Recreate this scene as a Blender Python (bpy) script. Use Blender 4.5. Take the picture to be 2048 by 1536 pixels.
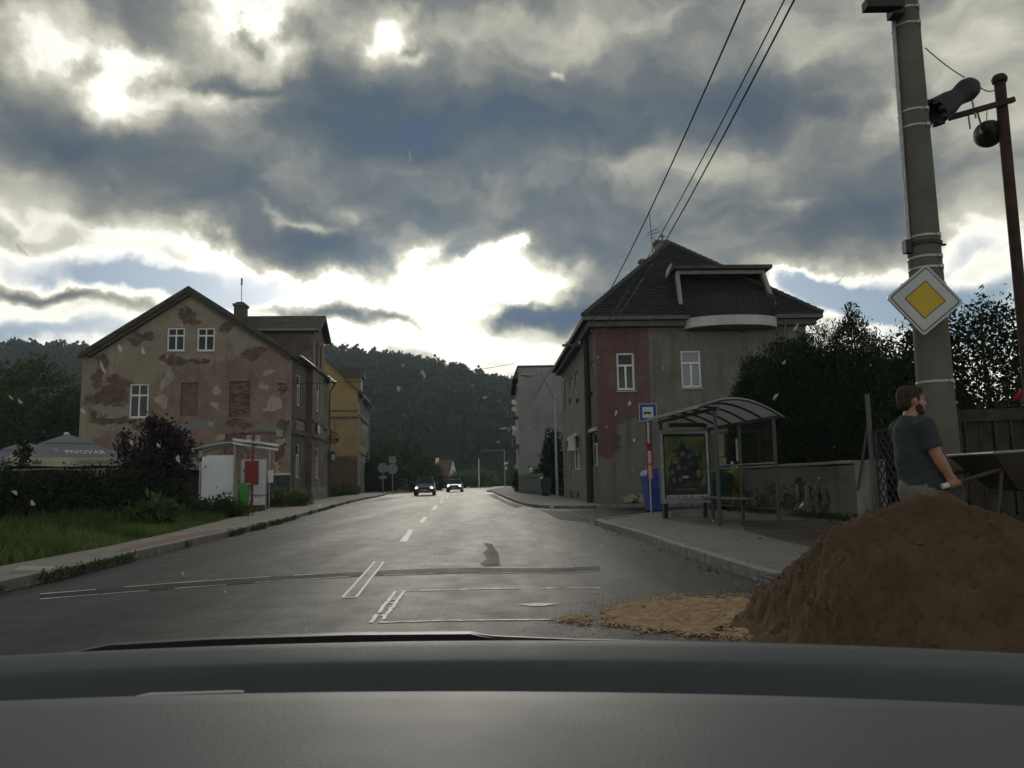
import bpy, bmesh, math, random
import numpy as np
from mathutils import Vector, Matrix, Euler
from mathutils.geometry import tessellate_polygon

S = bpy.context.scene
for o in list(bpy.data.objects):
    bpy.data.objects.remove(o)
COL = S.collection
PI = math.pi
rad = math.radians

# ------------------------------------------------------------------ camera
CAMZ = 1.15
FPX = 1600.0                       # focal length in pixels of the 2048 px wide photograph
PITCH, ROLL = rad(6.91), rad(-1.0)
cam_d = bpy.data.cameras.new('camera')
cam_d.sensor_width = 36.0
cam_d.lens = 36.0 * FPX / 2048.0
cam_d.clip_start = 0.02
cam_d.clip_end = 6000
cam_d.dof.use_dof = True            # a phone lens: far focus, the nearest things a little soft
cam_d.dof.focus_distance = 28.0
cam_d.dof.aperture_fstop = 26.0
cam = bpy.data.objects.new('camera', cam_d)
COL.objects.link(cam)
RM = Matrix.Rotation(rad(90) + PITCH, 3, 'X') @ Matrix.Rotation(ROLL, 3, 'Z')
cam.matrix_world = Matrix.Translation((0, 0, CAMZ)) @ RM.to_4x4()
S.camera = cam


def ray(px, py):
    return RM @ Vector((px - 1024.0, 768.0 - py, -FPX))


def G(px, py, z=0.0):
    """where the view through a photo pixel meets the height z"""
    d = ray(px, py)
    t = (z - CAMZ) / d.z
    return Vector((d.x * t, d.y * t, z))


def P(px, py, y):
    """the point seen at a photo pixel, y metres ahead"""
    d = ray(px, py)
    t = y / d.y
    return Vector((d.x * t, y, CAMZ + d.z * t))


# ------------------------------------------------------------------ sky and sun
S.view_settings.view_transform = 'Standard'
S.view_settings.look = 'None'
S.view_settings.exposure = 0.28
S.view_settings.gamma = 1.0
S.view_settings.use_curve_mapping = False

SUN_EL, SUN_AZ = rad(14.0), rad(-3.5)      # azimuth from +Y towards +X
sdir = Vector((math.sin(SUN_AZ) * math.cos(SUN_EL), math.cos(SUN_AZ) * math.cos(SUN_EL), math.sin(SUN_EL)))
world = bpy.data.worlds.new('World')
S.world = world
world.use_nodes = True
wt = world.node_tree
wt.nodes.clear()


def wn(kind, **kw):
    n = wt.nodes.new(kind)
    for k, v in kw.items():
        setattr(n, k, v)
    return n


def wl(a, b):
    wt.links.new(a, b)


def wmath(op, a, b=None, c=None, clamp=False):
    n = wn('ShaderNodeMath', operation=op, use_clamp=clamp)
    for i, v in enumerate((a, b, c)):
        if v is None:
            continue
        if isinstance(v, (int, float)):
            n.inputs[i].default_value = v
        else:
            wl(v, n.inputs[i])
    return n.outputs[0]


def cloud_table(w=2048, h=1024):
    A, E = np.meshgrid((np.arange(w) + .5) / w * 2 * PI - PI, (np.arange(h) + .5) / h * PI - PI / 2)
    out = np.ones((h, w, 4), np.float32)
    for ch, blobs, off in ((0, CLOUDS, 0.5), (1, GLOW, 0.0)):
        acc = np.zeros((h, w))
        for (px, py, sx, sy, rot, k) in blobs:
            d = ray(px, py).normalized()
            da, de = A - math.atan2(d.x, d.y), E - math.asin(d.z)
            c, s = math.cos(rad(rot)), math.sin(rad(rot))
            u, v = (da * c + de * s) * FPX / sx, (-da * s + de * c) * FPX / sy
            acc += k * np.exp(-(u * u + v * v))
        out[..., ch] = acc / 4.0 + off
    im = bpy.data.images.new('cloud_table', w, h, alpha=True, float_buffer=True)
    im.colorspace_settings.name = 'Non-Color'
    im.pixels.foreach_set(out.ravel())
    im.update()
    return im


def build_sky():
    tc = wn('ShaderNodeTexCoord')
    sep = wn('ShaderNodeSeparateXYZ')
    wl(tc.outputs['Generated'], sep.inputs[0])
    x, y, z = sep.outputs
    az = wmath('ARCTAN2', x, y)
    el = wmath('ARCSINE', z)
    # a cloud layer seen in perspective, for the fine structure
    zz = wmath('MAXIMUM', wmath('ADD', z, 0.16), 0.05)
    cu, cv = wmath('DIVIDE', x, zz), wmath('DIVIDE', y, zz)
    cp = wn('ShaderNodeCombineXYZ')
    wl(cu, cp.inputs[0]); wl(cv, cp.inputs[1])
    n1 = wn('ShaderNodeTexNoise'); n1.inputs['Scale'].default_value = 1.7
    n1.inputs['Detail'].default_value = 6; n1.inputs['Roughness'].default_value = 0.48
    wl(cp.outputs[0], n1.inputs['Vector'])
    ae = wn('ShaderNodeCombineXYZ')
    wl(az, ae.inputs[0]); wl(el, ae.inputs[1])
    # ragged outlines: the angles are displaced by a noise before the cloud masses are looked up
    wn1 = wn('ShaderNodeTexNoise'); wn1.inputs['Scale'].default_value = 9.0
    wn1.inputs['Detail'].default_value = 6; wn1.inputs['Roughness'].default_value = 0.56
    wl(ae.outputs[0], wn1.inputs['Vector'])
    sub = wn('ShaderNodeVectorMath', operation='SUBTRACT')
    wl(wn1.outputs['Color'], sub.inputs[0]); sub.inputs[1].default_value = (0.5, 0.5, 0.5)
    mad = wn('ShaderNodeVectorMath', operation='MULTIPLY_ADD')
    wl(sub.outputs[0], mad.inputs[0]); mad.inputs[1].default_value = (0.17, 0.11, 0.0)
    wl(ae.outputs[0], mad.inputs[2])
    warped = mad.outputs[0]
    # puffs: small scale billows
    n2 = wn('ShaderNodeTexNoise'); n2.inputs['Scale'].default_value = 16.0
    n2.inputs['Detail'].default_value = 6; n2.inputs['Roughness'].default_value = 0.55
    mp = wn('ShaderNodeMapping'); mp.inputs['Scale'].default_value = (0.8, 1.5, 1)
    wl(warped, mp.inputs['Vector']); wl(mp.outputs[0], n2.inputs['Vector'])

    # the large cloud masses: a table of thickness over azimuth and elevation, filled by cloud_table()
    sw = wn('ShaderNodeSeparateXYZ'); wl(warped, sw.inputs[0])
    cc = wn('ShaderNodeCombineXYZ')
    wl(wmath('MULTIPLY_ADD', sw.outputs[0], 1 / (2 * PI), 0.5), cc.inputs[0])
    wl(wmath('MULTIPLY_ADD', sw.outputs[1], 1 / PI, 0.5), cc.inputs[1])
    tab = wn('ShaderNodeTexImage', interpolation='Cubic', extension='REPEAT')
    tab.image = cloud_table()
    wl(cc.outputs[0], tab.inputs[0])
    ts = wn('ShaderNodeSeparateColor'); wl(tab.outputs[0], ts.inputs[0])

    D = wmath('MULTIPLY_ADD', n1.outputs['Fac'], 0.55, 0.33)
    D = wmath('ADD', D, wmath('MULTIPLY_ADD', n2.outputs['Fac'], 0.50, -0.25))
    # the cover thins out towards the horizon
    low = wn('ShaderNodeMapRange', interpolation_type='SMOOTHSTEP')
    low.inputs['From Min'].default_value = 0.08; low.inputs['From Max'].default_value = 0.24
    low.inputs['To Min'].default_value = -0.50; low.inputs['To Max'].default_value = 0.0
    wl(el, low.inputs['Value'])
    D = wmath('ADD', D, low.outputs[0])
    D = wmath('ADD', D, wmath('MULTIPLY_ADD', ts.outputs[0], 4.0, -2.0))
    ramp = wn('ShaderNodeValToRGB')
    e = ramp.color_ramp.elements
    stops = [(0.00, (1.04, 1.02, 0.93)), (0.13, (0.90, 0.885, 0.78)), (0.24, (0.56, 0.55, 0.47)),
             (0.38, (0.38, 0.375, 0.315)), (0.54, (0.205, 0.212, 0.20)), (0.70, (0.108, 0.128, 0.142)),
             (0.88, (0.064, 0.090, 0.122)), (1.0, (0.054, 0.082, 0.136))]
    while len(e) < len(stops):
        e.new(0.5)
    for k, (p, c) in enumerate(stops):
        e[k].position = p
        e[k].color = (*c, 1)
    wl(D, ramp.inputs[0])
    # the glow of the hidden sun through the thin cloud
    glow = wmath('MULTIPLY_ADD', ts.outputs[1], 4.0, 1.0)
    # front-lit clouds away from the sun, brightened out of view to light the ground
    dt = wn('ShaderNodeVectorMath', operation='DOT_PRODUCT')
    wl(tc.outputs['Generated'], dt.inputs[0]); dt.inputs[1].default_value = tuple(sdir)
    fl = wn('ShaderNodeMapRange', interpolation_type='SMOOTHSTEP')
    fl.inputs['From Min'].default_value = 0.62; fl.inputs['From Max'].default_value = -0.45
    fl.inputs['To Min'].default_value = 1.0; fl.inputs['To Max'].default_value = 1.75
    wl(dt.outputs['Value'], fl.inputs['Value'])
    glow = wmath('MULTIPLY', glow, fl.outputs[0])
    gm = wn('ShaderNodeVectorMath', operation='SCALE')
    wl(ramp.outputs[0], gm.inputs[0]); wl(glow, gm.inputs['Scale'])
    sky = wn('ShaderNodeTexSky', sky_type='NISHITA')
    sky.sun_disc = False
    sky.sun_elevation = SUN_EL
    sky.sun_rotation = SUN_AZ
    sky.air_density = 1.0; sky.dust_density = 0.8; sky.ozone_density = 4.0
    sk = wn('ShaderNodeVectorMath', operation='SCALE')
    wl(sky.outputs[0], sk.inputs[0]); sk.inputs['Scale'].default_value = 0.052
    # thin veil of haze over the blue, and the bright aureole of the hidden sun
    veil = wn('ShaderNodeVectorMath', operation='MULTIPLY_ADD')
    wl(wmath('MULTIPLY_ADD', ts.outputs[1], 4.0, 0.06), veil.inputs[0]); veil.inputs[1].default_value = (0.98, 1.0, 0.95); wl(sk.outputs[0], veil.inputs[2])
    sk = veil
    al = wn('ShaderNodeMapRange', interpolation_type='SMOOTHSTEP')
    al.inputs['From Min'].default_value = -0.42; al.inputs['From Max'].default_value = 0.12
    wl(D, al.inputs['Value'])
    mix = wn('ShaderNodeMix', data_type='RGBA')
    wl(al.outputs[0], mix.inputs[0]); wl(sk.outputs[0], mix.inputs[6]); wl(gm.outputs[0], mix.inputs[7])
    bg = wn('ShaderNodeBackground'); bg.inputs['Strength'].default_value = 1.0
    wl(mix.outputs[2], bg.inputs['Color'])
    out = wn('ShaderNodeOutputWorld')
    wl(bg.outputs[0], out.inputs['Surface'])


#  photo x, y, half-widths, tilt, weight  (+ thicker, - thinner cloud)
CLOUDS = [
    (150, 95, 125, 60, -20, -0.40), (300, 150, 160, 46, -12, -0.38), (235, 195, 60, 50, -40, -0.28), (420, 190, 130, 35, 10, -0.22), (40, 120, 60, 60, 0, -0.2),
    (480, 60, 105, 55, 20, -0.60), (575, 5, 80, 36, 10, -0.3), (560, 110, 60, 50, 60, -0.20),
    (760, 55, 70, 42, 35, -0.5), (790, 100, 30, 12, 10, -0.30), (1112, 138, 22, 10, 0, -0.42),
    (60, 365, 170, 50, 0, -0.22), (200, 455, 260, 32, -6, -0.44), (420, 490, 110, 24, -15, -0.40),
    (600, 430, 55, 11, -6, -0.36), (700, 415, 35, 16, -10, -0.18),
    (905, 580, 190, 70, 8, -0.70), (1000, 500, 90, 24, 28, -0.50), (860, 505, 45, 16, 40, -0.50), (1050, 465, 25, 20, 50, -0.35),
    (1075, 560, 90, 40, 0, -0.45), (610, 555, 160, 24, -4, -0.50), (860, 690, 300, 40, 0, -0.35),
    (230, 540, 300, 40, -3, -0.95), (120, 615, 220, 40, 0, -0.55), (200, 668, 330, 30, 0, -0.55), (470, 590, 170, 34, -8, -0.7),
    (170, 592, 120, 14, -6, 0.50), (110, 622, 130, 13, 0, 0.30), (330, 590, 90, 9, -6, 0.30), (60, 580, 60, 9, 0, 0.3),
    (1120, 60, 260, 50, 0, -0.20), (900, 110, 120, 40, 0, -0.08), (1340, 320, 240, 30, -4, -0.20), (1590, 400, 60, 18, 0, -0.24),
    (1650, 60, 110, 90, -50, -0.20), (1900, 80, 160, 90, 0, -0.22), (1775, 235, 40, 50, 60, -0.36), (1990, 200, 90, 120, 0, -0.24),
    (1625, 590, 90, 30, -10, -0.70), (1740, 612, 170, 50, -10, -0.95), (1960, 570, 170, 110, 10, -0.70), (1950, 520, 90, 20, 0, 0.30), (1800, 655, 70, 12, 0, 0.35), (1930, 470, 120, 30, 20, -0.3),
    (1700, 560, 60, 14, 12, 0.12),
    (760, 240, 260, 75, -4, 0.32), (130, 265, 190, 50, -5, 0.24), (640, 480, 160, 45, -8, 0.30), (420, 380, 200, 40, 0, 0.10),
    (1080, 250, 230, 60, 0, 0.24), (1500, 200, 220, 60, -10, 0.30), (1690, 440, 130, 50, 14, 0.20), (800, 400, 130, 50, 0, 0.16), (1160, 430, 200, 50, 0, 0.16),
    (680, 625, 140, 17, -2, 0.66), (800, 645, 50, 9, -20, 0.3), (1085, 632, 95, 19, 2, 0.72), (1230, 600, 110, 50, 0, 0.28), (1180, 500, 120, 40, 0, 0.25), (930, 515, 45, 22, 20, 0.3), (600, 55, 40, 24, 20, 0.16),
    (400, 157, 120, 14, 4, 0.40), (175, 108, 22, 26, -40, 0.36), (495, 78, 32, 16, 10, 0.42), (790, 85, 24, 14, 20, 0.3), (560, 45, 30, 16, 20, 0.3),
]
GLOW = [(910, 575, 190, 80, 0, 1.0), (900, 520, 480, 280, 0, 0.30)]
build_sky()

sun_d = bpy.data.lights.new('sun', 'SUN')
sun_d.energy = 1.0
sun_d.angle = rad(20)
sun_d.color = (1.0, 0.93, 0.80)
sun = bpy.data.objects.new('sun', sun_d)
COL.objects.link(sun)
sdir = Vector((math.sin(SUN_AZ) * math.cos(SUN_EL), math.cos(SUN_AZ) * math.cos(SUN_EL), math.sin(SUN_EL)))
sun.rotation_euler = sdir.to_track_quat('Z', 'Y').to_euler()
sun.location = (0, 0, 40)

S.cycles.use_denoising = True
S.cycles.max_bounces = 6
S.cycles.diffuse_bounces = 3
S.cycles.glossy_bounces = 3
S.cycles.transparent_max_bounces = 12
S.cycles.volume_bounces = 0
S.cycles.sample_clamp_indirect = 6.0

# ------------------------------------------------------------------ helpers: materials
class NT:
    def __init__(self, name):
        self.m = bpy.data.materials.new(name)
        self.m.use_nodes = True
        self.t = self.m.node_tree
        self.t.nodes.clear()
        self.out = self.n('ShaderNodeOutputMaterial')

    def n(self, kind, **kw):
        nd = self.t.nodes.new(kind)
        for k, v in kw.items():
            setattr(nd, k, v)
        return nd

    def put(self, sock, v):
        if v is None:
            return
        if isinstance(v, bpy.types.NodeSocket):
            self.t.links.new(v, sock)
        elif isinstance(v, (tuple, list)) and sock.type == 'RGBA' and len(v) == 3:
            sock.default_value = (*v, 1)
        else:
            sock.default_value = v

    def math(self, op, a, b=None, c=None, clamp=False):
        nd = self.n('ShaderNodeMath', operation=op, use_clamp=clamp)
        for i, v in enumerate((a, b, c)):
            self.put(nd.inputs[i], v)
        return nd.outputs[0]

    def co(self, kind='Object', scale=None):
        o = self.n('ShaderNodeTexCoord').outputs[kind]
        if scale is not None:
            mp = self.n('ShaderNodeMapping')
            mp.inputs['Scale'].default_value = scale if isinstance(scale, tuple) else (scale,) * 3
            self.put(mp.inputs['Vector'], o)
            o = mp.outputs[0]
        return o

    def noise(self, scale, detail=4, rough=0.55, vec=None, dist=0.0):
        nd = self.n('ShaderNodeTexNoise')
        nd.inputs['Scale'].default_value = scale
        nd.inputs['Detail'].default_value = detail
        nd.inputs['Roughness'].default_value = rough
        nd.inputs['Distortion'].default_value = dist
        self.put(nd.inputs['Vector'], vec if vec is not None else self.co())
        return nd.outputs['Fac']

    def step(self, v, lo, hi, a=0.0, b=1.0):
        nd = self.n('ShaderNodeMapRange', interpolation_type='SMOOTHSTEP')
        self.put(nd.inputs['Value'], v)
        nd.inputs['From Min'].default_value = lo
        nd.inputs['From Max'].default_value = hi
        nd.inputs['To Min'].default_value = a
        nd.inputs['To Max'].default_value = b
        return nd.outputs[0]

    def mix(self, f, a, b):
        nd = self.n('ShaderNodeMix', data_type='RGBA')
        self.put(nd.inputs[0], f)
        self.put(nd.inputs[6], a)
        self.put(nd.inputs[7], b)
        return nd.outputs[2]

    def attr(self, name):
        return self.n('ShaderNodeAttribute', attribute_name=name).outputs['Fac']

    def bump(self, h, strength=0.3, dist=0.02):
        nd = self.n('ShaderNodeBump')
        nd.inputs['Strength'].default_value = strength
        nd.inputs['Distance'].default_value = dist
        self.put(nd.inputs['Height'], h)
        return nd.outputs[0]

    def bsdf(self, col, rough=0.8, spec=0.3, metal=0.0, normal=None, **kw):
        b = self.n('ShaderNodeBsdfPrincipled')
        self.put(b.inputs['Base Color'], col)
        self.put(b.inputs['Roughness'], rough)
        self.put(b.inputs['Specular IOR Level'], spec)
        self.put(b.inputs['Metallic'], metal)
        if normal is not None:
            self.put(b.inputs['Normal'], normal)
        for k, v in kw.items():
            self.put(b.inputs[k], v)
        return b.outputs[0]

    def done(self, sh):
        self.t.links.new(sh, self.out.inputs['Surface'])
        return self.m


MATS = {}


def shade(c, k):
    return tuple(min(1, x * k) for x in c)


def pm(name, col, rough=0.8, var=0.25, scale=2.0, bump=0.25, bscale=40.0, dirt=None, dirt_amt=0.5, dirt_scale=0.8, spec=0.3, metal=0.0, dist=0.01):
    """painted, rendered, rusty or plain surface: two tones, optional grime patches, fine relief"""
    if name in MATS:
        return MATS[name]
    t = NT(name)
    f = t.noise(scale, 5)
    c = t.mix(t.step(f, 0.3, 0.7), shade(col, 1 - var), shade(col, 1 + var))
    if dirt is not None:
        g = t.noise(dirt_scale, 6, 0.65)
        c = t.mix(t.math('MULTIPLY', t.step(g, 0.45, 0.66), dirt_amt), c, dirt)
    nrm = t.bump(t.noise(bscale, 3), bump, dist) if bump else None
    MATS[name] = t.done(t.bsdf(c, rough, spec, metal, nrm))
    return MATS[name]


def leaf_mat(name, dark, light, trans=0.25, rough=0.55):
    t = NT(name)
    a = t.attr('tint')
    c = t.mix(a, dark, light)
    d = t.bsdf(c, max(rough, .75), 0.12)
    tr = t.n('ShaderNodeBsdfTranslucent')
    t.put(tr.inputs['Color'], t.mix(0.5, c, light))
    mx = t.n('ShaderNodeMixShader')
    mx.inputs[0].default_value = trans
    t.t.links.new(d, mx.inputs[1]); t.t.links.new(tr.outputs[0], mx.inputs[2])
    MATS[name] = t.done(mx.outputs[0])
    return MATS[name]


def glass_mat(name, tint=(0.012, 0.015, 0.02), rough=0.06):
    """window pane with a dark room behind it"""
    t = NT(name)
    n = t.bump(t.noise(1.5, 2), 0.05, 0.02)
    MATS[name] = t.done(t.bsdf(tint, rough, 0.22, 0, n))
    return MATS[name]


def clear_mat(name, tint=(0.75, 0.8, 0.78), gloss=0.08):
    t = NT(name)
    tr = t.n('ShaderNodeBsdfTransparent'); t.put(tr.inputs[0], tint)
    gl = t.n('ShaderNodeBsdfGlossy'); gl.inputs['Roughness'].default_value = 0.05
    mx = t.n('ShaderNodeMixShader'); mx.inputs[0].default_value = gloss
    t.t.links.new(tr.outputs[0], mx.inputs[1]); t.t.links.new(gl.outputs[0], mx.inputs[2])
    MATS[name] = t.done(mx.outputs[0])
    return MATS[name]


def emit_mat(name, col, k):
    t = NT(name)
    e = t.n('ShaderNodeEmission'); t.put(e.inputs[0], col); e.inputs[1].default_value = k
    MATS[name] = t.done(e.outputs[0])
    return MATS[name]


# ------------------------------------------------------------------ helpers: meshes
class MB:
    def __init__(self):
        self.v, self.f, self.mi = [], [], []
        self.cur = 0

    def add(self, vs, fs):
        o = len(self.v)
        self.v.extend([tuple(p) for p in vs])
        for q in fs:
            self.f.append(tuple(i + o for i in q))
            self.mi.append(self.cur)
        return self

    def box(self, c, s, rz=0.0, M=None):
        hx, hy, hz = s[0] / 2, s[1] / 2, s[2] / 2
        vs = [Vector((x, y, z)) for z in (-hz, hz) for y in (-hy, hy) for x in (-hx, hx)]
        if rz:
            R = Matrix.Rotation(rz, 3, 'Z'); vs = [R @ p for p in vs]
        if M is not None:
            vs = [M @ p for p in vs]
        c = Vector(c)
        return self.add([p + c for p in vs], [(0, 2, 3, 1), (4, 5, 7, 6), (0, 1, 5, 4), (2, 6, 7, 3), (0, 4, 6, 2), (1, 3, 7, 5)])

    def b2(self, lo, hi):
        return self.box([(a + b) / 2 for a, b in zip(lo, hi)], [abs(b - a) for a, b in zip(lo, hi)])

    def beam(self, a, b, w, h=None, up=(0, 0, 1)):
        """a box of section w x h from a to b"""
        h = h or w
        a, b = Vector(a), Vector(b)
        d = (b - a).normalized()
        s = d.cross(Vector(up))
        if s.length < 1e-4:
            s = d.cross(Vector((1, 0, 0)))
        s.normalize(); u = s.cross(d)
        vs = [p + s * (i * w / 2) + u * (j * h / 2) for p in (a, b) for j in (-1, 1) for i in (-1, 1)]
        return self.add(vs, [(0, 1, 3, 2), (4, 6, 7, 5), (0, 4, 5, 1), (2, 3, 7, 6), (0, 2, 6, 4), (1, 5, 7, 3)])

    def tube(self, pts, r, n=8, caps=True):
        pts = [Vector(p) for p in pts]
        rs = r if isinstance(r, (list, tuple)) else [r] * len(pts)
        vs, prev = [], None
        for i, p in enumerate(pts):
            d = (pts[min(i + 1, len(pts) - 1)] - pts[max(i - 1, 0)])
            d = d.normalized() if d.length > 1e-9 else Vector((0, 0, 1))
            if prev is None:
                s = d.cross(Vector((0, 0, 1)))
                if s.length < 1e-3:
                    s = d.cross(Vector((1, 0, 0)))
            else:
                s = prev - d * prev.dot(d)
            s.normalize(); prev = s
            u = d.cross(s)
            for k in range(n):
                a = 2 * PI * k / n
                vs.append(p + (s * math.cos(a) + u * math.sin(a)) * rs[i])
        fs = []
        for i in range(len(pts) - 1):
            for k in range(n):
                fs.append((i * n + k, i * n + (k + 1) % n, (i + 1) * n + (k + 1) % n, (i + 1) * n + k))
        if caps:
            fs.append(tuple(range(n - 1, -1, -1)))
            fs.append(tuple((len(pts) - 1) * n + k for k in range(n)))
        return self.add(vs, fs)

    def lathe(self, prof, n=16, M=None):
        """profile of (radius, z) turned about z"""
        vs = []
        for (r, z) in prof:
            for k in range(n):
                a = 2 * PI * k / n
                vs.append(Vector((r * math.cos(a), r * math.sin(a), z)))
        if M is not None:
            vs = [M @ p for p in vs]
        fs = [(i * n + k, i * n + (k + 1) % n, (i + 1) * n + (k + 1) % n, (i + 1) * n + k) for i in range(len(prof) - 1) for k in range(n)]
        fs.append(tuple(range(n - 1, -1, -1)))
        fs.append(tuple((len(prof) - 1) * n + k for k in range(n)))
        return self.add(vs, fs)

    def prism(self, poly, z0, z1, M=None):
        """polygon (x, y) drawn up from z0 to z1"""
        n = len(poly)
        area = sum(poly[i][0] * poly[(i + 1) % n][1] - poly[(i + 1) % n][0] * poly[i][1] for i in range(n))
        if area < 0:
            poly = poly[::-1]
        vs = [Vector((x, y, z)) for z in (z0, z1) for x, y in poly]
        if M is not None:
            vs = [M @ p for p in vs]
        tri = tessellate_polygon([[Vector((x, y, 0)) for x, y in poly]])
        fs = [(i, (i + 1) % n, (i + 1) % n + n, i + n) for i in range(n)]
        for t in tri:
            a, b, c = t
            (x0, y0), (x1, y1), (x2, y2) = poly[a], poly[b], poly[c]
            if (x1 - x0) * (y2 - y0) - (x2 - x0) * (y1 - y0) < 0:
                b, c = c, b
            fs.append((a + n, b + n, c + n))
            fs.append((c, b, a))
        return self.add(vs, fs)

    def grid(self, P_, closed=False):
        """rows of points to quads"""
        m, n = len(P_), len(P_[0])
        vs = [p for row in P_ for p in row]
        fs = [(i * n + j, i * n + j + 1, (i + 1) * n + j + 1, (i + 1) * n + j) for i in range(m - 1) for j in range(n - 1)]
        return self.add(vs, fs)

    def mesh(self, name, mats, smooth=False):
        me = bpy.data.meshes.new(name)
        me.from_pydata(self.v, [], self.f)
        for m in (mats if isinstance(mats, (list, tuple)) else [mats]):
            me.materials.append(m)
        if any(self.mi):
            me.polygons.foreach_set('material_index', self.mi)
        if smooth:
            me.polygons.foreach_set('use_smooth', [True] * len(me.polygons))
        me.update()
        return me

    def build(self, name, mats, parent=None, smooth=False, **props):
        return link(name, self.mesh(name, mats, smooth), parent, **props)


def link(name, data, parent=None, **props):
    o = bpy.data.objects.new(name, data)
    COL.objects.link(o)
    if parent is not None:
        o.parent = parent
    for k, v in props.items():
        o[k] = v
    return o


def thing(name, label, cat, loc=(0, 0, 0), rz=0.0, group=None):
    o = bpy.data.objects.new(name, None)
    o.empty_display_size = 0.2
    COL.objects.link(o)
    o.location = loc
    o.rotation_euler = (0, 0, rz)
    o['label'] = label
    o['category'] = cat
    if group:
        o['group'] = group
    return o


def tag(o, label, cat, group=None):
    o['label'] = label
    o['category'] = cat
    if group:
        o['group'] = group
    return o


def kids(o, table=None):
    return [c for c in bpy.data.objects if c.parent == o]


def copy_tree(o, loc=None, rz=None, label=None, kidmap=None):
    c = o.copy(); COL.objects.link(c)
    if loc is not None:
        c.location = loc
    if rz is not None:
        c.rotation_euler = (0, 0, rz)
    if label:
        c['label'] = label
    for ch in kids(o):
        d = ch.copy(); COL.objects.link(d); d.parent = c
        for g in kids(ch):
            e = g.copy(); COL.objects.link(e); e.parent = d
    return c


def fast_mesh(name, verts, faces_n, idx, mats, tint=None):
    """numpy arrays to a mesh; every face has faces_n corners"""
    me = bpy.data.meshes.new(name)
    nv, nf = len(verts), len(idx) // faces_n
    me.vertices.add(nv); me.vertices.foreach_set('co', np.ascontiguousarray(verts, np.float32).ravel())
    me.loops.add(nf * faces_n); me.loops.foreach_set('vertex_index', np.ascontiguousarray(idx, np.int32))
    me.polygons.add(nf)
    me.polygons.foreach_set('loop_start', np.arange(0, nf * faces_n, faces_n, dtype=np.int32))
    try:
        me.polygons.foreach_set('loop_total', np.full(nf, faces_n, dtype=np.int32))
    except Exception:
        pass
    for m in (mats if isinstance(mats, (list, tuple)) else [mats]):
        me.materials.append(m)
    if tint is not None:
        at = me.attributes.new('tint', 'FLOAT', 'FACE')
        at.data.foreach_set('value', np.ascontiguousarray(tint, np.float32))
    me.update(calc_edges=True)
    return me


def leaf_mesh(name, c, size, mat, rng, aspect=0.5, up=0.3, tint=None, size_var=0.5, along=None, flat=0.0):
    """kite shaped leaves, one quad each, at the points c"""
    n = len(c)
    d = rng.normal(size=(n, 3))
    if along is not None:
        d = d * 0.5 + along
    d[:, 2] += up
    if flat:
        d[:, 2] *= 1 - flat
    d /= np.linalg.norm(d, axis=1)[:, None] + 1e-9
    r = rng.normal(size=(n, 3)) * (1 - flat) + np.array([0, 0, 1.0]) * flat
    s = np.cross(d, r); s /= np.linalg.norm(s, axis=1)[:, None] + 1e-9
    w = np.cross(d, s)
    L = size * (1 + size_var * (rng.random(n) - 0.5) * 2)[:, None]
    v = np.empty((n, 4, 3))
    v[:, 0] = c
    v[:, 1] = c + d * L * 0.5 + s * L * aspect * 0.5 + w * L * 0.08
    v[:, 2] = c + d * L
    v[:, 3] = c + d * L * 0.5 - s * L * aspect * 0.5 + w * L * 0.08
    if tint is None:
        tint = rng.random(n)
    return fast_mesh(name, v.reshape(-1, 3), 4, np.arange(n * 4), mat, tint)


def in_ellipsoids(blobs, n, rng, shell=0.5):
    """points through a few ellipsoids (cx, cy, cz, rx, ry, rz), denser towards their surface"""
    b = np.array(blobs, float)
    vol = b[:, 3] * b[:, 4] * b[:, 5]
    k = rng.choice(len(b), n, p=vol ** 0.75 / (vol ** 0.75).sum())
    d = rng.normal(size=(n, 3)); d /= np.linalg.norm(d, axis=1)[:, None]
    r = rng.random(n) ** (1 / 3.0)
    r = shell + (1 - shell) * r if shell < 1 else r
    r = np.where(rng.random(n) < 0.25, rng.random(n) ** 0.5, r)
    return b[k, :3] + d * r[:, None] * b[k, 3:6], k


def clumped(blobs, n, rng, per=14, spread=0.25, shell=0.6):
    """leaf positions gathered in twig clumps; also a tone for each clump"""
    m = max(3, n // per)
    cc, _ = in_ellipsoids(blobs, m, rng, shell)
    tone = rng.random(m)
    k = rng.integers(0, m, n)
    p = cc[k] + rng.normal(size=(n, 3)) * spread
    return p, np.clip(tone[k] * 0.65 + rng.random(n) * 0.35, 0, 1)


def branches(mb, base, top, r0, n, rng, reach):
    """a tapered stem with limbs"""
    base, top = Vector(base), Vector(top)
    ax = top - base
    pts = [base + ax * t + Vector((rng.normal(), rng.normal(), 0)) * 0.04 * ax.length * t * (1 - t) for t in np.linspace(0, 1, 7)]
    mb.tube(pts, [r0 * (1 - 0.85 * t) for t in np.linspace(0, 1, 7)], 7)
    for i in range(n):
        t = 0.3 + 0.65 * rng.random()
        p = base + ax * t
        a = rng.random() * 2 * PI
        q = p + Vector((math.cos(a), math.sin(a), 0.45 + 0.5 * rng.random())) * reach * (1.15 - t) * (0.6 + 0.5 * rng.random())
        mid = (p + q) / 2 + Vector((0, 0, reach * 0.06))
        mb.tube([p, mid, q], [r0 * 0.38 * (1.1 - t), r0 * 0.24 * (1.1 - t), r0 * 0.06], 5)


def text_mesh(body, size, depth=0.002):
    cu = bpy.data.curves.new('lettering', 'FONT')
    cu.body = body
    cu.size = size
    cu.align_x = 'CENTER'
    cu.align_y = 'CENTER'
    cu.extrude = depth
    cu.resolution_u = 2
    o = bpy.data.objects.new('lettering', cu)
    COL.objects.link(o)
    bpy.context.view_layer.update()
    me = bpy.data.meshes.new_from_object(o)
    bpy.data.objects.remove(o)
    return me


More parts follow.
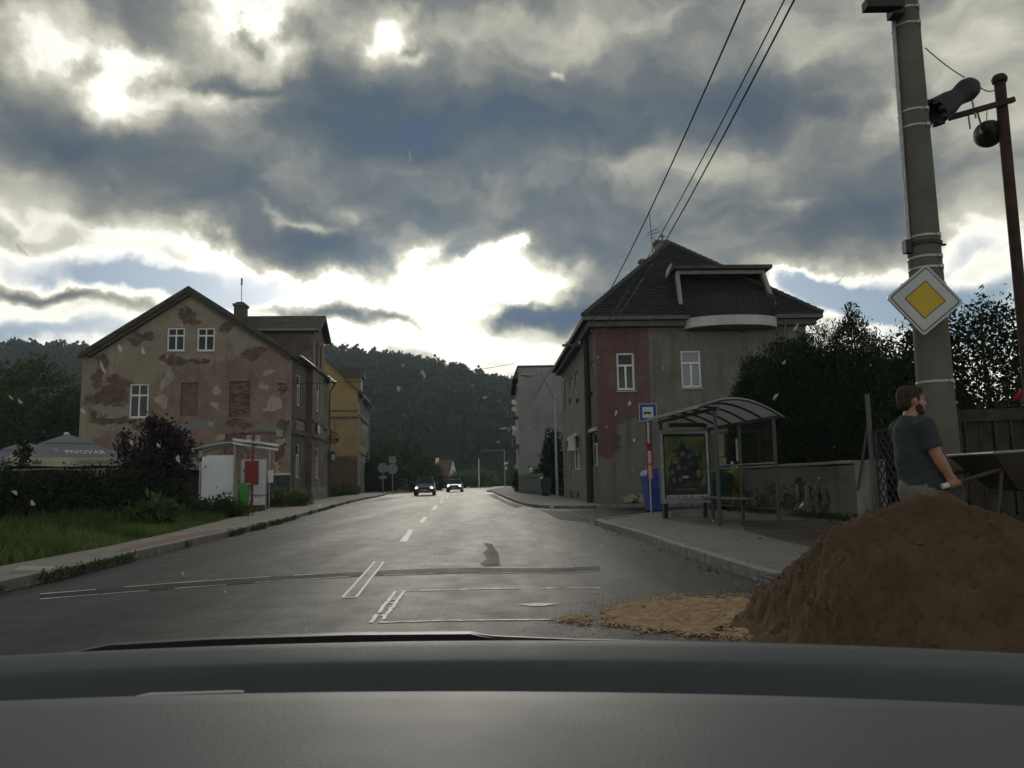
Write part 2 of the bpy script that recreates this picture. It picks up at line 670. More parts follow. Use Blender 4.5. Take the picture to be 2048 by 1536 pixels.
def lettering(body, size, mat, parent, M, depth=0.002, bend=None, name='lettering', width=None):
    """raised letters; M maps the text plane (x right, y up, z out) to the parent's space"""
    me = text_mesh(body, size, depth)
    k = 1.0
    if width:
        xs = [v.co.x for v in me.vertices]
        k = width / (max(xs) - min(xs))
    for v in me.vertices:
        p = v.co.copy()
        p.x *= k
        if bend:
            p = bend(p)
        v.co = M @ p
    me.materials.clear(); me.materials.append(mat)
    me.name = name
    return link(name, me, parent)


def frame_M(o, xdir, ydir):
    x, y = Vector(xdir).normalized(), Vector(ydir).normalized()
    z = x.cross(y)
    M = Matrix((x, y, z)).transposed().to_4x4()
    M.translation = Vector(o)
    return M


# ------------------------------------------------------------------ shared materials
M_WHITE = pm('white_paint', (0.62, 0.62, 0.60), 0.5, 0.06, 3, 0.05, dirt=(0.35, 0.34, 0.3), dirt_amt=0.4)
M_DARKMETAL = pm('dark_metal', (0.045, 0.05, 0.055), 0.5, 0.2, 6, 0.1, spec=0.5)
M_GALV = pm('galvanised_steel', (0.30, 0.31, 0.32), 0.45, 0.15, 12, 0.05, metal=0.6, spec=0.5)
M_ZINC = pm('zinc_sheet', (0.20, 0.21, 0.215), 0.45, 0.2, 3, 0.1, metal=0.5, spec=0.5)
M_PANE = glass_mat('window_glass')
M_CONC = pm('concrete', (0.27, 0.26, 0.235), 0.9, 0.18, 3, 0.4, 60, dirt=(0.10, 0.095, 0.08), dirt_amt=0.6, dirt_scale=1.5)
M_RUST = pm('rusty_steel', (0.042, 0.024, 0.018), 0.85, 0.4, 9, 0.4, 60, dirt=(0.06, 0.032, 0.022), dirt_amt=0.6, dirt_scale=4)
M_BLACK = pm('black_plastic', (0.018, 0.019, 0.02), 0.5, 0.2, 5, 0.1)
M_WOOD = pm('weathered_wood', (0.040, 0.034, 0.029), 0.9, 0.35, 8, 0.5, 50)
M_INK = pm('printed_ink', (0.03, 0.03, 0.03), 0.7, 0.1, 5, 0)

# ------------------------------------------------------------------ ground, road, pavements
def fbm(x, y, seed=0, octv=4, rough=0.5):
    """value noise, about -1 to 1"""
    x, y = np.asarray(x, float), np.asarray(y, float)
    out, a, tot = 0.0, 1.0, 0.0
    for o in range(octv):
        xi, yi = np.floor(x).astype(int), np.floor(y).astype(int)
        fx, fy = x - xi, y - yi
        fx, fy = fx * fx * (3 - 2 * fx), fy * fy * (3 - 2 * fy)

        def h(i, j):
            n = (i * 374761393 + j * 668265263 + (seed + o) * 1442695041) & 0x7fffffff
            n = ((n ^ (n >> 13)) * 1274126177) & 0x7fffffff
            return ((n ^ (n >> 16)) & 0xffff) / 32767.5 - 1
        v = (h(xi, yi) * (1 - fx) + h(xi + 1, yi) * fx) * (1 - fy) + (h(xi, yi + 1) * (1 - fx) + h(xi + 1, yi + 1) * fx) * fy
        out = out + v * a; tot += a; a *= rough
        x, y = x * 2.03 + 17.1, y * 2.03 + 5.7
    return out / tot


def asphalt(name, k=1.0, rough=0.52):
    t = NT(name)
    co = t.co()
    big = t.noise(0.8, 5, 0.65, t.co(scale=(1, 0.10, 1)))
    mid = t.noise(2.2, 6, 0.65, co)
    fine = t.noise(120, 2, 0.5, co)
    c = t.mix(t.step(big, 0.35, 0.65), (0.019 * k, 0.021 * k, 0.024 * k), (0.035 * k, 0.036 * k, 0.038 * k))
    c = t.mix(t.math('MULTIPLY', t.step(mid, 0.52, 0.7), 0.5), c, (0.017 * k, 0.018 * k, 0.020 * k))
    sp = t.noise(42, 3, 0.6, co)
    c = t.mix(t.math('MULTIPLY', t.step(sp, 0.50, 0.70), 0.8), c, (0.11 * k, 0.112 * k, 0.112 * k))
    c = t.mix(t.math('MULTIPLY', t.step(fine, 0.55, 0.75), 0.5), c, (0.13 * k, 0.13 * k, 0.125 * k))
    r = t.math('ADD', t.step(mid, 0.3, 0.7, -0.03, 0.05), t.math('ADD', rough, t.step(big, 0.35, 0.65, 0.03, -0.03)))
    nrm = t.bump(t.math('ADD', fine, t.math('MULTIPLY', t.noise(30, 4), 0.8)), 0.75, 0.008)
    ck = t.n('ShaderNodeTexVoronoi', feature='DISTANCE_TO_EDGE'); ck.inputs['Scale'].default_value = 0.33
    wv = t.n('ShaderNodeVectorMath', operation='MULTIPLY_ADD')
    nzv = t.n('ShaderNodeTexNoise'); nzv.inputs['Scale'].default_value = 1.3; nzv.inputs['Detail'].default_value = 6; t.put(nzv.inputs['Vector'], co)
    t.put(wv.inputs[0], nzv.outputs['Color']); wv.inputs[1].default_value = (1.3, 1.3, 0); t.put(wv.inputs[2], co)
    t.put(ck.inputs['Vector'], wv.outputs[0])
    crk = t.math('MULTIPLY', t.step(ck.outputs['Distance'], 0.002, 0.006, 1, 0), t.step(t.noise(0.5, 3), 0.5, 0.62))
    c = t.mix(t.math('MULTIPLY', crk, 0.8), c, (0.006, 0.006, 0.007))
    return t.done(t.bsdf(c, r, 0.07, 0, nrm))


def ground_mat(name, c1, c2, scale=0.6, bscale=30):
    t = NT(name)
    f = t.noise(scale, 7, 0.65)
    c = t.mix(t.step(f, 0.35, 0.65), c1, c2)
    g = t.noise(bscale, 3)
    c = t.mix(t.math('MULTIPLY', t.step(g, 0.5, 0.8), 0.4), c, shade(c2, 1.5))
    return t.done(t.bsdf(c, 0.95, 0.15, 0, t.bump(g, 0.5, 0.03)))


def paving(name, base, w=0.5, h=0.25, rot=0.0):
    t = NT(name)
    mp = t.n('ShaderNodeMapping'); mp.inputs['Rotation'].default_value = (0, 0, rot)
    t.put(mp.inputs['Vector'], t.co())
    bk = t.n('ShaderNodeTexBrick')
    bk.inputs['Scale'].default_value = 1.0
    bk.inputs['Mortar Size'].default_value = 0.008
    bk.inputs['Brick Width'].default_value = w; bk.inputs['Row Height'].default_value = h
    bk.inputs['Color1'].default_value = (*shade(base, 0.88), 1); bk.inputs['Color2'].default_value = (*shade(base, 1.12), 1)
    bk.inputs['Mortar'].default_value = (*shade(base, 0.45), 1)
    t.put(bk.inputs['Vector'], mp.outputs[0])
    n = t.noise(1.1, 7, 0.65)
    c = t.mix(t.math('MULTIPLY', t.step(n, 0.48, 0.68), 0.45), bk.outputs['Color'], shade(base, 0.5))
    f = t.noise(70, 3)
    c = t.mix(t.math('MULTIPLY', t.step(f, 0.5, 0.75), 0.25), c, shade(base, 1.4))
    nrm = t.bump(t.math('ADD', t.math('MULTIPLY', f, 0.5), t.math('SUBTRACT', 1.0, bk.outputs['Fac'])), 0.4, 0.008)
    return t.done(t.bsdf(c, 0.8, 0.3, 0, nrm))


M_ASPH = asphalt('asphalt')
M_ASPH2 = asphalt('asphalt_side', 0.75, 0.68)
M_PATCH = asphalt('asphalt_repair', 0.62, 0.66)
M_SOIL = ground_mat('soil', (0.05, 0.042, 0.032), (0.085, 0.07, 0.052), 1.2)
M_VERGE = ground_mat('verge_soil', (0.028, 0.036, 0.014), (0.05, 0.05, 0.025), 0.8)
M_FIELD = ground_mat('meadow', (0.03, 0.045, 0.016), (0.05, 0.06, 0.022), 0.05, 3)
M_PAVE = paving('pavement_slabs', (0.205, 0.19, 0.16), 0.3, 0.3, 0.05)
M_PAVE2 = paving('pavement_setts', (0.15, 0.142, 0.126), 0.2, 0.1, 0.12)
M_REDPAVE = paving('red_paving', (0.20, 0.105, 0.085), 0.2, 0.1, 0.05)
M_KERB = pm('kerb_granite', (0.20, 0.195, 0.18), 0.8, 0.2, 5, 0.4, 60, dirt=(0.07, 0.07, 0.06), dirt_amt=0.7, dirt_scale=2)
t = NT('road_paint')
t_f = t.noise(14, 6, 0.75)
M_PAINT = t.done(t.bsdf(t.mix(t.step(t_f, 0.33, 0.46), (0.14, 0.14, 0.138), (0.80, 0.80, 0.76)), 0.7, 0.3, 0, t.bump(t.noise(90, 2), 0.3, 0.004)))


t = NT('thick_road_paint'); M_PAINT2 = t.done(t.bsdf(t.mix(t.step(t.noise(30, 4, .7), .35, .55), (0.55, 0.55, 0.52), (0.82, 0.82, 0.78)), 0.6, 0.3))


def sheet(name, pts, z, mat, parent=None, kind=None, thick=None):
    """a flat polygon, as a sheet or as a slab down to thick"""
    mb = MB()
    if thick:
        mb.prism([(p[0], p[1]) for p in pts], z - thick, z)
    else:
        v = [Vector((p[0], p[1], z)) for p in pts]
        tri = tessellate_polygon([v])
        fs = []
        for a, b, c in tri:
            if (v[b] - v[a]).cross(v[c] - v[a]).z < 0:
                b, c = c, b
            fs.append((a, b, c))
        mb.add(v, fs)
    o = mb.build(name, mat, parent)
    if kind:
        o['kind'] = kind
    return o


def smooth_line(pts, step=1.0):
    """a Catmull-Rom line through the points, resampled"""
    p = [Vector((a[0], a[1])) for a in pts]
    p = [p[0] * 2 - p[1]] + p + [p[-1] * 2 - p[-2]]
    out = []
    for i in range(1, len(p) - 2):
        n = max(1, int((p[i + 1] - p[i]).length / step))
        for k in range(n):
            t = k / n
            a, b, c, d = p[i - 1], p[i], p[i + 1], p[i + 2]
            out.append(0.5 * ((2 * b) + (c - a) * t + (2 * a - 5 * b + 4 * c - d) * t * t + (3 * b - a - 3 * c + d) * t ** 3))
    out.append(p[-2])
    return [(q.x, q.y) for q in out]


LK = smooth_line([(-5.7, -8), (-5.72, 0), (-5.78, 7), (-5.85, 10.5), (-6.04, 12.6), (-6.33, 16.1), (-7.06, 24.4), (-8.28, 34.5), (-10.2, 51.4), (-11.6, 68.4), (-13.0, 82), (-14.2, 96), (-15.2, 118), (-15.6, 140), (-14.4, 163), (-11.5, 183), (-6, 215), (4, 240), (25, 260), (70, 270)], 1.6)
RK_FAR = smooth_line([(70, 205), (25, 193), (8, 175), (-0.2, 155), (-2.4, 121), (-3.1, 95), (-1.9, 81), (-0.57, 54), (0.3, 40), (0.9, 34.6), (1.6, 32.9), (2.9, 32.3), (5, 32.6), (13, 33.0), (45, 34.0)], 1.2)
RK_NEAR = smooth_line([(45, 30.2), (14, 29.6), (9.5, 29.0), (7.2, 28.0), (5.6, 26.6), (4.3, 24.9), (3.2, 22.9), (2.45, 21.6), (2.05, 20.7), (2.10, 19.4), (2.38, 16.0), (2.49, 12.7), (2.62, 10.2), (2.72, 8.7), (2.78, 7.0), (2.85, 3), (2.9, -8)], 1.0)
sheet('ground', [(-2500, -400), (2500, -400), (2500, 3500), (-2500, 3500)], -0.06, M_FIELD, None, 'structure')
road = sheet('road', LK + RK_FAR + RK_NEAR, 0.0, M_ASPH, None, 'structure')
PZ = 0.12
LI = [(-7.3, -8), (-7.1, 6), (-7.0, 11), (-7.2, 14), (-7.75, 18.3), (-8.6, 23), (-10.3, 32.7), (-13.45, 48.5), (-14.2, 61.5), (-15.4, 76), (-16.9, 88), (-18.2, 101), (-20, 118), (-20.5, 140)]
lk_in = [p for p in LK if p[1] < 141]
pav_l = sheet('pavement', lk_in + LI[::-1], PZ, M_PAVE, None, 'structure', 0.2)
WALLX = [(8.35, 8.0), (8.05, 14.0), (7.8, 17.0), (7.35, 22.0), (7.05, 27.2)]
pav_r = sheet('pavement', [p for p in RK_NEAR if p[0] < 7.3 and p[1] < 28.2] + [(9.6, -8), (9.2, 4)] + WALLX, PZ, M_PAVE2, None, 'structure', 0.2)
rf = [p for p in RK_FAR if p[1] < 200 and p[0] < 20]
pav_f = sheet('pavement', rf + [(20, 34.4), (13.2, 34.4), (3.6, 34.2), (3.0, 52), (2.5, 68), (0.3, 84), (-0.2, 96), (0.6, 121), (2.8, 152), (10.5, 168), (19, 176)], PZ, M_PAVE2, None, 'structure', 0.2)
rk2 = [p for p in RK_NEAR if p[0] >= 7.0 and p[1] > 20]
sheet('verge', [(-7.3, -8), (-7.1, 6), (-7.0, 11), (-7.2, 14), (-7.75, 18.3), (-8.6, 23), (-10.3, 32.7), (-13.45, 48.5), (-90, 50), (-90, -8)], 0.10, M_VERGE, None, 'structure')
sheet('garden_ground', WALLX + [(9.2, 29.0), (60, 29.5), (60, -8), (9.6, -8), (9.2, 4)], 0.10, M_SOIL, None, 'structure')


def kerb_run(line, parent, side, w=0.16, upto=60, L=1.0, seed=1):
    """kerb stones one by one along a line; side +1: the pavement lies left of the walking direction"""
    rng = random.Random(seed)
    P2 = [Vector(p) for p in line]
    # walk the line in stone lengths
    pts, acc, target = [P2[0]], 0.0, L
    for a, b in zip(P2[:-1], P2[1:]):
        seg = (b - a).length
        while seg > 1e-9 and acc + seg >= target:
            pts.append(a + (b - a) * ((target - acc) / seg)); target += L
        acc += seg
    mb = MB(); mb.box((0, 0, 0), (L - 0.012, w, 0.21))
    base = []
    for v in range(3):
        m2 = MB(); m2.box((0, 0, 0), (L - 0.012 - 0.01 * v, w - 0.006 * v, 0.21)); base.append(m2.mesh('kerb_stone', M_KERB))
    n = 0
    for a, b in zip(pts[:-1], pts[1:]):
        mid, d = (a + b) / 2, (b - a)
        if mid.y < 2.5 or mid.y > upto:
            continue
        nrm = Vector((-d.y, d.x)).normalized() * side
        c = mid + nrm * (w / 2 - 0.012)
        o = link('kerb_stone', base[n % 3], parent)
        o.location = (c.x, c.y, PZ - 0.105 + 0.012 + rng.uniform(-0.006, 0.006))
        o.rotation_euler = (rng.uniform(-0.02, 0.02), rng.uniform(-0.006, 0.006), math.atan2(d.y, d.x) + rng.uniform(-0.006, 0.006))
        n += 1


kerb_run(LK, pav_l, 1, upto=60)
kerb_run(RK_NEAR, pav_r, 1, upto=29)
kerb_run(RK_FAR, pav_f, 1, upto=60)
# farther kerbs: one run of stone each
for line, par in ((LK, pav_l), (RK_FAR, pav_f)):
    far = [p for p in line if 60 <= p[1] < 200]
    mb = MB()
    for a, b in zip(far[:-1], far[1:]):
        mb.beam((a[0], a[1], 0.033), (b[0], b[1], 0.033), 0.22, 0.2)
    mb.build('kerb_run', M_KERB, par)

# red tactile paving, concrete cover slab and grate of the pavements
ry = np.linspace(12.9, 20.2, 12)
rx = np.interp(ry, [p[1] for p in LK if p[1] < 80], [p[0] for p in LK if p[1] < 80])
sheet('red_paving', [(x - .17, y) for x, y in zip(rx, ry)] + [(x - .17 - .48 * min(1, i / 1.5, (11 - i) / 2.5), y) for i, (x, y) in list(enumerate(zip(rx, ry)))[::-1]][1:-1], PZ + 0.004, M_REDPAVE, pav_l)
sheet('cover_slab', [G(*p, PZ) for p in [(26, 1145), (42, 1136), (122, 1137), (98, 1145)]], PZ + 0.03, pm('cover_concrete', (0.30, 0.29, 0.26), 0.85, 0.1, 4, 0.3), pav_l, None, 0.05)
sheet('soil_strip', [G(*p, PZ) for p in [(1490, 1062), (1560, 1080), (1640, 1098), (1720, 1118), (1800, 1095), (1760, 1052), (1600, 1040), (1480, 1042)]], PZ + 0.004, M_SOIL, pav_r)
gr = MB()
ga, gb, gc, gd = [Vector((*G(*p, PZ)[:2], PZ + 0.012)) for p in [(1523, 1154), (1610, 1146), (1650, 1158), (1566, 1168)]]
for i in range(12):
    u = (i + 0.5) / 12
    gr.beam(ga.lerp(gb, u), gd.lerp(gc, u), 0.022, 0.02)
for a, b in ((ga, gb), (gd, gc), (ga, gd), (gb, gc)):
    gr.beam(a, b, 0.05, 0.022)
gr.build('drain_grate', M_DARKMETAL, pav_r)

# worn markings, the trench repair and darker patches: thin sheets of their own on the road
def outline(pts, w, z, gap=None):
    mb = MB()
    n = len(pts)
    for i in range(n):
        a, b = Vector((pts[i][0], pts[i][1], z)), Vector((pts[(i + 1) % n][0], pts[(i + 1) % n][1], z))
        mb.beam(a, b, w, 0.004)
    return mb


for q in ([(685, 1196), (712, 1196), (768, 1124), (750, 1124)], [(800, 1084), (812, 1084), (826, 1060), (819, 1060)],
          [(838, 1046), (846, 1046), (855, 1034), (849, 1034)], [(864, 1020), (870, 1020), (875, 1011), (870, 1011)], [(878, 1006), (883, 1006), (888, 999), (884, 999)], [(890, 996.5), (895, 996.5), (899, 992), (895, 992)], [(902, 989.5), (907, 989.5), (911, 986.5), (907, 986.5)]):
    pts = [G(*p) for p in q]
    d = outline(pts, 0.028, 0.006)
    d.add([(p.x, p.y, 0.0045) for p in pts], [(0, 1, 2, 3)])
    d.mi = [0] * (len(d.f) - 1) + [1]
    if pts[0].y > 14:
        d.mi = [0] * len(d.f)          # the farther dashes have kept their paint
    d.build('lane_dash', [M_PAINT2, asphalt('worn_paint', 2.6)] if 'worn' not in MATS else [M_PAINT2, MATS['worn']], road)
    MATS.setdefault('worn', bpy.data.materials['worn_paint'])
bay = MB(); brg = random.Random(31)
for q, w in (([(800, 1183), (1000, 1178), (1200, 1177)], 0.06), ([(757, 1246), (900, 1242), (1110, 1240)], 0.05), ([(800, 1183), (752, 1246)], 0.11)):
    pts = [G(*p) for p in q]
    for a, b in zip(pts[:-1], pts[1:]):
        nseg = max(2, int((b - a).length / 0.07))
        off = (-.045, .045) if w > .1 else (0,)
        for s_ in range(nseg):
            for o_ in off:
                if brg.random() < .9:
                    p_, q_ = a.lerp(b, s_ / nseg), a.lerp(b, (s_ + 1.02) / nseg)
                    j = brg.uniform(-.008, .008) + o_
                    ww = w * .32 if w > .1 else w * brg.choice((.3, .4, .5, .5, .7, 1.0))
                    bay.beam((p_.x + (j if w > .1 else 0), p_.y + (0 if w > .1 else j), 0.005), (q_.x + (j if w > .1 else 0), q_.y + (0 if w > .1 else j), 0.005), ww, 0.004)
        if w > .1:
            for _ in range(10):
                c_ = a.lerp(b, brg.random()); bay.box((c_.x + brg.uniform(-.05, .05), c_.y, .0052), (brg.uniform(.02, .06), brg.uniform(.02, .09), .004), brg.uniform(0, 3))
bay.build('bay_line', M_PAINT2, road, kind='stuff')
blot = MB()
p0 = G(1076, 1210)
blot.add([(p0.x + 0.16 * math.cos(a) * (1 + .3 * math.sin(3 * a)), p0.y + 0.09 * math.sin(a), 0.005) for a in np.linspace(0, 2 * PI, 14)[:-1]], [tuple(range(13))])
blot.build('paint_blot', M_PAINT, road)
top_e = [(80, 1189), (400, 1163), (700, 1145), (820, 1139), (960, 1136), (1090, 1137), (1200, 1133)]
bot_e = [(80, 1199), (400, 1174), (700, 1154), (820, 1150), (960, 1146), (1090, 1148), (1200, 1143)]
tp, bp = smooth_line([G(*p) for p in top_e], 0.25), smooth_line([G(*p) for p in bot_e], 0.25)
sheet('trench_repair', tp + bp[::-1], 0.004, M_PATCH, road)
rng = random.Random(5)
seal = MB()
for line in (tp, bp):
    for a, b in zip(line[:-1], line[1:]):
        if rng.random() < 0.86:
            seal.beam((a[0], a[1] + rng.uniform(-.01, .01), 0.006), (b[0], b[1] + rng.uniform(-.01, .01), 0.006), rng.uniform(0.012, 0.03), 0.003)
seal.build('joint_seal', M_PAINT2, road, kind='stuff')
pp = [G(*p) for p in [(966, 1086), (985, 1088), (988, 1096), (998, 1110), (1000, 1131), (972, 1133), (960, 1128), (974, 1118), (966, 1106), (976, 1097)]]
sheet('tar_patch', pp, 0.005, M_PATCH, road)
sheet('tar_patch', [G(*p) for p in [(975, 990), (992, 987), (1000, 996), (1020, 1004), (1052, 1014), (1030, 1016), (1008, 1006)]], 0.005, M_PATCH, road)
sheet('tar_patch', [G(*p) for p in [(1080, 1020), (1130, 1022), (1250, 1018), (1290, 1016), (1290, 1032), (1230, 1042), (1190, 1047), (1120, 1040)]], 0.004, M_ASPH2, road)

# ------------------------------------------------------------------ the wooded hill
SKYL = [(-400, 690), (-200, 690), (0, 692), (60, 688), (120, 690), (180, 697), (300, 700), (450, 700), (560, 698), (650, 697), (700, 699), (745, 704), (800, 712), (870, 726), (930, 740), (990, 754), (1035, 770), (1100, 795), (1200, 840), (1320, 900), (1450, 950)]
HB, HR, HE = 235.0, 430.0, 560.0
hx = np.array([P(x, y, HR).x for x, y in SKYL]); hz = np.array([P(x, y, HR).z for x, y in SKYL]) - 8.0


def hill_z(x, y):
    h = np.interp(x * HR / np.maximum(y, 60), hx, hz)
    s = np.clip((y - HB) / (HR - HB), 0, 1)
    k = np.where(y > HR, 1 - 0.5 * np.clip((y - HR) / (HE - HR), 0, 1) ** 2, s ** 0.8)
    return h * k - 1.0


gx, gy = np.linspace(-520, 190, 90), np.linspace(HB - 10, HE, 50)
X, Y = np.meshgrid(gx, gy)
Z = hill_z(X, Y) + fbm(X / 40, Y / 40, 3) * 3
MB().grid([[(X[i, j], Y[i, j], Z[i, j]) for j in range(90)] for i in range(50)]).build('hill', M_FIELD, None, True, kind='structure')

M_FOREST = leaf_mat('forest_leaves', (0.009, 0.017, 0.011), (0.040, 0.052, 0.029), 0.2, 0.7)
rng = np.random.default_rng(11)
cs, sz, tn = [], [], []
for gy_ in np.arange(HB, HR + 25, 6.2):
    for gx_ in np.arange(-330, 110, 6.4):
        x, y = gx_ + rng.uniform(-3, 3), gy_ + rng.uniform(-3, 3)
        z = float(hill_z(np.array(x), np.array(y)))
        if z < -0.5:
            continue
        px = 1024 + x / y * FPX
        if px < -140 or px > 1180:
            continue
        n = 190 if not 190 < px < 630 else 60
        r, h = rng.uniform(2.6, 6.0), rng.uniform(7, 14)
        k = rng.random(n)
        d = rng.normal(size=(n, 3)); d /= np.linalg.norm(d, axis=1)[:, None]
        d[:, 2] = np.abs(d[:, 2]) * 1.0 - 0.25
        lump = 1 + 0.22 * np.sin(d[:, 0] * 5 + x) * np.cos(d[:, 1] * 4 + y)
        p = d * np.array([r, r, h * 0.5]) * (lump * (0.75 + 0.3 * k))[:, None] + np.array([x, y, z + h * 0.5])
        cs.append(p)
        tn.append(np.clip(rng.uniform(0, 0.75) + rng.uniform(-0.25, 0.3, n), 0, 1))
c = np.concatenate(cs)
me = leaf_mesh('forest', c, 1.7, M_FOREST, rng, 0.8, 0.1, np.concatenate(tn))
link('forest', me, None, kind='stuff', label='dense dark green wood covering the hill beyond the village')

# ------------------------------------------------------------------ buildings
def LP(M, px, py, axis, c=0.0):
    """the point on the local plane axis = c of the frame M that is seen at a photo pixel"""
    I = M.inverted()
    o = I @ Vector((0, 0, CAMZ))
    d = (I.to_3x3() @ ray(px, py))
    t = (c - o[axis]) / d[axis]
    return o + d * t


def wall_grid(name, parent, FM, W, top, holes, mat, step=0.2, fields=None, relief=0.03, reveal=0.16, niche=(), z0=0.0, mats2=None):
    """a wall in the frame FM (x right, y up, z out) with openings, an outline top(x) and per-point wear fields"""
    xs = set(np.round(np.arange(0, W + 1e-6, step), 4)) | {round(W, 4)}
    H = max(top(x) for x in np.linspace(0, W, 60))
    ys = set(np.round(np.arange(z0, H + step, step), 4))
    for h in list(holes) + list(niche):
        xs |= {round(h[0], 4), round(h[2], 4)}; ys |= {round(h[1], 4), round(h[3], 4)}
    for k in np.linspace(0, W, 120):
        pass
    xs, ys = sorted(xs), sorted(ys)
    X, Y = np.meshgrid(xs, ys)
    T = np.array([top(x) for x in xs])[None, :]
    Yc = np.minimum(Y, T)
    F = fields(X, Yc) if fields else {}
    Z = np.zeros_like(X)
    if 'brick' in F:
        s = np.clip((F['brick'] - 0.42) / 0.16, 0, 1)
        Z = -relief * s
    nx = len(xs)
    verts = [FM @ Vector((X[i, j], Yc[i, j], Z[i, j])) for i in range(len(ys)) for j in range(nx)]
    faces = []
    for i in range(len(ys) - 1):
        for j in range(nx - 1):
            cx, cy = (xs[j] + xs[j + 1]) / 2, (ys[i] + ys[i + 1]) / 2
            if ys[i] >= T[0, j] - 1e-6 and ys[i] >= T[0, j + 1] - 1e-6:
                continue
            if any(h[0] < cx < h[2] and h[1] < cy < h[3] for h in list(holes) + list(niche)):
                continue
            faces.append((i * nx + j, i * nx + j + 1, (i + 1) * nx + j + 1, (i + 1) * nx + j))
    nb = len(verts)
    for h in list(holes) + list(niche):
        x0, y0, x1, y1 = h[:4]
        o = len(verts)
        dpt = h[4] if len(h) > 4 else reveal
        for z in (0.0, -dpt):
            for (x, y) in ((x0, y0), (x1, y0), (x1, y1), (x0, y1)):
                verts.append(FM @ Vector((x, y, z)))
        for k in range(4):
            faces.append((o + k, o + 4 + k, o + 4 + (k + 1) % 4, o + (k + 1) % 4))
    me = bpy.data.meshes.new(name)
    me.from_pydata([tuple(v) for v in verts], [], faces)
    me.materials.append(mat)
    for k, a in F.items():
        at = me.attributes.new(k, 'FLOAT', 'POINT')
        arr = np.zeros(len(verts), np.float32); arr[:nb] = a.ravel()
        at.data.foreach_set('value', arr)
    me.update()
    return link(name, me, parent)


M_SILL = pm('sill_sheet', (0.36, 0.36, 0.35), 0.6, 0.1, 4, 0.1)
M_FRAME = pm('window_frame_white', (0.66, 0.67, 0.68), 0.45, 0.05, 3, 0.05)
M_FRAME_BR = pm('window_frame_brown', (0.10, 0.075, 0.06), 0.6, 0.2, 3, 0.1)
M_CURT = pm('pale_curtain', (0.33, 0.34, 0.36), 0.8, 0.2, 3, 0.1)


def window(parent, FM, x0, y0, x1, y1, depth=0.14, frame=None, pane=None, bars='T', fw=0.075, sill=True):
    """window = the pane; its sub-parts are the frame and the sill"""
    frame, pane = frame or M_FRAME, pane or M_PANE
    w, h = x1 - x0, y1 - y0
    L = FM @ Matrix.Translation((x0, y0, 0))
    mb = MB(); mb.add([L @ Vector(p) for p in ((0, 0, -depth), (w, 0, -depth), (w, h, -depth), (0, h, -depth))], [(0, 1, 2, 3)])
    win = mb.build('window', pane, parent)
    fb = MB()

    def bar(a, b, c, d, t=0.05):
        vs = [L @ Vector(p) for z in (-depth + 0.004, -depth + t) for p in ((a, b, z), (c, b, z), (c, d, z), (a, d, z))]
        fb.add(vs, [(4, 5, 6, 7), (0, 4, 7, 3), (1, 2, 6, 5), (3, 7, 6, 2), (0, 1, 5, 4)])
    bar(0, 0, fw, h); bar(w - fw, 0, w, h); bar(fw, 0, w - fw, fw); bar(fw, h - fw, w - fw, h)
    if 'T' in bars:
        yt = h * 0.66
        bar(fw, yt - fw * .45, w - fw, yt + fw * .45, 0.06)
        bar(w / 2 - fw * .45, fw, w / 2 + fw * .45, yt - fw * .45, 0.058)
    if 'X' in bars:
        bar(w / 2 - fw * .3, h * 0.66 + fw * .45, w / 2 + fw * .3, h - fw, 0.052)
    if '2' in bars:
        bar(w / 2 - fw * .45, fw, w / 2 + fw * .45, h - fw, 0.058)
    fb.build('frame', frame, win)
    if sill:
        sb = MB()
        vs = [L @ Vector(p) for p in ((-.06, -.05, -depth + .01), (w + .06, -.05, -depth + .01), (w + .06, -.09, .07), (-.06, -.09, .07), (-.06, -.004, -depth + .01), (w + .06, -.004, -depth + .01), (w + .06, -.05, .07), (-.06, -.05, .07))]
        sb.add(vs, [(3, 2, 1, 0), (4, 7, 6, 5), (7, 3, 2, 6), (0, 3, 7, 4), (1, 5, 6, 2)])
        sb.build('sill', M_SILL, win)
    return win


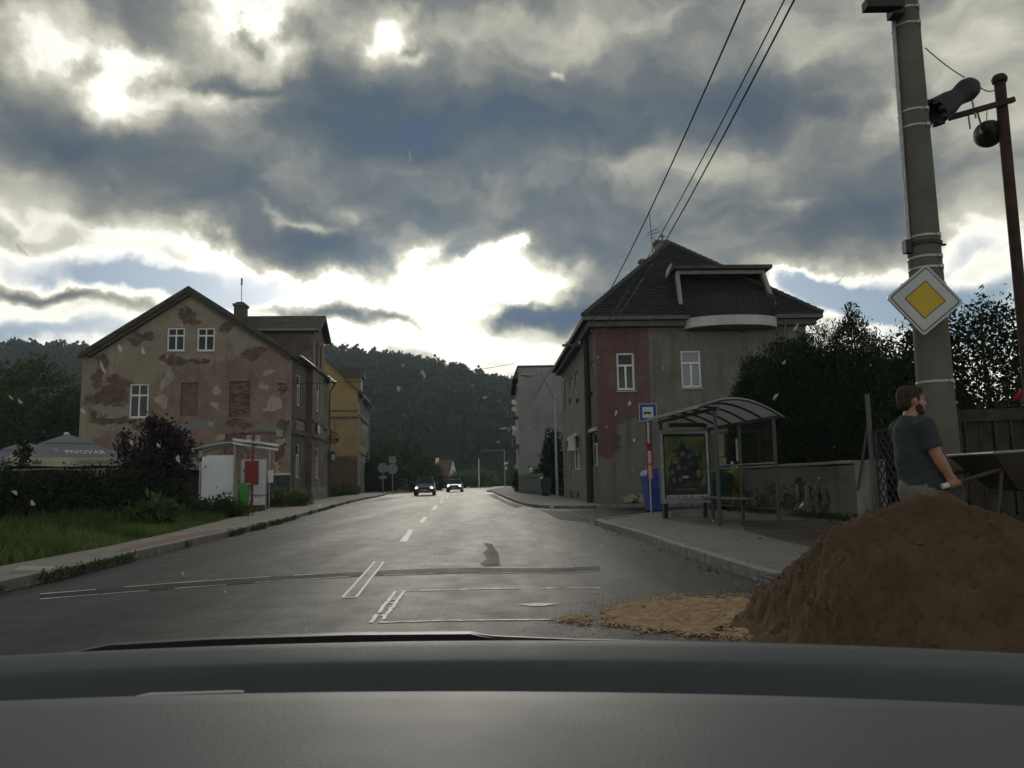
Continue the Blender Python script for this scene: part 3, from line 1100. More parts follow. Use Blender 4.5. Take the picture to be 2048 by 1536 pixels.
def peeling(name, buff, under, brick1, brick2, pale, band):
    t = NT(name)
    co = t.co()
    n = t.noise(6.5, 8, 0.78, co)
    nn = t.math('MULTIPLY_ADD', n, 1.3, -0.65)
    n_lo = t.noise(0.7, 6, 0.7, co)
    a_br = t.step(t.math('ADD', t.attr('brick'), nn), 0.46, 0.54)
    a_un = t.step(t.math('ADD', t.attr('under'), nn), 0.44, 0.56)
    a_pl = t.step(t.math('ADD', t.attr('pale'), nn), 0.46, 0.54)
    a_bd = t.step(t.math('ADD', t.attr('band'), t.math('MULTIPLY', nn, 0.8)), 0.44, 0.56)
    col = t.mix(t.step(n_lo, 0.3, 0.7), shade(buff, 0.8), shade(buff, 1.12))
    und = t.mix(t.step(n_lo, 0.35, 0.65), shade(under, 0.8), shade(under, 1.15))
    col = t.mix(a_un, col, und)
    col = t.mix(a_bd, col, band)
    col = t.mix(a_pl, col, pale)
    # bricks where the render has gone: courses along the wall
    sp = t.n('ShaderNodeSeparateXYZ'); t.put(sp.inputs[0], co)
    cb = t.n('ShaderNodeCombineXYZ')
    t.put(cb.inputs[0], t.math('ADD', sp.outputs[0], sp.outputs[1])); t.put(cb.inputs[1], sp.outputs[2])
    bk = t.n('ShaderNodeTexBrick')
    bk.inputs['Scale'].default_value = 1.0
    bk.inputs['Brick Width'].default_value = 0.30; bk.inputs['Row Height'].default_value = 0.085
    bk.inputs['Mortar Size'].default_value = 0.012; bk.inputs['Bias'].default_value = -0.2
    bk.inputs['Color1'].default_value = (*brick1, 1); bk.inputs['Color2'].default_value = (*brick2, 1)
    bk.inputs['Mortar'].default_value = (*shade(brick1, 0.5), 1)
    t.put(bk.inputs['Vector'], cb.outputs[0])
    bc = t.mix(t.step(t.noise(2.3, 5), 0.4, 0.7), bk.outputs['Color'], shade(brick2, 0.55))
    col = t.mix(a_br, col, bc)
    # rain streaks and soot
    st = t.noise(1.0, 5, 0.6, t.co(scale=(2.2, 2.2, 0.22)))
    col = t.mix(t.math('MULTIPLY', t.step(st, 0.5, 0.75), 0.38), col, shade(buff, 0.28))
    h = t.math('ADD', t.math('MULTIPLY', a_br, t.math('SUBTRACT', 0.0, bk.outputs['Fac'])), t.math('MULTIPLY', t.noise(22, 4), 0.35))
    h = t.math('ADD', h, t.math('MULTIPLY', a_br, -0.6))
    h = t.math('ADD', h, t.math('MULTIPLY', a_un, -0.25))
    MATS[name] = t.done(t.bsdf(col, 0.92, 0.2, 0, t.bump(h, 0.55, 0.03)))
    return MATS[name]


M_PEEL = peeling('peeling_render', (0.245, 0.208, 0.162), (0.20, 0.145, 0.122), (0.180, 0.122, 0.088), (0.145, 0.103, 0.076), (0.335, 0.285, 0.22), (0.17, 0.18, 0.165))
M_FACADE = peeling('grey_brown_render', (0.185, 0.165, 0.135), (0.20, 0.14, 0.12), (0.15, 0.10, 0.07), (0.12, 0.08, 0.06), (0.28, 0.25, 0.21), (0.10, 0.10, 0.095))
M_ROOFOLD = pm('old_roof_sheet', (0.062, 0.060, 0.048), 0.85, 0.35, 3, 0.5, 30, dirt=(0.10, 0.10, 0.06), dirt_amt=0.7, dirt_scale=1.2)
M_VERGEB = pm('verge_board', (0.055, 0.048, 0.038), 0.85, 0.3, 4, 0.3)


def ellipses(X, Y, lst, ragged=0.55):
    """the strongest of several soft ellipses (cx, cy, rx, ry): 1 inside, falling to 0 outside"""
    out = np.zeros_like(X)
    X, Y = X + ragged * (fbm(X * 1.1, Y * 1.1, 301, 6, .65) + .5 * fbm(X * 4, Y * 4, 305, 4, .7)), Y + ragged * .6 * (fbm(X * 1.1, Y * 1.3, 302, 6, .65) + .5 * fbm(X * 4, Y * 4, 306, 4, .7))
    for (cx, cy, rx, ry) in lst:
        q = np.sqrt(((X - cx) / rx) ** 2 + ((Y - cy) / ry) ** 2)
        out = np.maximum(out, np.clip(1.25 - 0.75 * q, 0, 1))
    return out


# ---- left corner house
lh = thing('corner_house', 'gabled old house with peeling brown render and exposed brick left of the road', 'house', (-13.45, 48.5, PZ), rad(3.3))
bpy.context.view_layer.update()
LM = lh.matrix_world.copy()
GW, GE, GA = 12.5, 9.0, 13.05           # gable width, eaves, apex
FMg = frame_M((-GW, 0, 0), (1, 0, 0), (0, 0, 1))


def gx_(px, py):
    p = LP(LM, px, py, 1, 0.0)
    return p.x + GW, p.z


def grect(x0, y0, x1, y1):
    a, b = gx_(x0, y1), gx_(x1, y0)
    return (a[0], a[1], b[0], b[1])


def gell(lst):
    o = []
    for (px, py, rx, ry) in lst:
        c = gx_(px, py); o.append((c[0], c[1], rx / 33.0, ry / 33.0))
    return o


BR = gell([(383, 628, 18, 16), (388, 645, 20, 8), (288, 672, 30, 12), (262, 684, 20, 7), (204, 728, 17, 20), (195, 760, 12, 24), (215, 793, 36, 20), (236, 770, 22, 16), (232, 842, 44, 13), (290, 850, 30, 12), (335, 848, 18, 10),
           (345, 720, 16, 9), (378, 723, 38, 6), (325, 716, 12, 8), (497, 712, 28, 12), (520, 700, 20, 6), (455, 657, 15, 12), (484, 850, 36, 8), (505, 868, 46, 4), (563, 905, 6, 34), (566, 850, 10, 12), (560, 780, 8, 14), (470, 895, 24, 14), (186, 830, 10, 20)])
PAL = gell([(436, 780, 9, 8), (430, 812, 8, 9), (529, 773, 11, 7), (548, 805, 14, 16), (540, 818, 16, 5), (326, 803, 10, 15), (337, 745, 7, 18), (322, 770, 6, 14), (558, 925, 7, 20), (557, 950, 9, 8), (523, 942, 6, 5), (440, 873, 10, 6), (560, 885, 10, 10), (535, 745, 10, 6), (420, 850, 6, 5)])
UN = gell([(470, 800, 150, 95), (440, 900, 170, 75), (250, 900, 100, 34), (400, 760, 60, 30), (560, 720, 30, 20)])
BD = gell([(392, 853, 46, 10), (535, 853, 26, 10)])


def gfields(X, Y):
    f1, f2 = fbm(X * 1.6, Y * 2.2, 7, 5, 0.6), fbm(X * 0.9, Y * 0.9, 19, 5, 0.6)
    return {'brick': ellipses(X, Y, BR) * 0.9 + f1 * 0.52 - 0.03,
            'under': np.clip(ellipses(X, Y, UN) * 0.9 + f2 * 0.4, 0, 1),
            'pale': ellipses(X, Y, PAL, .4) + f1 * 0.35 - 0.05,
            'band': ellipses(X, Y, BD) * 0.9 + f1 * 0.3}


W1, W2, W3 = grect(257, 767, 298, 836), grect(333, 655, 370, 702), grect(393, 655, 430, 702)
N1, N2, N3 = grect(360, 765, 397, 832) + (0.13,), grect(457, 762, 501, 835) + (0.13,), grect(449, 867, 500, 920) + (0.10,)
gtop = lambda x: GE + (GA - GE) * (1 - abs(x - GW / 2) / (GW / 2))
wall_grid('gable_wall', lh, FMg, GW, gtop, [W1, W2, W3], M_PEEL, 0.11, gfields, 0.03, 0.15, [N1, N2, N3])
M_NICHE = pm('niche_render', (0.13, 0.092, 0.075), 0.95, 0.2, 3, 0.4)
for nch, m in ((N1, M_NICHE), (N3, M_NICHE)):
    mb = MB(); x0, y0, x1, y1, d = nch
    mb.add([FMg @ Vector(p) for p in ((x0, y0, -d), (x1, y0, -d), (x1, y1, -d), (x0, y1, -d))], [(0, 1, 2, 3)])
    mb.build('blind_window', m, lh)
# the second blind window is filled with bricks, laid one by one
x0, y0, x1, y1, d = N2
mb = MB(); mb.add([FMg @ Vector(p) for p in ((x0, y0, -d), (x1, y0, -d), (x1, y1, -d), (x0, y1, -d))], [(0, 1, 2, 3)])
nfill = mb.build('blind_window', pm('old_mortar', (0.12, 0.105, 0.085), 0.95, 0.2, 5, 0.3), lh)
rb = random.Random(3)
bmats = [pm('brick_%s' % k, c, 0.9, 0.2, 6, 0.3) for k, c in (('red', (0.15, 0.085, 0.06)), ('dark', (0.10, 0.066, 0.05)), ('tan', (0.20, 0.135, 0.09)))]
bmes = []
for m in bmats:
    b_ = MB(); b_.box((0, 0, 0), (0.27, 0.07, 0.05)); bmes.append(b_.mesh('brick', m))
rows = int((y1 - y0) / 0.085)
for r in range(rows):
    xx = x0 + (0.0 if r % 2 else -0.14)
    while xx < x1 - 0.08:
        a, b = max(xx, x0 + .004), min(xx + 0.275, x1 - .004)
        if b - a > 0.06 and len(nfill.children) < 150:
            o = link('brick', rb.choice(bmes), nfill)
            o.matrix_local = FMg @ Matrix.Translation(((a + b) / 2, y0 + (r + .5) * 0.085, -d + 0.018 + rb.uniform(-.012, .014))) @ Matrix.Diagonal(((b - a - .012) / 0.27, 1, 1, 1))
        xx += 0.287
for w in (W1, W2, W3):
    window(lh, FMg, *w, depth=0.13, bars='TX', fw=0.10)

# street front, with a projecting middle bay under a cross gable
FL = 12.9
FMf = frame_M((0, 0, 0), (0, 1, 0), (0, 0, 1))
RY0, RY1, RX = 4.4, 8.6, 0.42


def fy(px, py, c=0.0):
    p = LP(LM, px, py, 0, c)
    return p.y, p.z


def ffields(X, Y):
    f1, f2 = fbm(X * 1.1, Y * 1.5, 31, 5, 0.6), fbm(X * 0.6, Y * 0.6, 37, 4)
    return {'brick': 0.22 + f1 * 0.45 + np.clip(0.5 - Y, 0, .5) * .4, 'under': 0.3 + f2 * 0.6 + (Y > 5.2) * 0.25,
            'pale': 0.2 + f1 * -0.5 + (Y < 0.95) * 0.4, 'band': 0.15 + f2 * 0.5 + (np.abs(Y - 2.8) < 1.3) * 0.2}


fwin = [(1.5, 6.0, 2.75, 8.0), (1.5, 1.5, 2.75, 3.6), (10.0, 6.0, 11.1, 8.0), (9.9, 0.3, 11.2, 3.3)]
wall_grid('street_wall', lh, FMf, FL, lambda x: GE, fwin, M_FACADE, 0.25, ffields)
for w in fwin[:3]:
    window(lh, FMf, *w, depth=0.13, fw=0.09)
dmb = MB(); x0, y0, x1, y1 = fwin[3]
dmb.add([FMf @ Vector(p) for p in ((x0, y0, -.15), (x1, y0, -.15), (x1, y1, -.15), (x0, y1, -.15))], [(0, 1, 2, 3)])
for k in (0.28, 0.72):
    dmb.add([FMf @ Vector((x0 + (x1 - x0) * k + sx * 0.2, yy, -.14)) for sx, yy in ((-1, .6), (1, .6), (1, 2.3), (-1, 2.3))], [(0, 1, 2, 3)])
dmb.build('door', M_FRAME_BR, lh)
FMr = frame_M((RX, RY0, 0), (0, 1, 0), (0, 0, 1))
CG_E, CG_A = 11.35, 12.6
rwin = [(1.5, 6.0, 2.7, 8.1), (1.5, 1.45, 2.7, 3.5), (1.0, 9.0, 1.85, 10.7), (2.35, 9.0, 3.2, 10.7)]
RW = RY1 - RY0
wall_grid('bay_wall', lh, FMr, RW, lambda x: CG_E + (CG_A - CG_E) * (1 - abs(x - RW / 2) / (RW / 2)), rwin, M_FACADE, 0.25, ffields)
for w in rwin[:2]:
    window(lh, FMr, *w, depth=0.13, fw=0.09)
for w in rwin[2:]:
    window(lh, FMr, *w, depth=0.13, fw=0.07, frame=M_FRAME_BR)
sb = MB()
for y in (RY0, RY1):
    sb.add([(-6.0, y, GE - 0.5), (RX, y, 0), (RX, y, CG_E), (-6.0, y, CG_E), (-0.02, y, 0), (-0.02, y, GE - .5)], [(4, 1, 2, 5), (0, 5, 2, 3)])
sb.build('bay_side_wall', pm('brown_red_render', (0.16, 0.105, 0.085), 0.9, 0.25, 1.5, 0.3, 30, dirt=(0.06, 0.05, 0.045), dirt_amt=0.6), lh)
bk = MB(); bk.b2((-GW, FL, 0), (0, FL + 0.2, GE)); bk.b2((-GW - .02, 0.02, 0), (-GW + 0.2, FL, GE)); bk.build('rear_wall', M_NICHE, lh)
# ledges, plinth
M_LEDGE = pm('ledge_stone', (0.14, 0.125, 0.105), 0.9, 0.2, 3, 0.3, dirt=(0.05, 0.045, 0.04))
for z, dz, pr in ((5.15, 0.16, 0.10), (4.15, 0.20, 0.14), (8.75, 0.22, 0.16)):
    for lo_, hi_ in (((0.002, 0.05, z), (pr, RY0 - 0.003, z + dz)), ((0.002, RY1 + 0.003, z), (pr, FL, z + dz)), ((RX + 0.002, RY0 - 0.1, z), (RX + pr, RY1 + 0.1, z + dz))):
        lb = MB(); lb.b2(lo_, hi_); lb.build('string_course', M_LEDGE, lh)
pb = MB()
pb.b2((0.003, 0.0, 0), (0.10, RY0 - 0.002, 0.85)); pb.b2((0.003, RY1 + .002, 0), (0.10, FL, 0.85)); pb.b2((RX + .003, RY0 - .06, 0), (RX + .09, RY1 + .06, 0.85))
pb.build('plinth', pm('plinth_render', (0.25, 0.225, 0.185), 0.95, 0.25, 2, 0.4, 30, dirt=(0.09, 0.08, 0.065), dirt_amt=0.8), lh)
pn = MB(); pn.b2((0.004, 0.9, 4.45), (0.045, 3.6, 5.05)); pn.build('frieze_panel', pm('frieze_render', (0.33, 0.30, 0.25), 0.9, 0.25, 5, 0.3, dirt=(0.13, 0.11, 0.09), dirt_amt=0.8, dirt_scale=3), lh)


def slab_roof(mb, e0, e1, r1, r0, th=0.16):
    """a roof slope from the eave edge e0-e1 to the ridge edge r0-r1"""
    p = [Vector(q) for q in (e0, e1, r1, r0)]
    n = (p[1] - p[0]).cross(p[3] - p[0]).normalized()
    if n.z < 0:
        n = -n
    vs = p + [q - n * th for q in p]
    mb.add(vs, [(0, 1, 2, 3), (7, 6, 5, 4), (0, 4, 5, 1), (1, 5, 6, 2), (2, 6, 7, 3), (3, 7, 4, 0)])


rm = MB()
k = (GA - GE) / (GW / 2)
oh = 0.5
rz_ = GA + 0.17
slab_roof(rm, (oh, -0.38, rz_ - k * (GW / 2 + oh)), (oh, FL + .3, rz_ - k * (GW / 2 + oh)), (-GW / 2, FL + .3, rz_), (-GW / 2, -0.38, rz_))
slab_roof(rm, (-GW - .15, -0.38, rz_ - k * (GW / 2 + .15)), (-GW - .15, FL + .3, rz_ - k * (GW / 2 + .15)), (-GW / 2, FL + .3, rz_ + .002), (-GW / 2, -0.38, rz_ + .002))
roof = rm.build('roof', M_ROOFOLD, lh)
cr = MB()
cz = CG_A + 0.15
kk = (CG_A - CG_E) / (RW / 2)
ym = (RY0 + RY1) / 2
for s in (-1, 1):
    slab_roof(cr, (RX + .45, ym + s * (RW / 2 + .4), cz - kk * (RW / 2 + .4)), (-6.0, ym + s * (RW / 2 + .4), cz - kk * (RW / 2 + .4)), (-6.0, ym, cz + .001 * s), (RX + .45, ym, cz + .001 * s), 0.13)
cr.build('cross_gable_roof', M_ROOFOLD, lh)
for s in (-1, 1):
    vb = MB()
    ov = oh * .9 if s > 0 else .13
    a = Vector((-GW / 2 + s * (GW / 2 + ov), -0.30, rz_ - k * (GW / 2 + ov) - 0.24)); b = Vector((-GW / 2, -0.30, rz_ - 0.24))
    vb.beam(a, b, 0.09, 0.17)
    a2, b2_ = a + Vector((0, .17, -0.22)), b + Vector((0, .17, -0.22))
    vb.beam(a2 + Vector((-s * .5, 0, .3)), b2_, 0.26, 0.17)
    vb.build('verge_board', M_VERGEB, lh); vb = MB()
    c, d_ = Vector((RX + .40, ym + s * (RW / 2 + .38), cz - kk * (RW / 2 + .38) - .2)), Vector((RX + .40, ym, cz - .2))
    vb.beam(c, d_, 0.08, 0.2); vb.build('verge_board', M_VERGEB, lh)
ez = rz_ - k * (GW / 2 + oh)
for p_ in ([(oh + .06, -0.3, ez - .02), (oh + .06, RY0 - .3, ez - .02)], [(oh + .06, RY1 + .3, ez - .02), (oh + .06, FL + .3, ez - .02)], [(RX + .4, RY0 - .47, cz - kk * (RW / 2 + .4)), (-3.4, RY0 - .47, cz - kk * (RW / 2 + .4))]):
    gb = MB(); gb.tube(p_, 0.075, 8); gb.build('gutter', M_ZINC, lh)
for p_ in ([(oh + .06, 0.12, ez - .05), (0.30, 0.12, ez - .55), (0.13, 0.12, ez - .8), (0.13, 0.12, 5.4), (0.22, 0.12, 5.2), (0.22, 0.12, 4.1), (0.13, 0.12, 3.9), (0.13, 0.12, 0.05)], [(oh + .06, FL - .1, ez - .05), (0.13, FL - .1, ez - .8), (0.13, FL - .1, 5.4), (0.22, FL - .1, 5.2), (0.22, FL - .1, 4.1), (0.13, FL - .1, 3.9), (0.13, FL - .1, 0.05)]):
    dp = MB(); dp.tube(p_, 0.06, 8); dp.build('downpipe', M_DARKMETAL, lh)
ch = MB()
ch.b2((-5.1, 5.2, 11.6), (-4.4, 6.1, 13.2)); ch.b2((-5.17, 5.1, 13.2), (-4.33, 6.2, 13.36)); ch.b2((-5.0, 5.3, 13.36), (-4.5, 6.0, 13.5))
chim = ch.build('chimney', pm('chimney_brick', (0.10, 0.08, 0.065), 0.95, 0.3, 6, 0.5), lh)
an = MB(); an.tube([(-4.75, 5.7, 13.45), (-4.75, 5.7, 15.1)], 0.025, 6); an.b2((-4.80, 5.66, 14.75), (-4.70, 5.74, 15.25)); an.build('antenna', M_DARKMETAL, chim)
eb = MB(); a = gx_(554, 861); b = gx_(567, 873)
eb.add([], []); eb.box((FMg @ Vector(((a[0] + b[0]) / 2, (a[1] + b[1]) / 2, 0.09))), (0.42, 0.18, 0.42)); eb.build('meter_box', pm('grey_box', (0.22, 0.24, 0.235), 0.6, 0.1, 4, 0.1), lh)
ab = MB(); q = gx_(568, 768)
a = FMg @ Vector((q[0], q[1], 0.0)); ab.tube([a, a + Vector((0, -.5, 0))], 0.03, 6); ab.box(a + Vector((0.05, -.1, -.25)), (0.2, 0.2, 0.22)); ab.build('wall_bracket', M_DARKMETAL, lh)

# signs on its street front
def plate_thing(name, label, cat, loc, rz=0.0):
    return thing(name, label, cat, loc, rz)


w_ = LM @ Vector((RX + 0.05, 6.1, 4.75))
t_ = thing('house_sign', 'small framed white board above the ground floor of the peeling corner house', 'sign', w_, rad(3.3))
mb = MB(); mb.b2((0, -.55, -.36), (0.08, .55, .36)); mb.build('frame', M_DARKMETAL, t_)
mb = MB(); mb.b2((0.081, -.42, -.25), (0.095, .42, .25)); mb.build('board', pm('board_white', (0.45, 0.45, 0.43), 0.6, 0.1, 3, 0.05), t_)
mb = MB(); mb.add([(0.10, y, z) for y, z in ((-.3, .05), (-.1, .05), (-.1, .12), (-.3, .12))], [(0, 1, 2, 3)])
cpos = P(668, 876, 61.6)
t_ = thing('pub_sign', 'round brewery pub sign with orange emblem hanging from the corner house', 'sign', cpos)
mb = MB(); mb.tube([(0.40 * math.cos(a), 0, 0.40 * math.sin(a)) for a in np.linspace(0, 2 * PI, 25)], 0.035, 6, False); mb.build('ring', M_BLACK, t_)
RX90 = Matrix.Rotation(rad(90), 4, 'X')
mb = MB(); mb.lathe([(0.385, -.02), (0.385, .02)], 24, RX90); mb.build('disc', pm('sign_cream', (0.36, 0.26, 0.16), 0.6, 0.15, 4, 0.05), t_)
mb = MB()
mb.prism([(-.36, -.12), (-.22, -.02), (-.1, -.08), (0, .02), (.1, -.08), (.22, -.02), (.36, -.12), (.26, -.24), (0, -.16), (-.26, -.24)], .021, .034, RX90)
mb.build('emblem_wings', M_BLACK, t_)
mb = MB(); mb.lathe([(0.13, .021), (0.13, .04)], 16, Matrix.Translation((0, 0, .12)) @ RX90); mb.prism([(-.05, -.3), (.05, -.3), (.12, .05), (-.12, .05)], .036, .046, RX90)
mb.build('emblem_head', pm('emblem_orange', (0.42, 0.13, 0.04), 0.6, 0.15, 4, 0.05), t_)
mb = MB(); mb.tube([(-.02, 0, 0.42), (-.02, 0, 0.55), (-0.62, 0.5, 0.6)], 0.025, 6); mb.build('bracket', M_BLACK, t_)
cpos = P(663, 912, 61.9)
t_ = thing('lamp_box_sign', 'dark boxed sign with a small hood and white panel beside the corner house', 'sign', cpos)
mb = MB(); mb.b2((-.45, -.14, -.38), (.30, .14, .2)); mb.build('box', M_BLACK, t_)
mb = MB(); mb.b2((-.55, -.24, .205), (.42, .24, .28)); mb.b2((-.45, -.2, .28), (.2, .2, .36)); mb.build('hood', M_DARKMETAL, t_)
mb = MB(); mb.b2((.02, -.155, -.3), (.28, -.141, .12)); mb.build('panel', M_WHITE, t_)
mb = MB(); mb.tube([(-.45, 0, .1), (-0.75, 0, .1)], 0.03, 6); mb.build('bracket', M_BLACK, t_)

# ---- yellow three storey house
yh = thing('yellow_house', 'tall ochre yellow house with bare brick ground floor behind the corner house', 'house', (-17.05, 88.0, PZ), rad(6.2))
bpy.context.view_layer.update()
YM = yh.matrix_world.copy()
M_OCHRE = peeling('ochre_render', (0.30, 0.212, 0.095), (0.26, 0.185, 0.095), (0.155, 0.098, 0.062), (0.125, 0.08, 0.055), (0.35, 0.27, 0.16), (0.10, 0.09, 0.075))
FMy = frame_M((-14, 0, 0), (1, 0, 0), (0, 0, 1))
YE, YA = 11.2, 15.4


def yfields(X, Y):
    f1, f2 = fbm(X * 0.8, Y * 0.8, 41, 5, 0.6), fbm(X * 0.5, Y * 0.5, 43, 4)
    return {'brick': np.clip((4.15 + f1 * 0.35 - Y) * 2, 0, 1), 'under': f2 * .5 + .3, 'pale': f1 * 0.4 + 0.1, 'band': (np.abs(Y - 8.9) < 0.14) * 0.9}


def ytop(x):
    d = 14 - x
    return min(YE + d * 1.0, YA)


wall_grid('gable_wall', yh, FMy, 14.0, ytop, [], M_OCHRE, 0.25, yfields)
FMyf = frame_M((0, 0, 0), (0, 1, 0), (0, 0, 1))
ywin = [(y, z, y + 1.1, z + 2.0) for z in (1.6, 5.4, 9.0) for y in (1.6, 4.4, 7.2, 10.0, 12.8)]
YL = 15.5
wall_grid('street_wall', yh, FMyf, YL, lambda x: YE, ywin, M_FACADE, 0.3, lambda X, Y: {'brick': 0.25 + fbm(X, Y, 5, 4) * .5, 'under': .3 + fbm(X * .5, Y * .5, 6) * .4, 'pale': 0.45 + fbm(X * .7, Y * .7, 8) * .5, 'band': 0 * X})
for w in ywin:
    window(yh, FMyf, *w, depth=0.15, fw=0.07, frame=M_FRAME_BR, sill=False)
for a_, b_ in (((0.003, 0, 4.4), (0.16, YL, 4.65)), ((0.003, 0, 8.401), (0.16, YL, 8.64)), ((-13.9, -0.08, 8.15), (0.1, -0.003, 8.4)), ((-13.9, -0.05, 3.98), (0, -0.003, 4.08))):
    mb = MB(); mb.b2(a_, b_); mb.build('string_course', pm('ledge_dark', (0.09, 0.075, 0.055), 0.9, 0.2, 3, 0.2), yh)
mb = MB()
slab_roof(mb, (0.6, -0.35, YE - .45), (0.6, YL + .3, YE - .45), (-4.4, YL + .3, YE + 4.5), (-4.4, -0.35, YE + 4.5), 0.14)
mb.b2((-14, -0.3, YA - .05), (-4.2, YL, YA + 0.2))
mb.build('roof', pm('brown_roof', (0.07, 0.06, 0.05), 0.85, 0.3, 2, 0.4, 30), yh)
dm = MB(); dm.b2((-2.6, 2.2, 11.5), (0.1, 4.3, 13.0)); dorm = dm.build('dormer', M_OCHRE, yh)
mb = MB(); mb.add([(-3.2, 1.9, 13.02), (0.45, 1.9, 13.02), (0.45, 3.25, 14.3), (-3.2, 3.25, 14.3), (0.45, 4.6, 13.02), (-3.2, 4.6, 13.02)], [(0, 1, 2, 3), (3, 2, 4, 5), (1, 4, 2), (0, 3, 5), (0, 5, 4, 1)])
mb.build('dormer_roof', M_VERGEB, dorm)
mb = MB(); mb.b2((0.10, 2.35, 11.6), (0.16, 2.55, 12.95)); mb.b2((0.10, 3.95, 11.6), (0.16, 4.15, 12.95)); mb.build('dormer_trim', M_WHITE, dorm)
mb = MB(); mb.tube([(0.65, -.3, YE - .47), (0.65, YL + .3, YE - .47)], 0.08, 6); mb.build('gutter', M_ZINC, yh)
for y in (0.15, YL - .1):
    mb = MB(); mb.tube([(0.65, y, YE - .5), (0.65, y, YE - .7), (0.12, y, YE - 1.4), (0.12, y, 0)], 0.06, 6); mb.build('downpipe', M_GALV, yh)
mb = MB(); mb.tube([(0, 3.6, 8.0), (0.0, 3.6, 7.9), (1.0, 3.6, 7.9)], 0.03, 5); mb.tube([(0.6, 3.6, 7.6), (0.6, 3.6, 8.15)], 0.025, 5); mb.build('wall_bracket', M_DARKMETAL, yh)
mb = MB(); mb.b2((-13.9, 0.1, 0), (-13.7, YL, YE)); mb.b2((-13.9, YL - .1, 0), (0, YL + .1, YE)); mb.build('rear_wall', M_NICHE, yh)

# ---- right house
rh = thing('hip_roofed_house', 'grey house with faded red corner render, dark hip roof and curved balcony', 'house', (3.64, 34.3, PZ), rad(1.9))
bpy.context.view_layer.update()
RMt = rh.matrix_world.copy()
t = NT('red_grey_render')
n = t.noise(3.0, 6, 0.7); nn = t.math('MULTIPLY_ADD', n, 0.4, -0.2)
a_red = t.step(t.math('ADD', t.attr('red'), nn), 0.44, 0.56)
a_dmp = t.step(t.math('ADD', t.attr('damp'), nn), 0.40, 0.60)
a_br = t.step(t.math('ADD', t.attr('brick'), nn), 0.45, 0.55)
lo = t.noise(0.6, 6, 0.7)
c = t.mix(t.step(lo, 0.3, 0.7), (0.125, 0.118, 0.104), (0.185, 0.175, 0.153))
c = t.mix(a_red, c, t.mix(t.step(lo, 0.35, 0.65), (0.105, 0.058, 0.053), (0.135, 0.08, 0.073)))
c = t.mix(t.math('MULTIPLY', a_dmp, 0.75), c, (0.12, 0.115, 0.10))
st = t.noise(1.0, 5, 0.6, t.co(scale=(2.5, 2.5, 0.2)))
c = t.mix(t.math('MULTIPLY', t.step(st, 0.45, 0.75), 0.5), c, (0.05, 0.047, 0.042))
vo = t.n('ShaderNodeTexVoronoi'); vo.inputs['Scale'].default_value = 3.2
vo2 = t.n('ShaderNodeTexVoronoi', feature='DISTANCE_TO_EDGE'); vo2.inputs['Scale'].default_value = 3.2
co = t.co(scale=(1, 1, 1.6)); t.put(vo.inputs['Vector'], co); t.put(vo2.inputs['Vector'], co)
stone = t.mix(t.step(vo2.outputs['Distance'], 0.0, 0.06), (0.05, 0.045, 0.04), t.mix(t.n('ShaderNodeTexWhiteNoise').outputs[0], (0.16, 0.14, 0.11), (0.22, 0.20, 0.17)))
c = t.mix(a_br, c, stone)
h = t.math('ADD', t.math('MULTIPLY', t.noise(25, 4), 0.4), t.math('MULTIPLY', a_br, t.math('MULTIPLY', vo2.outputs['Distance'], 4)))
M_RH = t.done(t.bsdf(c, 0.92, 0.2, 0, t.bump(h, 0.5, 0.03)))
FW, RE = 9.3, 8.05
FMh = frame_M((0, 0, 0), (1, 0, 0), (0, 0, 1))


def hxz(px, py):
    p = LP(RMt, px, py, 1, 0.0)
    return p.x, p.z


def hrect(x0, y0, x1, y1):
    a, b = hxz(x0, y1), hxz(x1, y0)
    return (a[0], a[1], b[0], b[1])


RXE = hxz(1302, 800)[0]
GP = [(*hxz(1262, 905), 0.65, 1.45), (*hxz(1215, 960), 1.0, 1.3), (*hxz(1250, 975), 2.0, 1.4)]


def hfields(X, Y):
    f1 = fbm(X * 1.3, Y * 1.3, 51, 5, 0.6)
    edge = hxz(1240, 905)[1]
    red = np.clip((RXE - X) * 1.2 + 0.5, 0, 1) * np.clip((Y - (edge - 0.2 - 0.15 * X)) * 1.2 + .5, 0, 1)
    red = np.where(ellipses(X, Y, GP[:1]) > 0.5, 0, red)
    brick = np.clip(1.15 - np.sqrt(((X - 2.6) / 1.9) ** 2 + ((Y - 0.25) / 0.55) ** 2), 0, 1) + f1 * .25
    return {'red': red + f1 * .12, 'damp': 0.3 + f1 * 0.6, 'brick': brick}


HW = [hrect(1235, 705, 1268, 780), hrect(1364, 700, 1401, 775)]
wall_grid('front_wall', rh, FMh, FW, lambda x: RE, HW, M_RH, 0.15, hfields, 0.05, 0.17)
window(rh, FMh, *HW[0], depth=0.14, fw=0.085)
window(rh, FMh, *HW[1], depth=0.14, fw=0.085, pane=M_CURT if False else glass_mat('curtained_glass', (0.22, 0.235, 0.27), 0.12))
# side wall along the main road
FMs = frame_M((0, 15.8, 0), (0, -1, 0), (0, 0, 1))
SW = 15.8


def sx_(px, py):
    p = LP(RMt, px, py, 0, 0.0)
    return SW - p.y, p.z


def srect(x0, y0, x1, y1):
    a, b = sx_(x0, y1), sx_(x1, y0)
    return (min(a[0], b[0]), a[1], max(a[0], b[0]), b[1])


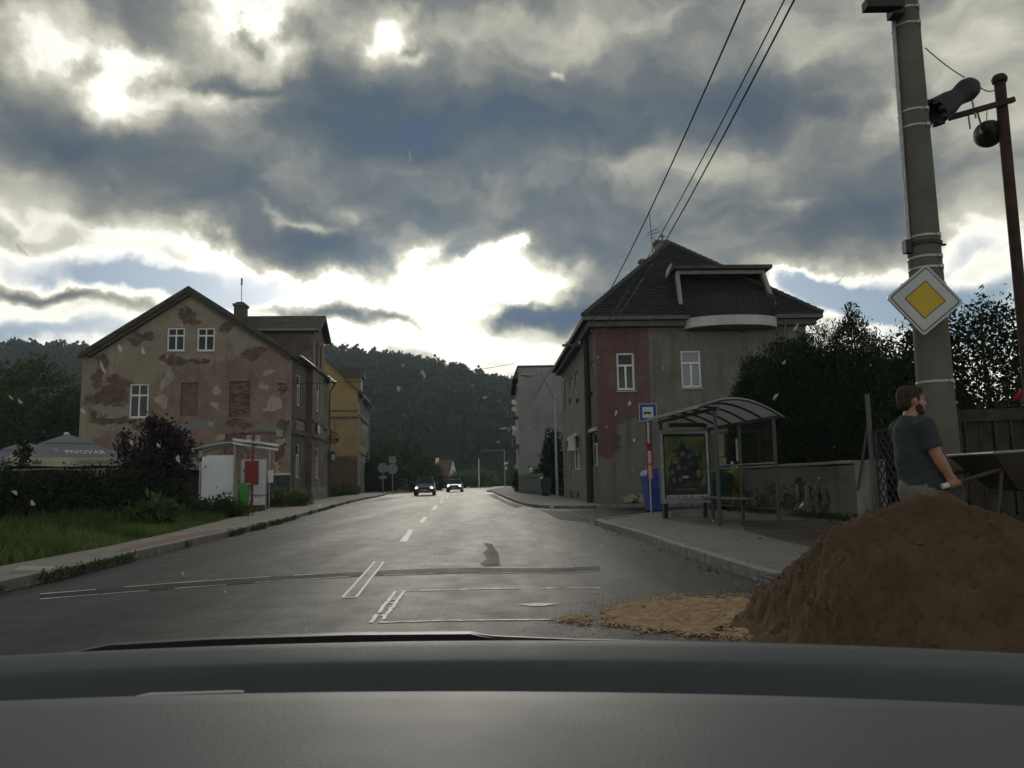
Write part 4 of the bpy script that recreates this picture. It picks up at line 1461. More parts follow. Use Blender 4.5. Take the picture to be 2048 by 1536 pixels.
SWN = [srect(1183, 862, 1194, 933), srect(1146, 872, 1158, 940), srect(1139, 752, 1144, 778), srect(1150, 740, 1156, 772), srect(1180, 721, 1186, 736), (1.6, 1.2, 2.7, 3.3), (1.6, 5.2, 2.7, 7.0), (4.4, 1.2, 5.5, 3.3),
       srect(1138, 795, 1142, 810), srect(1152, 795, 1157, 810), srect(1178, 782, 1185, 797), srect(1139, 983, 1145, 998), srect(1153, 983, 1158, 997)]
wall_grid('side_wall', rh, FMs, SW, lambda x: RE, SWN, M_RH, 0.25, lambda X, Y: {'red': X * 0, 'damp': 0.35 + fbm(X * .8, Y * .8, 61) * .6, 'brick': np.clip(0.5 - Y, 0, .4) + fbm(X * 2, Y * 2, 3) * .2})
for w in SWN[:8]:
    window(rh, FMs, *w, depth=0.15, fw=0.06, sill=False, frame=M_FRAME)
for w in SWN[8:]:
    window(rh, FMs, *w, depth=0.15, fw=0.04, sill=False, frame=M_FRAME_BR, bars='')
mb = MB(); mb.b2((FW - .2, 0.02, 0), (FW, SW, RE)); mb.b2((0.02, SW, 0), (FW, SW + .2, RE)); mb.build('rear_wall', M_RH, rh)
# white sun blind boxes over two ground floor windows
mb = MB()
for w in SWN[:2]:
    y_ = SW - (w[0] + w[2]) / 2
    mb.b2((-.16, y_ - (w[2] - w[0]) / 2 - .1, w[3] + .01), (-.003, y_ + (w[2] - w[0]) / 2 + .1, w[3] + .16))
mb.build('window_hood', M_SILL, rh)
acp = sx_(1151, 888)
ac = MB(); ac.b2((-.40, SW - acp[0] - .4, acp[1] - .35), (-.06, SW - acp[0] + .4, acp[1] + .35)); acu = ac.build('air_conditioner', M_WHITE, rh)
mb = MB(); M_ = Matrix.Translation((-.402, SW - acp[0] + .1, acp[1])) @ Matrix.Rotation(rad(-90), 4, 'Y'); mb.lathe([(0.24, 0), (0.24, .012), (0.20, .013)], 16, M_); mb.build('fan_grille', M_DARKMETAL, acu)

# hip roof with stepped tile courses
M_TILE = NT('dark_roof_tiles')
t = M_TILE
wv = t.n('ShaderNodeTexWave', wave_type='BANDS', bands_direction='DIAGONAL'); wv.inputs['Scale'].default_value = 4.0
c = t.mix(t.step(t.noise(2.0, 6, 0.7), 0.35, 0.7), (0.014, 0.015, 0.017), (0.028, 0.029, 0.032))
M_TILE = t.done(t.bsdf(c, 0.85, 0.2, 0, t.bump(t.noise(9, 4), 0.5, 0.03)))
M_RIDGE = pm('ridge_clay', (0.05, 0.05, 0.052), 0.75, 0.3, 4, 0.3)
oh = 0.55
ez = RE - 0.05
A_, B_, C_, D_ = Vector((-oh, -oh, ez)), Vector((FW + oh, -oh, ez)), Vector((FW + oh, SW + oh, ez)), Vector((-oh, SW + oh, ez))
R0, R1 = Vector((FW / 2 - .1, 4.7, 12.75)), Vector((FW / 2 - .1, 11.0, 12.75))


def tiled(mb, e0, e1, r0, r1, n, lift=0.05, bell=0.10):
    """a roof slope in n tile courses, each lapping over the one below"""
    nrm = (e1 - e0).cross(r0 - e0).normalized()
    if nrm.z < 0:
        nrm = -nrm
    for i in range(n):
        a, b = i / n, (i + 1) / n
        p, q = e0.lerp(r0, a), e1.lerp(r1, a)
        r, s = e1.lerp(r1, b), e0.lerp(r0, b)
        p2, q2 = p + nrm * lift, q + nrm * lift
        mb.add([p2, q2, r, s, p, q], [(0, 1, 2, 3), (4, 5, 1, 0)])


mb = MB()
tiled(mb, A_, B_, R0, R0, 30, .03); tiled(mb, B_, C_, R0, R1, 30, .03); tiled(mb, C_, D_, R1, R1, 30, .03); tiled(mb, D_, A_, R1, R0, 30, .03)
mb.add([A_, B_, C_, D_], [(3, 2, 1, 0)])
roof = mb.build('roof', M_TILE, rh)
mb = MB()
for a, b in ((A_, B_), (B_, C_), (C_, D_), (D_, A_)):
    mb.beam(a + Vector((0, 0, -.09)), b + Vector((0, 0, -.09)), 0.05, 0.17)
mb.b2((-.35, -.35, ez - .42), (FW + .35, -.002, ez - .10)); mb.b2((-.35, 0, ez - .42), (-.002, SW, ez - .10))
mb.build('eaves_cornice', pm('eaves_grey', (0.10, 0.10, 0.095), 0.85, 0.2, 3, 0.2), rh)
rt = MB(); rt.tube([(-.17, 0, 0), (.17, 0, 0)], [0.125, 0.10], 8); rtm = rt.mesh('ridge_tile', M_RIDGE)
for a, b in ((A_, R0), (B_, R0), (R0, R1)):
    d_ = b - a; n = int(d_.length / 0.33)
    q = d_.to_track_quat('X', 'Z')
    for i in range(n):
        o = link('ridge_tile', rtm, roof)
        o.location = a + d_ * ((i + .5) / n) + Vector((0, 0, 0.05)); o.rotation_mode = 'QUATERNION'; o.rotation_quaternion = q
for (px, py, Y, w, h) in ((1322, 500, 43.2, 0.62, 1.2), (1291, 536, 47.0, 0.62, 1.0)):
    p = RMt.inverted() @ P(px, py, Y)
    mb = MB(); mb.b2((p.x - w / 2, p.y - .3, p.z - h), (p.x + w / 2, p.y + .3, p.z + .35)); mb.b2((p.x - w / 2 - .08, p.y - .38, p.z + .35), (p.x + w / 2 + .08, p.y + .38, p.z + .47))
    cm = mb.build('chimney', pm('chimney_render', (0.15, 0.14, 0.125), 0.95, 0.25, 4, 0.4), rh)
    if px == 1322:
        m2 = MB(); b0 = Vector((p.x + .1, p.y, p.z + .45)); m2.tube([b0, b0 + Vector((0, 0, .45))], 0.05, 6); m2.tube([b0 + Vector((-.2, 0, .3)), b0 + Vector((.2, 0, .34))], 0.03, 5)
        a0 = Vector((p.x - .45, p.y, p.z - .2)); m2.tube([a0, a0 + Vector((-.12, 0, 2.3))], 0.028, 6)
        for z_, L_ in ((1.15, .5), (1.3, .35)):
            m2.tube([a0 + Vector((-.06 - L_ / 2, 0, z_ - .1)), a0 + Vector((-.06 + L_, 0, z_ + .1))], 0.02, 5)
        m2.tube([a0 + Vector((-.05, 0, 1.0)), a0 + Vector((.55, 0, .35))], 0.015, 5)
        m2.build('antenna', M_DARKMETAL, cm)

# loggia dormer and curved balcony
BX0, BX1 = hxz(1366, 640)[0], hxz(1549, 640)[0]
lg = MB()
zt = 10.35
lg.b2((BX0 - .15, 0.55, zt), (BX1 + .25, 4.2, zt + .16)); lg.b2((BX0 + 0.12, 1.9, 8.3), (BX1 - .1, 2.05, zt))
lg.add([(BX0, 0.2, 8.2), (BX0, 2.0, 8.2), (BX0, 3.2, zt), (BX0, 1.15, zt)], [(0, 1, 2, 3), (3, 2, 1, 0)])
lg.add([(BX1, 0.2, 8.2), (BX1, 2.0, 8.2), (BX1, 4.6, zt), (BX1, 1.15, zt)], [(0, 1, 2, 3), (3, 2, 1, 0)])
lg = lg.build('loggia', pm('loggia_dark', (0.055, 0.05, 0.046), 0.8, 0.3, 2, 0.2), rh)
mb = MB()
mb.beam((BX0, 0.95, zt - .09), (BX1 + .02, 0.95, zt - .09), 0.16, 0.17)
mb.beam((BX0 - .05, 0.12, 8.55), (BX0 + .06, 0.95, zt - .17), 0.24, 0.16, (1, 0, 0)); mb.beam((BX1 + .08, 0.05, 8.35), (BX1 - .06, 0.95, zt - .17), 0.20, 0.16, (1, 0, 0))
mb.build('loggia_frame', pm('loggia_trim', (0.24, 0.23, 0.215), 0.7, 0.15, 3, 0.15, dirt=(0.2, 0.17, 0.14)), lg)
mb = MB()
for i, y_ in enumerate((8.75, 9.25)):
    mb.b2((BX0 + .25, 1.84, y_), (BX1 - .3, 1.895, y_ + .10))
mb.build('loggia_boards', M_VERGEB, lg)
bc_, bw, bd = (BX0 + BX1) / 2, (BX1 - BX0) / 2, 1.25


def arc(z, inset=0.0, n=25):
    return [Vector((bc_ - (bw - inset) * math.cos(PI * i / (n - 1)), -(bd - inset) * math.sin(PI * i / (n - 1)) ** 0.8 - 0.02, z)) for i in range(n)]


bz = 7.45
mb = MB(); mb.prism([(p.x, p.y) for p in arc(0, 0.03)], bz, bz + .36); bal = mb.build('balcony', M_CONC, rh)
mb = MB(); mb.grid([arc(bz - .02), arc(bz + .40), arc(bz + .40, .10), ]); mb.build('balcony_fascia', pm('fascia_white', (0.40, 0.41, 0.42), 0.7, 0.1, 3, 0.1, dirt=(0.3, 0.28, 0.25)), bal)
mb = MB(); mb.grid([arc(bz + .42, .05), arc(bz + 1.30, .05)]); mb.build('balcony_screen', pm('balcony_panel', (0.028, 0.028, 0.03), 0.7, 0.25, 4, 0.2), bal)
mb = MB()
pts = arc(bz + 1.36, .04, 41); mb.tube(pts, 0.035, 6)
for p in pts[::1]:
    mb.tube([(p.x, p.y - .02, bz + .42), (p.x, p.y - .02, bz + 1.33)], 0.018, 4)
mb.build('railing', M_BLACK, bal)
# front pipes
mb = MB(); mb.tube([(BX1 + .35, -.45, ez - .2), (BX1 + .35, -.08, ez - .8), (BX1 + .35, -.08, 0.1)], 0.05, 6); mb.build('downpipe', pm('pipe_grey', (0.16, 0.155, 0.145), 0.7, 0.15, 3, 0.1), rh)
# stones fallen from the wall foot lie along the base of the front wall
rs = np.random.default_rng(21)
for i in range(16):
    r = rs.uniform(0.13, 0.30)
    mb = MB(); prof = [(0.01, -r * .5), (r * .8, -r * .4), (r, 0), (r * .7, r * .4), (0.01, r * .5)]
    mb.lathe(prof, 7); mb.v = [(x * (1 + rs.uniform(-.25, .25)), y * (1 + rs.uniform(-.25, .25)), z * (1 + rs.uniform(-.2, .2))) for x, y, z in mb.v]
    o = mb.build('stone', pm('field_stone', (0.22, 0.20, 0.165), 0.9, 0.3, 4, 0.3), rh)
    o.location = (rs.uniform(1.2, 3.6), -rs.uniform(0.02, .18), r * .45 + max(0, rs.normal() * .12)); o.rotation_euler = (0, 0, rs.uniform(0, 6))

# ---- tall grey block behind
gb_ = thing('grey_block', 'tall plain grey rendered apartment block end wall beyond the hip roofed house', 'building', (0.55, 70.0, PZ), rad(1.0))
M_GREYR = pm('pale_grey_render', (0.235, 0.24, 0.235), 0.9, 0.10, 0.5, 0.15, 30, dirt=(0.17, 0.175, 0.175), dirt_amt=0.6, dirt_scale=0.4)
mb = MB(); mb.b2((0, 0, 0), (11, 14, 10.95)); mb.build('wall', M_GREYR, gb_)
mb = MB(); mb.add([(-.5, -.25, 10.0), (11.4, -.25, 10.0), (11.4, 14.3, 10.0), (-.5, 14.3, 10.0), (-.05, -.25, 11.15), (11.2, -.25, 11.15), (11.2, 14.3, 11.15), (-.05, 14.3, 11.15)], [(0, 3, 7, 4), (4, 7, 6, 5), (0, 4, 5, 1), (1, 5, 6, 2), (2, 6, 7, 3)])
mb.v = [(x, y + (0.262 if y < 0 else 0), z) for x, y, z in mb.v]
mb.build('roof', M_VERGEB, gb_)
for z, y in ((4.0, 3.0), (6.8, 3.0)):
    mb = MB(); mb.b2((-.55, y, z), (-.003, y + 2.2, z + .12)); mb.b2((-.55, y, z + .12), (-.50, y + 2.2, z + 1.0)); mb.build('balcony', pm('balcony_grey', (0.12, 0.12, 0.12), 0.8, 0.2, 3, 0.1), gb_)
for z, y in ((7.9, 0.4), (7.3, 0.6), (5.6, 0.5), (5.2, 0.8)):
    mb = MB(); M_ = Matrix.Translation((-.42, y, z)) @ Matrix.Rotation(rad(70), 4, 'X') @ Matrix.Rotation(rad(20), 4, 'Y')
    mb.lathe([(0.02, 0), (0.15, .02), (0.25, .08), (0.24, .09)], 14, M_); mb.tube([(-.42, y, z), (0, y + .1, z - .1)], 0.025, 5); mb.build('satellite_dish', M_WHITE, gb_)
mb = MB(); mb.b2((-.35, 0.3, 4.0), (-.003, 1.0, 4.2)); mb.build('flower_box', M_DARKMETAL, gb_)

# ---- far white house with a steep roof, and a low shed beyond the bend
fh = thing('far_house', 'distant white house with steep brown red roof among bushes behind the cars', 'house', (-13.6, 168, 0.0), rad(-15))
mb = MB(); mb.b2((-5.5, 0, 0), (0, 6, 2.0)); mb.add([(0.003, 0, 2.0), (0.003, 6, 2.0), (0.003, 3, 5.7), (-5.5, 0, 2.0), (-5.5, 6, 2.0), (-5.5, 3, 5.7)], [(0, 1, 2), (3, 5, 4)])
mb.build('wall', M_WHITE, fh)
mb = MB(); slab_roof(mb, (-.05, -.5, 1.6), (-5.8, -.5, 1.6), (-5.8, 3, 5.9), (-.05, 3, 5.9), .15); slab_roof(mb, (-.05, 6.5, 1.6), (-5.8, 6.5, 1.6), (-5.8, 3, 5.901), (-.05, 3, 5.901), .15)
rf_ = mb.build('roof', pm('brown_red_tiles', (0.11, 0.062, 0.05), 0.85, 0.25, 1.2, 0.3), fh)
mb = MB(); mb.b2((-3.6, 2.0, 4.8), (-3.0, 2.6, 6.3)); mb.build('chimney', M_WHITE, rf_)
FMq = frame_M((0.004, 0, 0), (0, 1, 0), (0, 0, 1))
for w in ((1.0, .7, 2.0, 1.7), (4.0, .7, 5.0, 1.7), (2.5, 2.7, 3.5, 3.7)):
    window(fh, FMq, *w, depth=-0.02, fw=.06, sill=False)
sh = thing('low_shed', 'low grey shed with pale gable edge beyond the road bend', 'shed', (1.0, 262, 0), 0)
mb = MB(); mb.add([(-7.5, 0, 0), (7.5, 0, 0), (7.5, 0, 3.2), (0, 0, 5.6), (-7.5, 0, 3.2), (-7.5, 9, 0), (7.5, 9, 0), (7.5, 9, 3.2), (0, 9, 5.6), (-7.5, 9, 3.2)], [(0, 1, 2, 3, 4), (9, 8, 7, 6, 5), (1, 6, 7, 2), (5, 0, 4, 9)]); mb.build('wall', pm('shed_boards', (0.07, 0.075, 0.075), 0.8, 0.2, 1, 0.1), sh)
mb = MB(); slab_roof(mb, (8, -.5, 3.1), (8, 9.3, 3.1), (0, 9.3, 5.7), (0, -.5, 5.7), .35); slab_roof(mb, (-8, -.5, 3.1), (-8, 9.3, 3.1), (0, 9.3, 5.701), (0, -.5, 5.701), .35); mb.build('roof', pm('shed_roof', (0.26, 0.27, 0.27), 0.7, 0.1, 1, 0.1), sh)

# ------------------------------------------------------------------ street furniture on the right
M_PCONC = pm('pole_concrete', (0.115, 0.108, 0.092), 0.9, 0.15, 3, 0.4, 70, dirt=(0.10, 0.095, 0.08), dirt_amt=0.5, dirt_scale=2)
M_STRAP = pm('steel_strap', (0.34, 0.34, 0.33), 0.5, 0.1, 9, 0.05, metal=0.5)
cp = thing('concrete_pole', 'thick round concrete utility pole with steel straps behind the sand heap', 'utility pole', (4.07, 7.65, PZ))
PH = 8.9
rad_at = lambda z: 0.178 - 0.0085 * z
mb = MB(); mb.lathe([(rad_at(z), z) for z in np.linspace(0, PH, 24)] + [(0.02, PH + .03)], 28); mb.build('shaft', M_PCONC, cp, True)


def pole_z(px, py, Y=7.5):
    return P(px, py, Y).z - PZ


for py in (8, 40, 214, 246, 468, 510, 532, 762):
    z = pole_z(1840, py)
    mb = MB(); r = rad_at(z)
    mb.lathe([(r + .001, z - .012), (r + .006, z - .010), (r + .006, z + .010), (r + .001, z + .012)], 28); mb.box((r * .5, -r * .92, z), (.04, .03, .03)); mb.build('strap', M_STRAP, cp)
z0, z1 = pole_z(1822, 480), PH
mb = MB(); mb.tube([(-rad_at(z) - .018, -.05, z) for z in np.linspace(z0, z1, 12)], 0.019, 8); mb.build('conduit', M_GALV, cp)
z = pole_z(1850, 482); r = rad_at(z)
mb = MB(); mb.lathe([(r + .002, z - .02), (r + .016, z - .018), (r + .016, z + .018), (r + .002, z + .02)], 24); mb.box((-r - .03, -.03, z - .02), (.06, .08, .13)); mb.tube([(r + .01, 0, z), (r + .06, -.02, z)], .012, 6); mb.build('clamp', M_BLACK, cp)
z = pole_z(1765, 0, 7.3)
mb = MB(); mb.b2((-.52, -.30, z - .03), (-.16, -.18, z + .06)); mb.b2((-.24, -.24, z - .07), (-.12, -.10, z + .10)); mb.build('lamp_bracket', M_BLACK, cp)
mb = MB(); mb.b2((-.62, -.06, 8.25), (.55, .06, 8.37)); mb.build('crossarm', M_WOOD, cp)
for x in (-.42, .18, .30):
    mb = MB(); mb.lathe([(.03, 8.371), (.045, 8.40), (.03, 8.43), (.045, 8.46), (.02, 8.50)], 10, Matrix.Translation((x, 0, 0))); mb.build('insulator', M_WHITE, cp)

# priority road sign fixed to the pole
sc = P(1849, 600, 7.32)
ps = thing('priority_sign', 'diamond shaped priority road sign with yellow centre strapped to the concrete pole', 'road sign', sc, rad(-6))
Rt = Matrix.Rotation(rad(45 + 6), 4, 'Y')


def rsq(h, r, n=5):
    out = []
    for cx, cy, a0 in ((h - r, h - r, 0), (-h + r, h - r, 90), (-h + r, -h + r, 180), (h - r, -h + r, 270)):
        for i in range(n):
            a = rad(a0 + 90 * i / (n - 1)); out.append((cx + r * math.cos(a), cy + r * math.sin(a)))
    return out


TO_FRONT = Matrix.Rotation(rad(90), 4, 'X')
for nm, h, r, zf, m in (('plate', .242, .03, .0, M_GALV), ('white_field', .238, .028, .0125, pm('sign_white', (0.42, 0.43, 0.43), 0.45, 0.06, 4, 0.02)), ('black_line', .222, .024, .0135, M_INK), ('white_inner', .212, .02, .0145, MATS['sign_white']), ('black_edge', .130, .004, .0155, M_INK), ('yellow_field', .122, .003, .0165, pm('sign_yellow', (0.47, 0.32, 0.02), 0.45, 0.06, 4, 0.02))):
    mb = MB(); mb.prism(rsq(h, r), zf - .012 if nm == 'plate' else zf - .0008, zf + .012 if nm == 'plate' else zf, Rt @ TO_FRONT)
    mb.build(nm, m, ps)
mb = MB(); mb.b2((-.19, .014, .12), (.21, .04, .17)); mb.b2((-.19, .014, -.17), (.21, .04, -.12)); mb.build('bracket', M_GALV, ps)

# rusty post with two horn loudspeakers
rp = thing('rusty_post', 'slim rusty steel post with short crossarm right of the concrete pole', 'post', (5.52, 8.5, PZ))
zt = P(1998, 168, 8.5).z - PZ
mb = MB(); mb.tube([(0, 0, 0), (0, 0, zt)], 0.058, 12); mb.build('shaft', M_RUST, rp)
mb = MB(); mb.lathe([(0.03, zt), (0.075, zt + .02), (0.082, zt + .06), (0.06, zt + .10), (0.01, zt + .115)], 14); mb.build('cap', M_RUST, rp)
a, b = P(1898, 236, 8.42) - Vector((5.52, 8.5, PZ)), P(2028, 199, 8.42) - Vector((5.52, 8.5, PZ))
mb = MB(); mb.beam(a, b, .05, .055); mb.build('crossarm', M_RUST, rp)
M_HORN = pm('horn_grey', (0.022, 0.023, 0.022), 0.6, 0.25, 5, 0.2, dirt=(0.03, 0.028, 0.025), dirt_amt=0.8, dirt_scale=5)


def axis_M(a, b):
    d = (b - a).normalized()
    return Matrix.Translation(a) @ d.to_track_quat('Z', 'Y').to_matrix().to_4x4()


c0 = P(1937, 178, 8.35); c1 = P(1868, 226, 8.25)
ho = thing('horn_loudspeaker', 'upper dark grey horn loudspeaker hung between concrete pole and rusty post', 'loudspeaker', c0)
Mx = axis_M(Vector((0, 0, 0)), c1 - c0)
L_ = (c1 - c0).length
mb = MB(); mb.lathe([(.01, -.12), (.07, -.10), (.115, -.04), (.128, .03), (.118, .10), (.10, .17), (.105, .24), (.125, .32), (.15, L_ - .02), (.155, L_), (.14, L_ - .01), (.02, .2)], 22, Mx)
mb.build('horn', M_HORN, ho, True)
mb = MB()
for k in range(9):
    an_ = 2 * PI * k / 9
    mb.box(Mx @ Vector((.13 * math.cos(an_), .13 * math.sin(an_), L_ + .005)), (.05, .05, .04), k)
mb.build('rim', M_HORN, ho)
mb = MB(); mb.tube([P(1944, 200, 8.4) - c0, P(1952, 236, 8.42) - c0], .012, 6); mb.tube([P(1912, 222, 8.4) - c0, P(1905, 236, 8.42) - c0], .012, 6); mb.build('hanger', M_GALV, ho)
c0 = P(1976, 265, 8.62)
ho = thing('horn_loudspeaker', 'lower dark round horn loudspeaker hung under the crossarm of the rusty post', 'loudspeaker', c0)
Mx = axis_M(Vector((0, 0, 0)), Vector((.55, .75, .05)))
mb = MB(); mb.lathe([(.05, -.26), (.055, -.20), (.045, -.14), (.06, -.10), (.10, -.05), (.14, 0), (.158, .05), (.15, .05), (.06, -.05), (.01, -.08)], 22, Mx); mb.build('horn', M_HORN, ho, True)
mb = MB(); mb.tube([P(1936, 230, 8.45) - c0, P(1940, 258, 8.5) - c0], .011, 6); mb.tube([P(1955, 226, 8.45) - c0, P(1962, 250, 8.55) - c0], .011, 6); mb.tube([P(1974, 222, 8.45) - c0, P(1973, 240, 8.58) - c0], .006, 5); mb.build('hanger', M_GALV, ho)


def cable(name, label, pts, r, mat=None):
    mb = MB(); o = pts[0]
    mb.tube([p - o for p in pts], r, 6)
    ob = mb.build(name, mat or M_BLACK)
    ob.location = o
    return tag(ob, label, 'cable')


def sagging(a, b, sag, n=26):
    a, b = Vector(a), Vector(b)
    return [a.lerp(b, t) - Vector((0, 0, 4 * sag * t * (1 - t))) for t in np.linspace(0, 1, n)]


cable('signal_wire', 'thin black wire drooping from the concrete pole to the upper loudspeaker', sagging(P(1851, 96, 7.5), P(1929, 155, 8.3), .02, 8), .006)
cable('signal_wire', 'short pair wire between the upper loudspeaker and the rusty post top', sagging(P(1957, 172, 8.35), P(1988, 181, 8.45), .03, 8), .006)
# utility pole at the house and the overhead wires
ux, uz = P(1172, 690, 36.4).x, P(1172, 690, 36.4).z
up = thing('wooden_pole', 'dark wooden power pole standing against the side of the hip roofed house', 'utility pole', (ux, 36.4, PZ))
mb = MB(); mb.tube([(0, 0, 0), (0, 0, 3), (0, 0, uz - PZ + .25)], [.17, .15, .12], 10); mb.build('shaft', pm('tarred_wood', (0.03, 0.028, 0.026), 0.9, 0.3, 5, 0.4), up)
mb = MB(); mb.b2((-1.1, -.06, uz - PZ - .05), (.75, .06, uz - PZ + .05)); mb.build('crossarm', M_DARKMETAL, up)
for x in (-.9, -.3, .3, .65):
    mb = MB(); mb.lathe([(.03, uz - PZ + .051), (.05, uz - PZ + .09), (.03, uz - PZ + .13), (.045, uz - PZ + .16), (.02, uz - PZ + .2)], 8, Matrix.Translation((x, 0, 0))); mb.build('insulator', M_WHITE, up)
for xa, xb, r, lab in ((-.42, -.3, .016, 'single thick overhead cable running from the concrete pole to the wooden pole'), (.18, .3, .013, 'left one of the close pair of overhead cables above the road'), (.30, .65, .017, 'right one of the close pair of overhead cables above the road')):
    cable('overhead_cable', lab, sagging((4.07 + xa, 7.65, PZ + 8.5), (ux + xb, 36.4, uz + .2), .55), r)
cable('overhead_cable', 'dark cable strung across the road from the corner house to the far lamp pole', sagging(P(560, 768, 48.2), P(1030, 727, 62), .35), .02)
for k in range(2):
    cable('overhead_cable', ('upper' if k else 'lower') + ' service wire from the street lamp pole towards the grey block', sagging(P(1100, 742 - 4 * k, 55), P(1040 + 6 * k, 822 + 4 * k, 68), .25), .014)

# ---- bus shelter
bs = thing('bus_shelter', 'open bus shelter with vaulted clear roof, bench and poster case on the right pavement', 'bus shelter', (4.36, 17.2, PZ), rad(7.6))
SLn, SWd = 3.75, 1.32
M_POST = pm('shelter_grey_paint', (0.05, 0.054, 0.054), 0.5, 0.15, 5, 0.1, spec=0.4)
M_CLEAR = clear_mat('shelter_glass', (0.80, 0.84, 0.82), 0.05)
M_ROOFP = NT('roof_polycarbonate'); t = M_ROOFP
a1 = t.n('ShaderNodeBsdfTranslucent'); t.put(a1.inputs[0], (0.66, 0.67, 0.64)); a2 = t.bsdf((0.40, 0.41, 0.40), .3, .5)
mx = t.n('ShaderNodeMixShader'); mx.inputs[0].default_value = .45; t.t.links.new(a1.outputs[0], mx.inputs[1]); t.t.links.new(a2, mx.inputs[2]); M_ROOFP = t.done(mx.outputs[0])
for x, y, h in ((0, 0, 2.50), (0, SLn, 2.50), (SWd, 0, 2.30), (SWd, 1.85, 2.30), (SWd, SLn, 2.30)):
    mb = MB(); mb.tube([(x, y, 0), (x, y, h)], .042, 10); mb.build('post', M_POST, bs)


def vault(y, n=13, dz=0.0):
    """section of the roof: a low arch from the road side down to the rear"""
    out = []
    for i in range(n):
        s = i / (n - 1)
        x = -.50 + (SWd + .62) * s
        out.append(Vector((x, y, 2.46 - .20 * s + .34 * math.sin(PI * (s * .92 + .04)) + dz)))
    return out


mb = MB(); g1 = [vault(y) for y in (-.25, SLn + .25)]; mb.grid(g1); mb.grid([[p + Vector((0, 0, .012)) for p in r][::-1] for r in g1]); mb.build('roof_sheet', M_ROOFP, bs, True)
for y in (-.25, .62, 1.48, 2.35, 3.2, SLn + .25):
    mb = MB(); pts = vault(y, 13, -.03); mb.tube(pts, .026, 6); mb.build('rib', M_POST, bs)
mb = MB()
e0, e1 = vault(-.25)[0], vault(SLn + .25)[0]; mb.beam(e0, e1, .06, .05); mb.build('roof_edge', M_GALV, bs)
e0, e1 = vault(-.25)[-1], vault(SLn + .25)[-1]
mb = MB(); mb.beam(e0, e1, .06, .05); mb.build('roof_edge', M_POST, bs)
for x, z in ((0, 2.50), (SWd, 2.30)):
    mb = MB(); mb.beam((x, -.2, z), (x, SLn + .2, z), .05, .07); mb.build('roof_beam', M_POST, bs)
for y0, y1 in ((.05, 1.80), (1.90, SLn - .05)):
    mb = MB(); mb.b2((SWd - .005, y0, .35), (SWd + .005, y1, 2.15)); mb.build('glass_panel', M_CLEAR, bs)
mb = MB(); mb.tube([(SWd - .06, 0, 1.32), (SWd - .06, SLn, 1.32)], .022, 8); mb.build('rail', M_GALV, bs)
mb = MB(); mb.tube([(SWd, 0, .33), (SWd, SLn, .33)], .02, 6); mb.build('rail', M_POST, bs)
bn = None
for i in range(3):
    mb = MB(); mb.b2((SWd - .50 + .14 * i, 1.0, .52), (SWd - .385 + .14 * i, 3.3, .555)); mb.build('bench_slat', pm('bench_wood', (0.20, 0.155, 0.10), 0.7, 0.2, 6, 0.2), bs)
for y in (1.25, 3.05):
    mb = MB(); mb.tube([(SWd - .28, y, .0), (SWd - .28, y, .5)], .025, 6); mb.beam((SWd - .5, y, .50), (SWd - .08, y, .50), .04, .035); mb.build('bench_leg', M_POST, bs)
M_PAPER = pm('paper_white', (0.50, 0.52, 0.55), 0.8, 0.05, 3, 0.03)
M_PAPERC = pm('paper_cream', (0.34, 0.31, 0.20), 0.8, 0.08, 3, 0.03)
for y, z0_, w_, h_, m in ((1.95, 1.42, .16, .52, M_PAPER), (2.32, 1.28, .13, .13, M_PAPER), (2.95, 1.30, .5, .22, M_PAPERC), (3.05, 1.55, .5, .55, M_PAPERC), (2.05, 1.26, .10, .06, M_PAPER)):
    mb = MB(); mb.b2((SWd - .018, y - w_ / 2, z0_), (SWd - .008, y + w_ / 2, z0_ + h_)); nt_ = mb.build('notice', m, bs)
    if h_ > .2:
        m2 = MB()
        for k in range(5):
            zz = z0_ + h_ * (.15 + .15 * k)
            m2.add([(SWd - .0195, y - w_ * .4, zz), (SWd - .0195, y + w_ * (.25 + .12 * (k % 2)), zz), (SWd - .0195, y + w_ * (.25 + .12 * (k % 2)), zz + h_ * .05), (SWd - .0195, y - w_ * .4, zz + h_ * .05)], [(0, 1, 2, 3)])
        m2.build('print_rows', pm('print_grey', (0.16, 0.16, 0.17), 0.8, 0.1, 3, 0), nt_)
# poster case at the far end
PX0, PX1, PY = -.04, 1.26, SLn - .02
mb = MB(); mb.b2((PX0, PY, .38), (PX1, PY + .18, 2.28)); case = mb.build('poster_case', pm('case_grey', (0.12, 0.125, 0.125), 0.5, 0.1, 4, 0.1), bs)
mb = MB()
for a, b in (((PX0, PY - .03, .38), (PX0 + .07, PY - .001, 2.28)), ((PX1 - .07, PY - .03, .38), (PX1, PY - .001, 2.28)), ((PX0 + .07, PY - .03, 2.18), (PX1 - .07, PY - .001, 2.28)), ((PX0 + .07, PY - .03, .38), (PX1 - .07, PY - .001, .50))):
    mb.b2(a, b)
mb.build('case_frame', M_GALV, case)
mb = MB(); mb.b2((PX0 + .03, PY - .004, .5), (PX1 - .03, PY - .0005, 2.2)); mb.build('case_backing', M_BLACK, case)
t = NT('poster_print'); g = t.noise(2.2, 4, .6); sp = t.n('ShaderNodeSeparateXYZ'); t.put(sp.inputs[0], t.co())
cc = t.mix(t.step(g, .35, .65), (0.035, 0.065, 0.012), (0.11, 0.14, 0.022))
cc = t.mix(t.step(sp.outputs[2], .72, 1.0, 1, 0), cc, (0.012, 0.014, 0.013))
M_POSTER = t.done(t.bsdf(cc, .35, .5))
QX0, QX1, QZ0, QZ1 = PX0 + .12, PX1 - .10, .58, 2.10
mb = MB(); mb.b2((QX0, PY - .0075, QZ0), (QX1, PY - .0045, QZ1)); poster = mb.build('poster', M_POSTER, case)


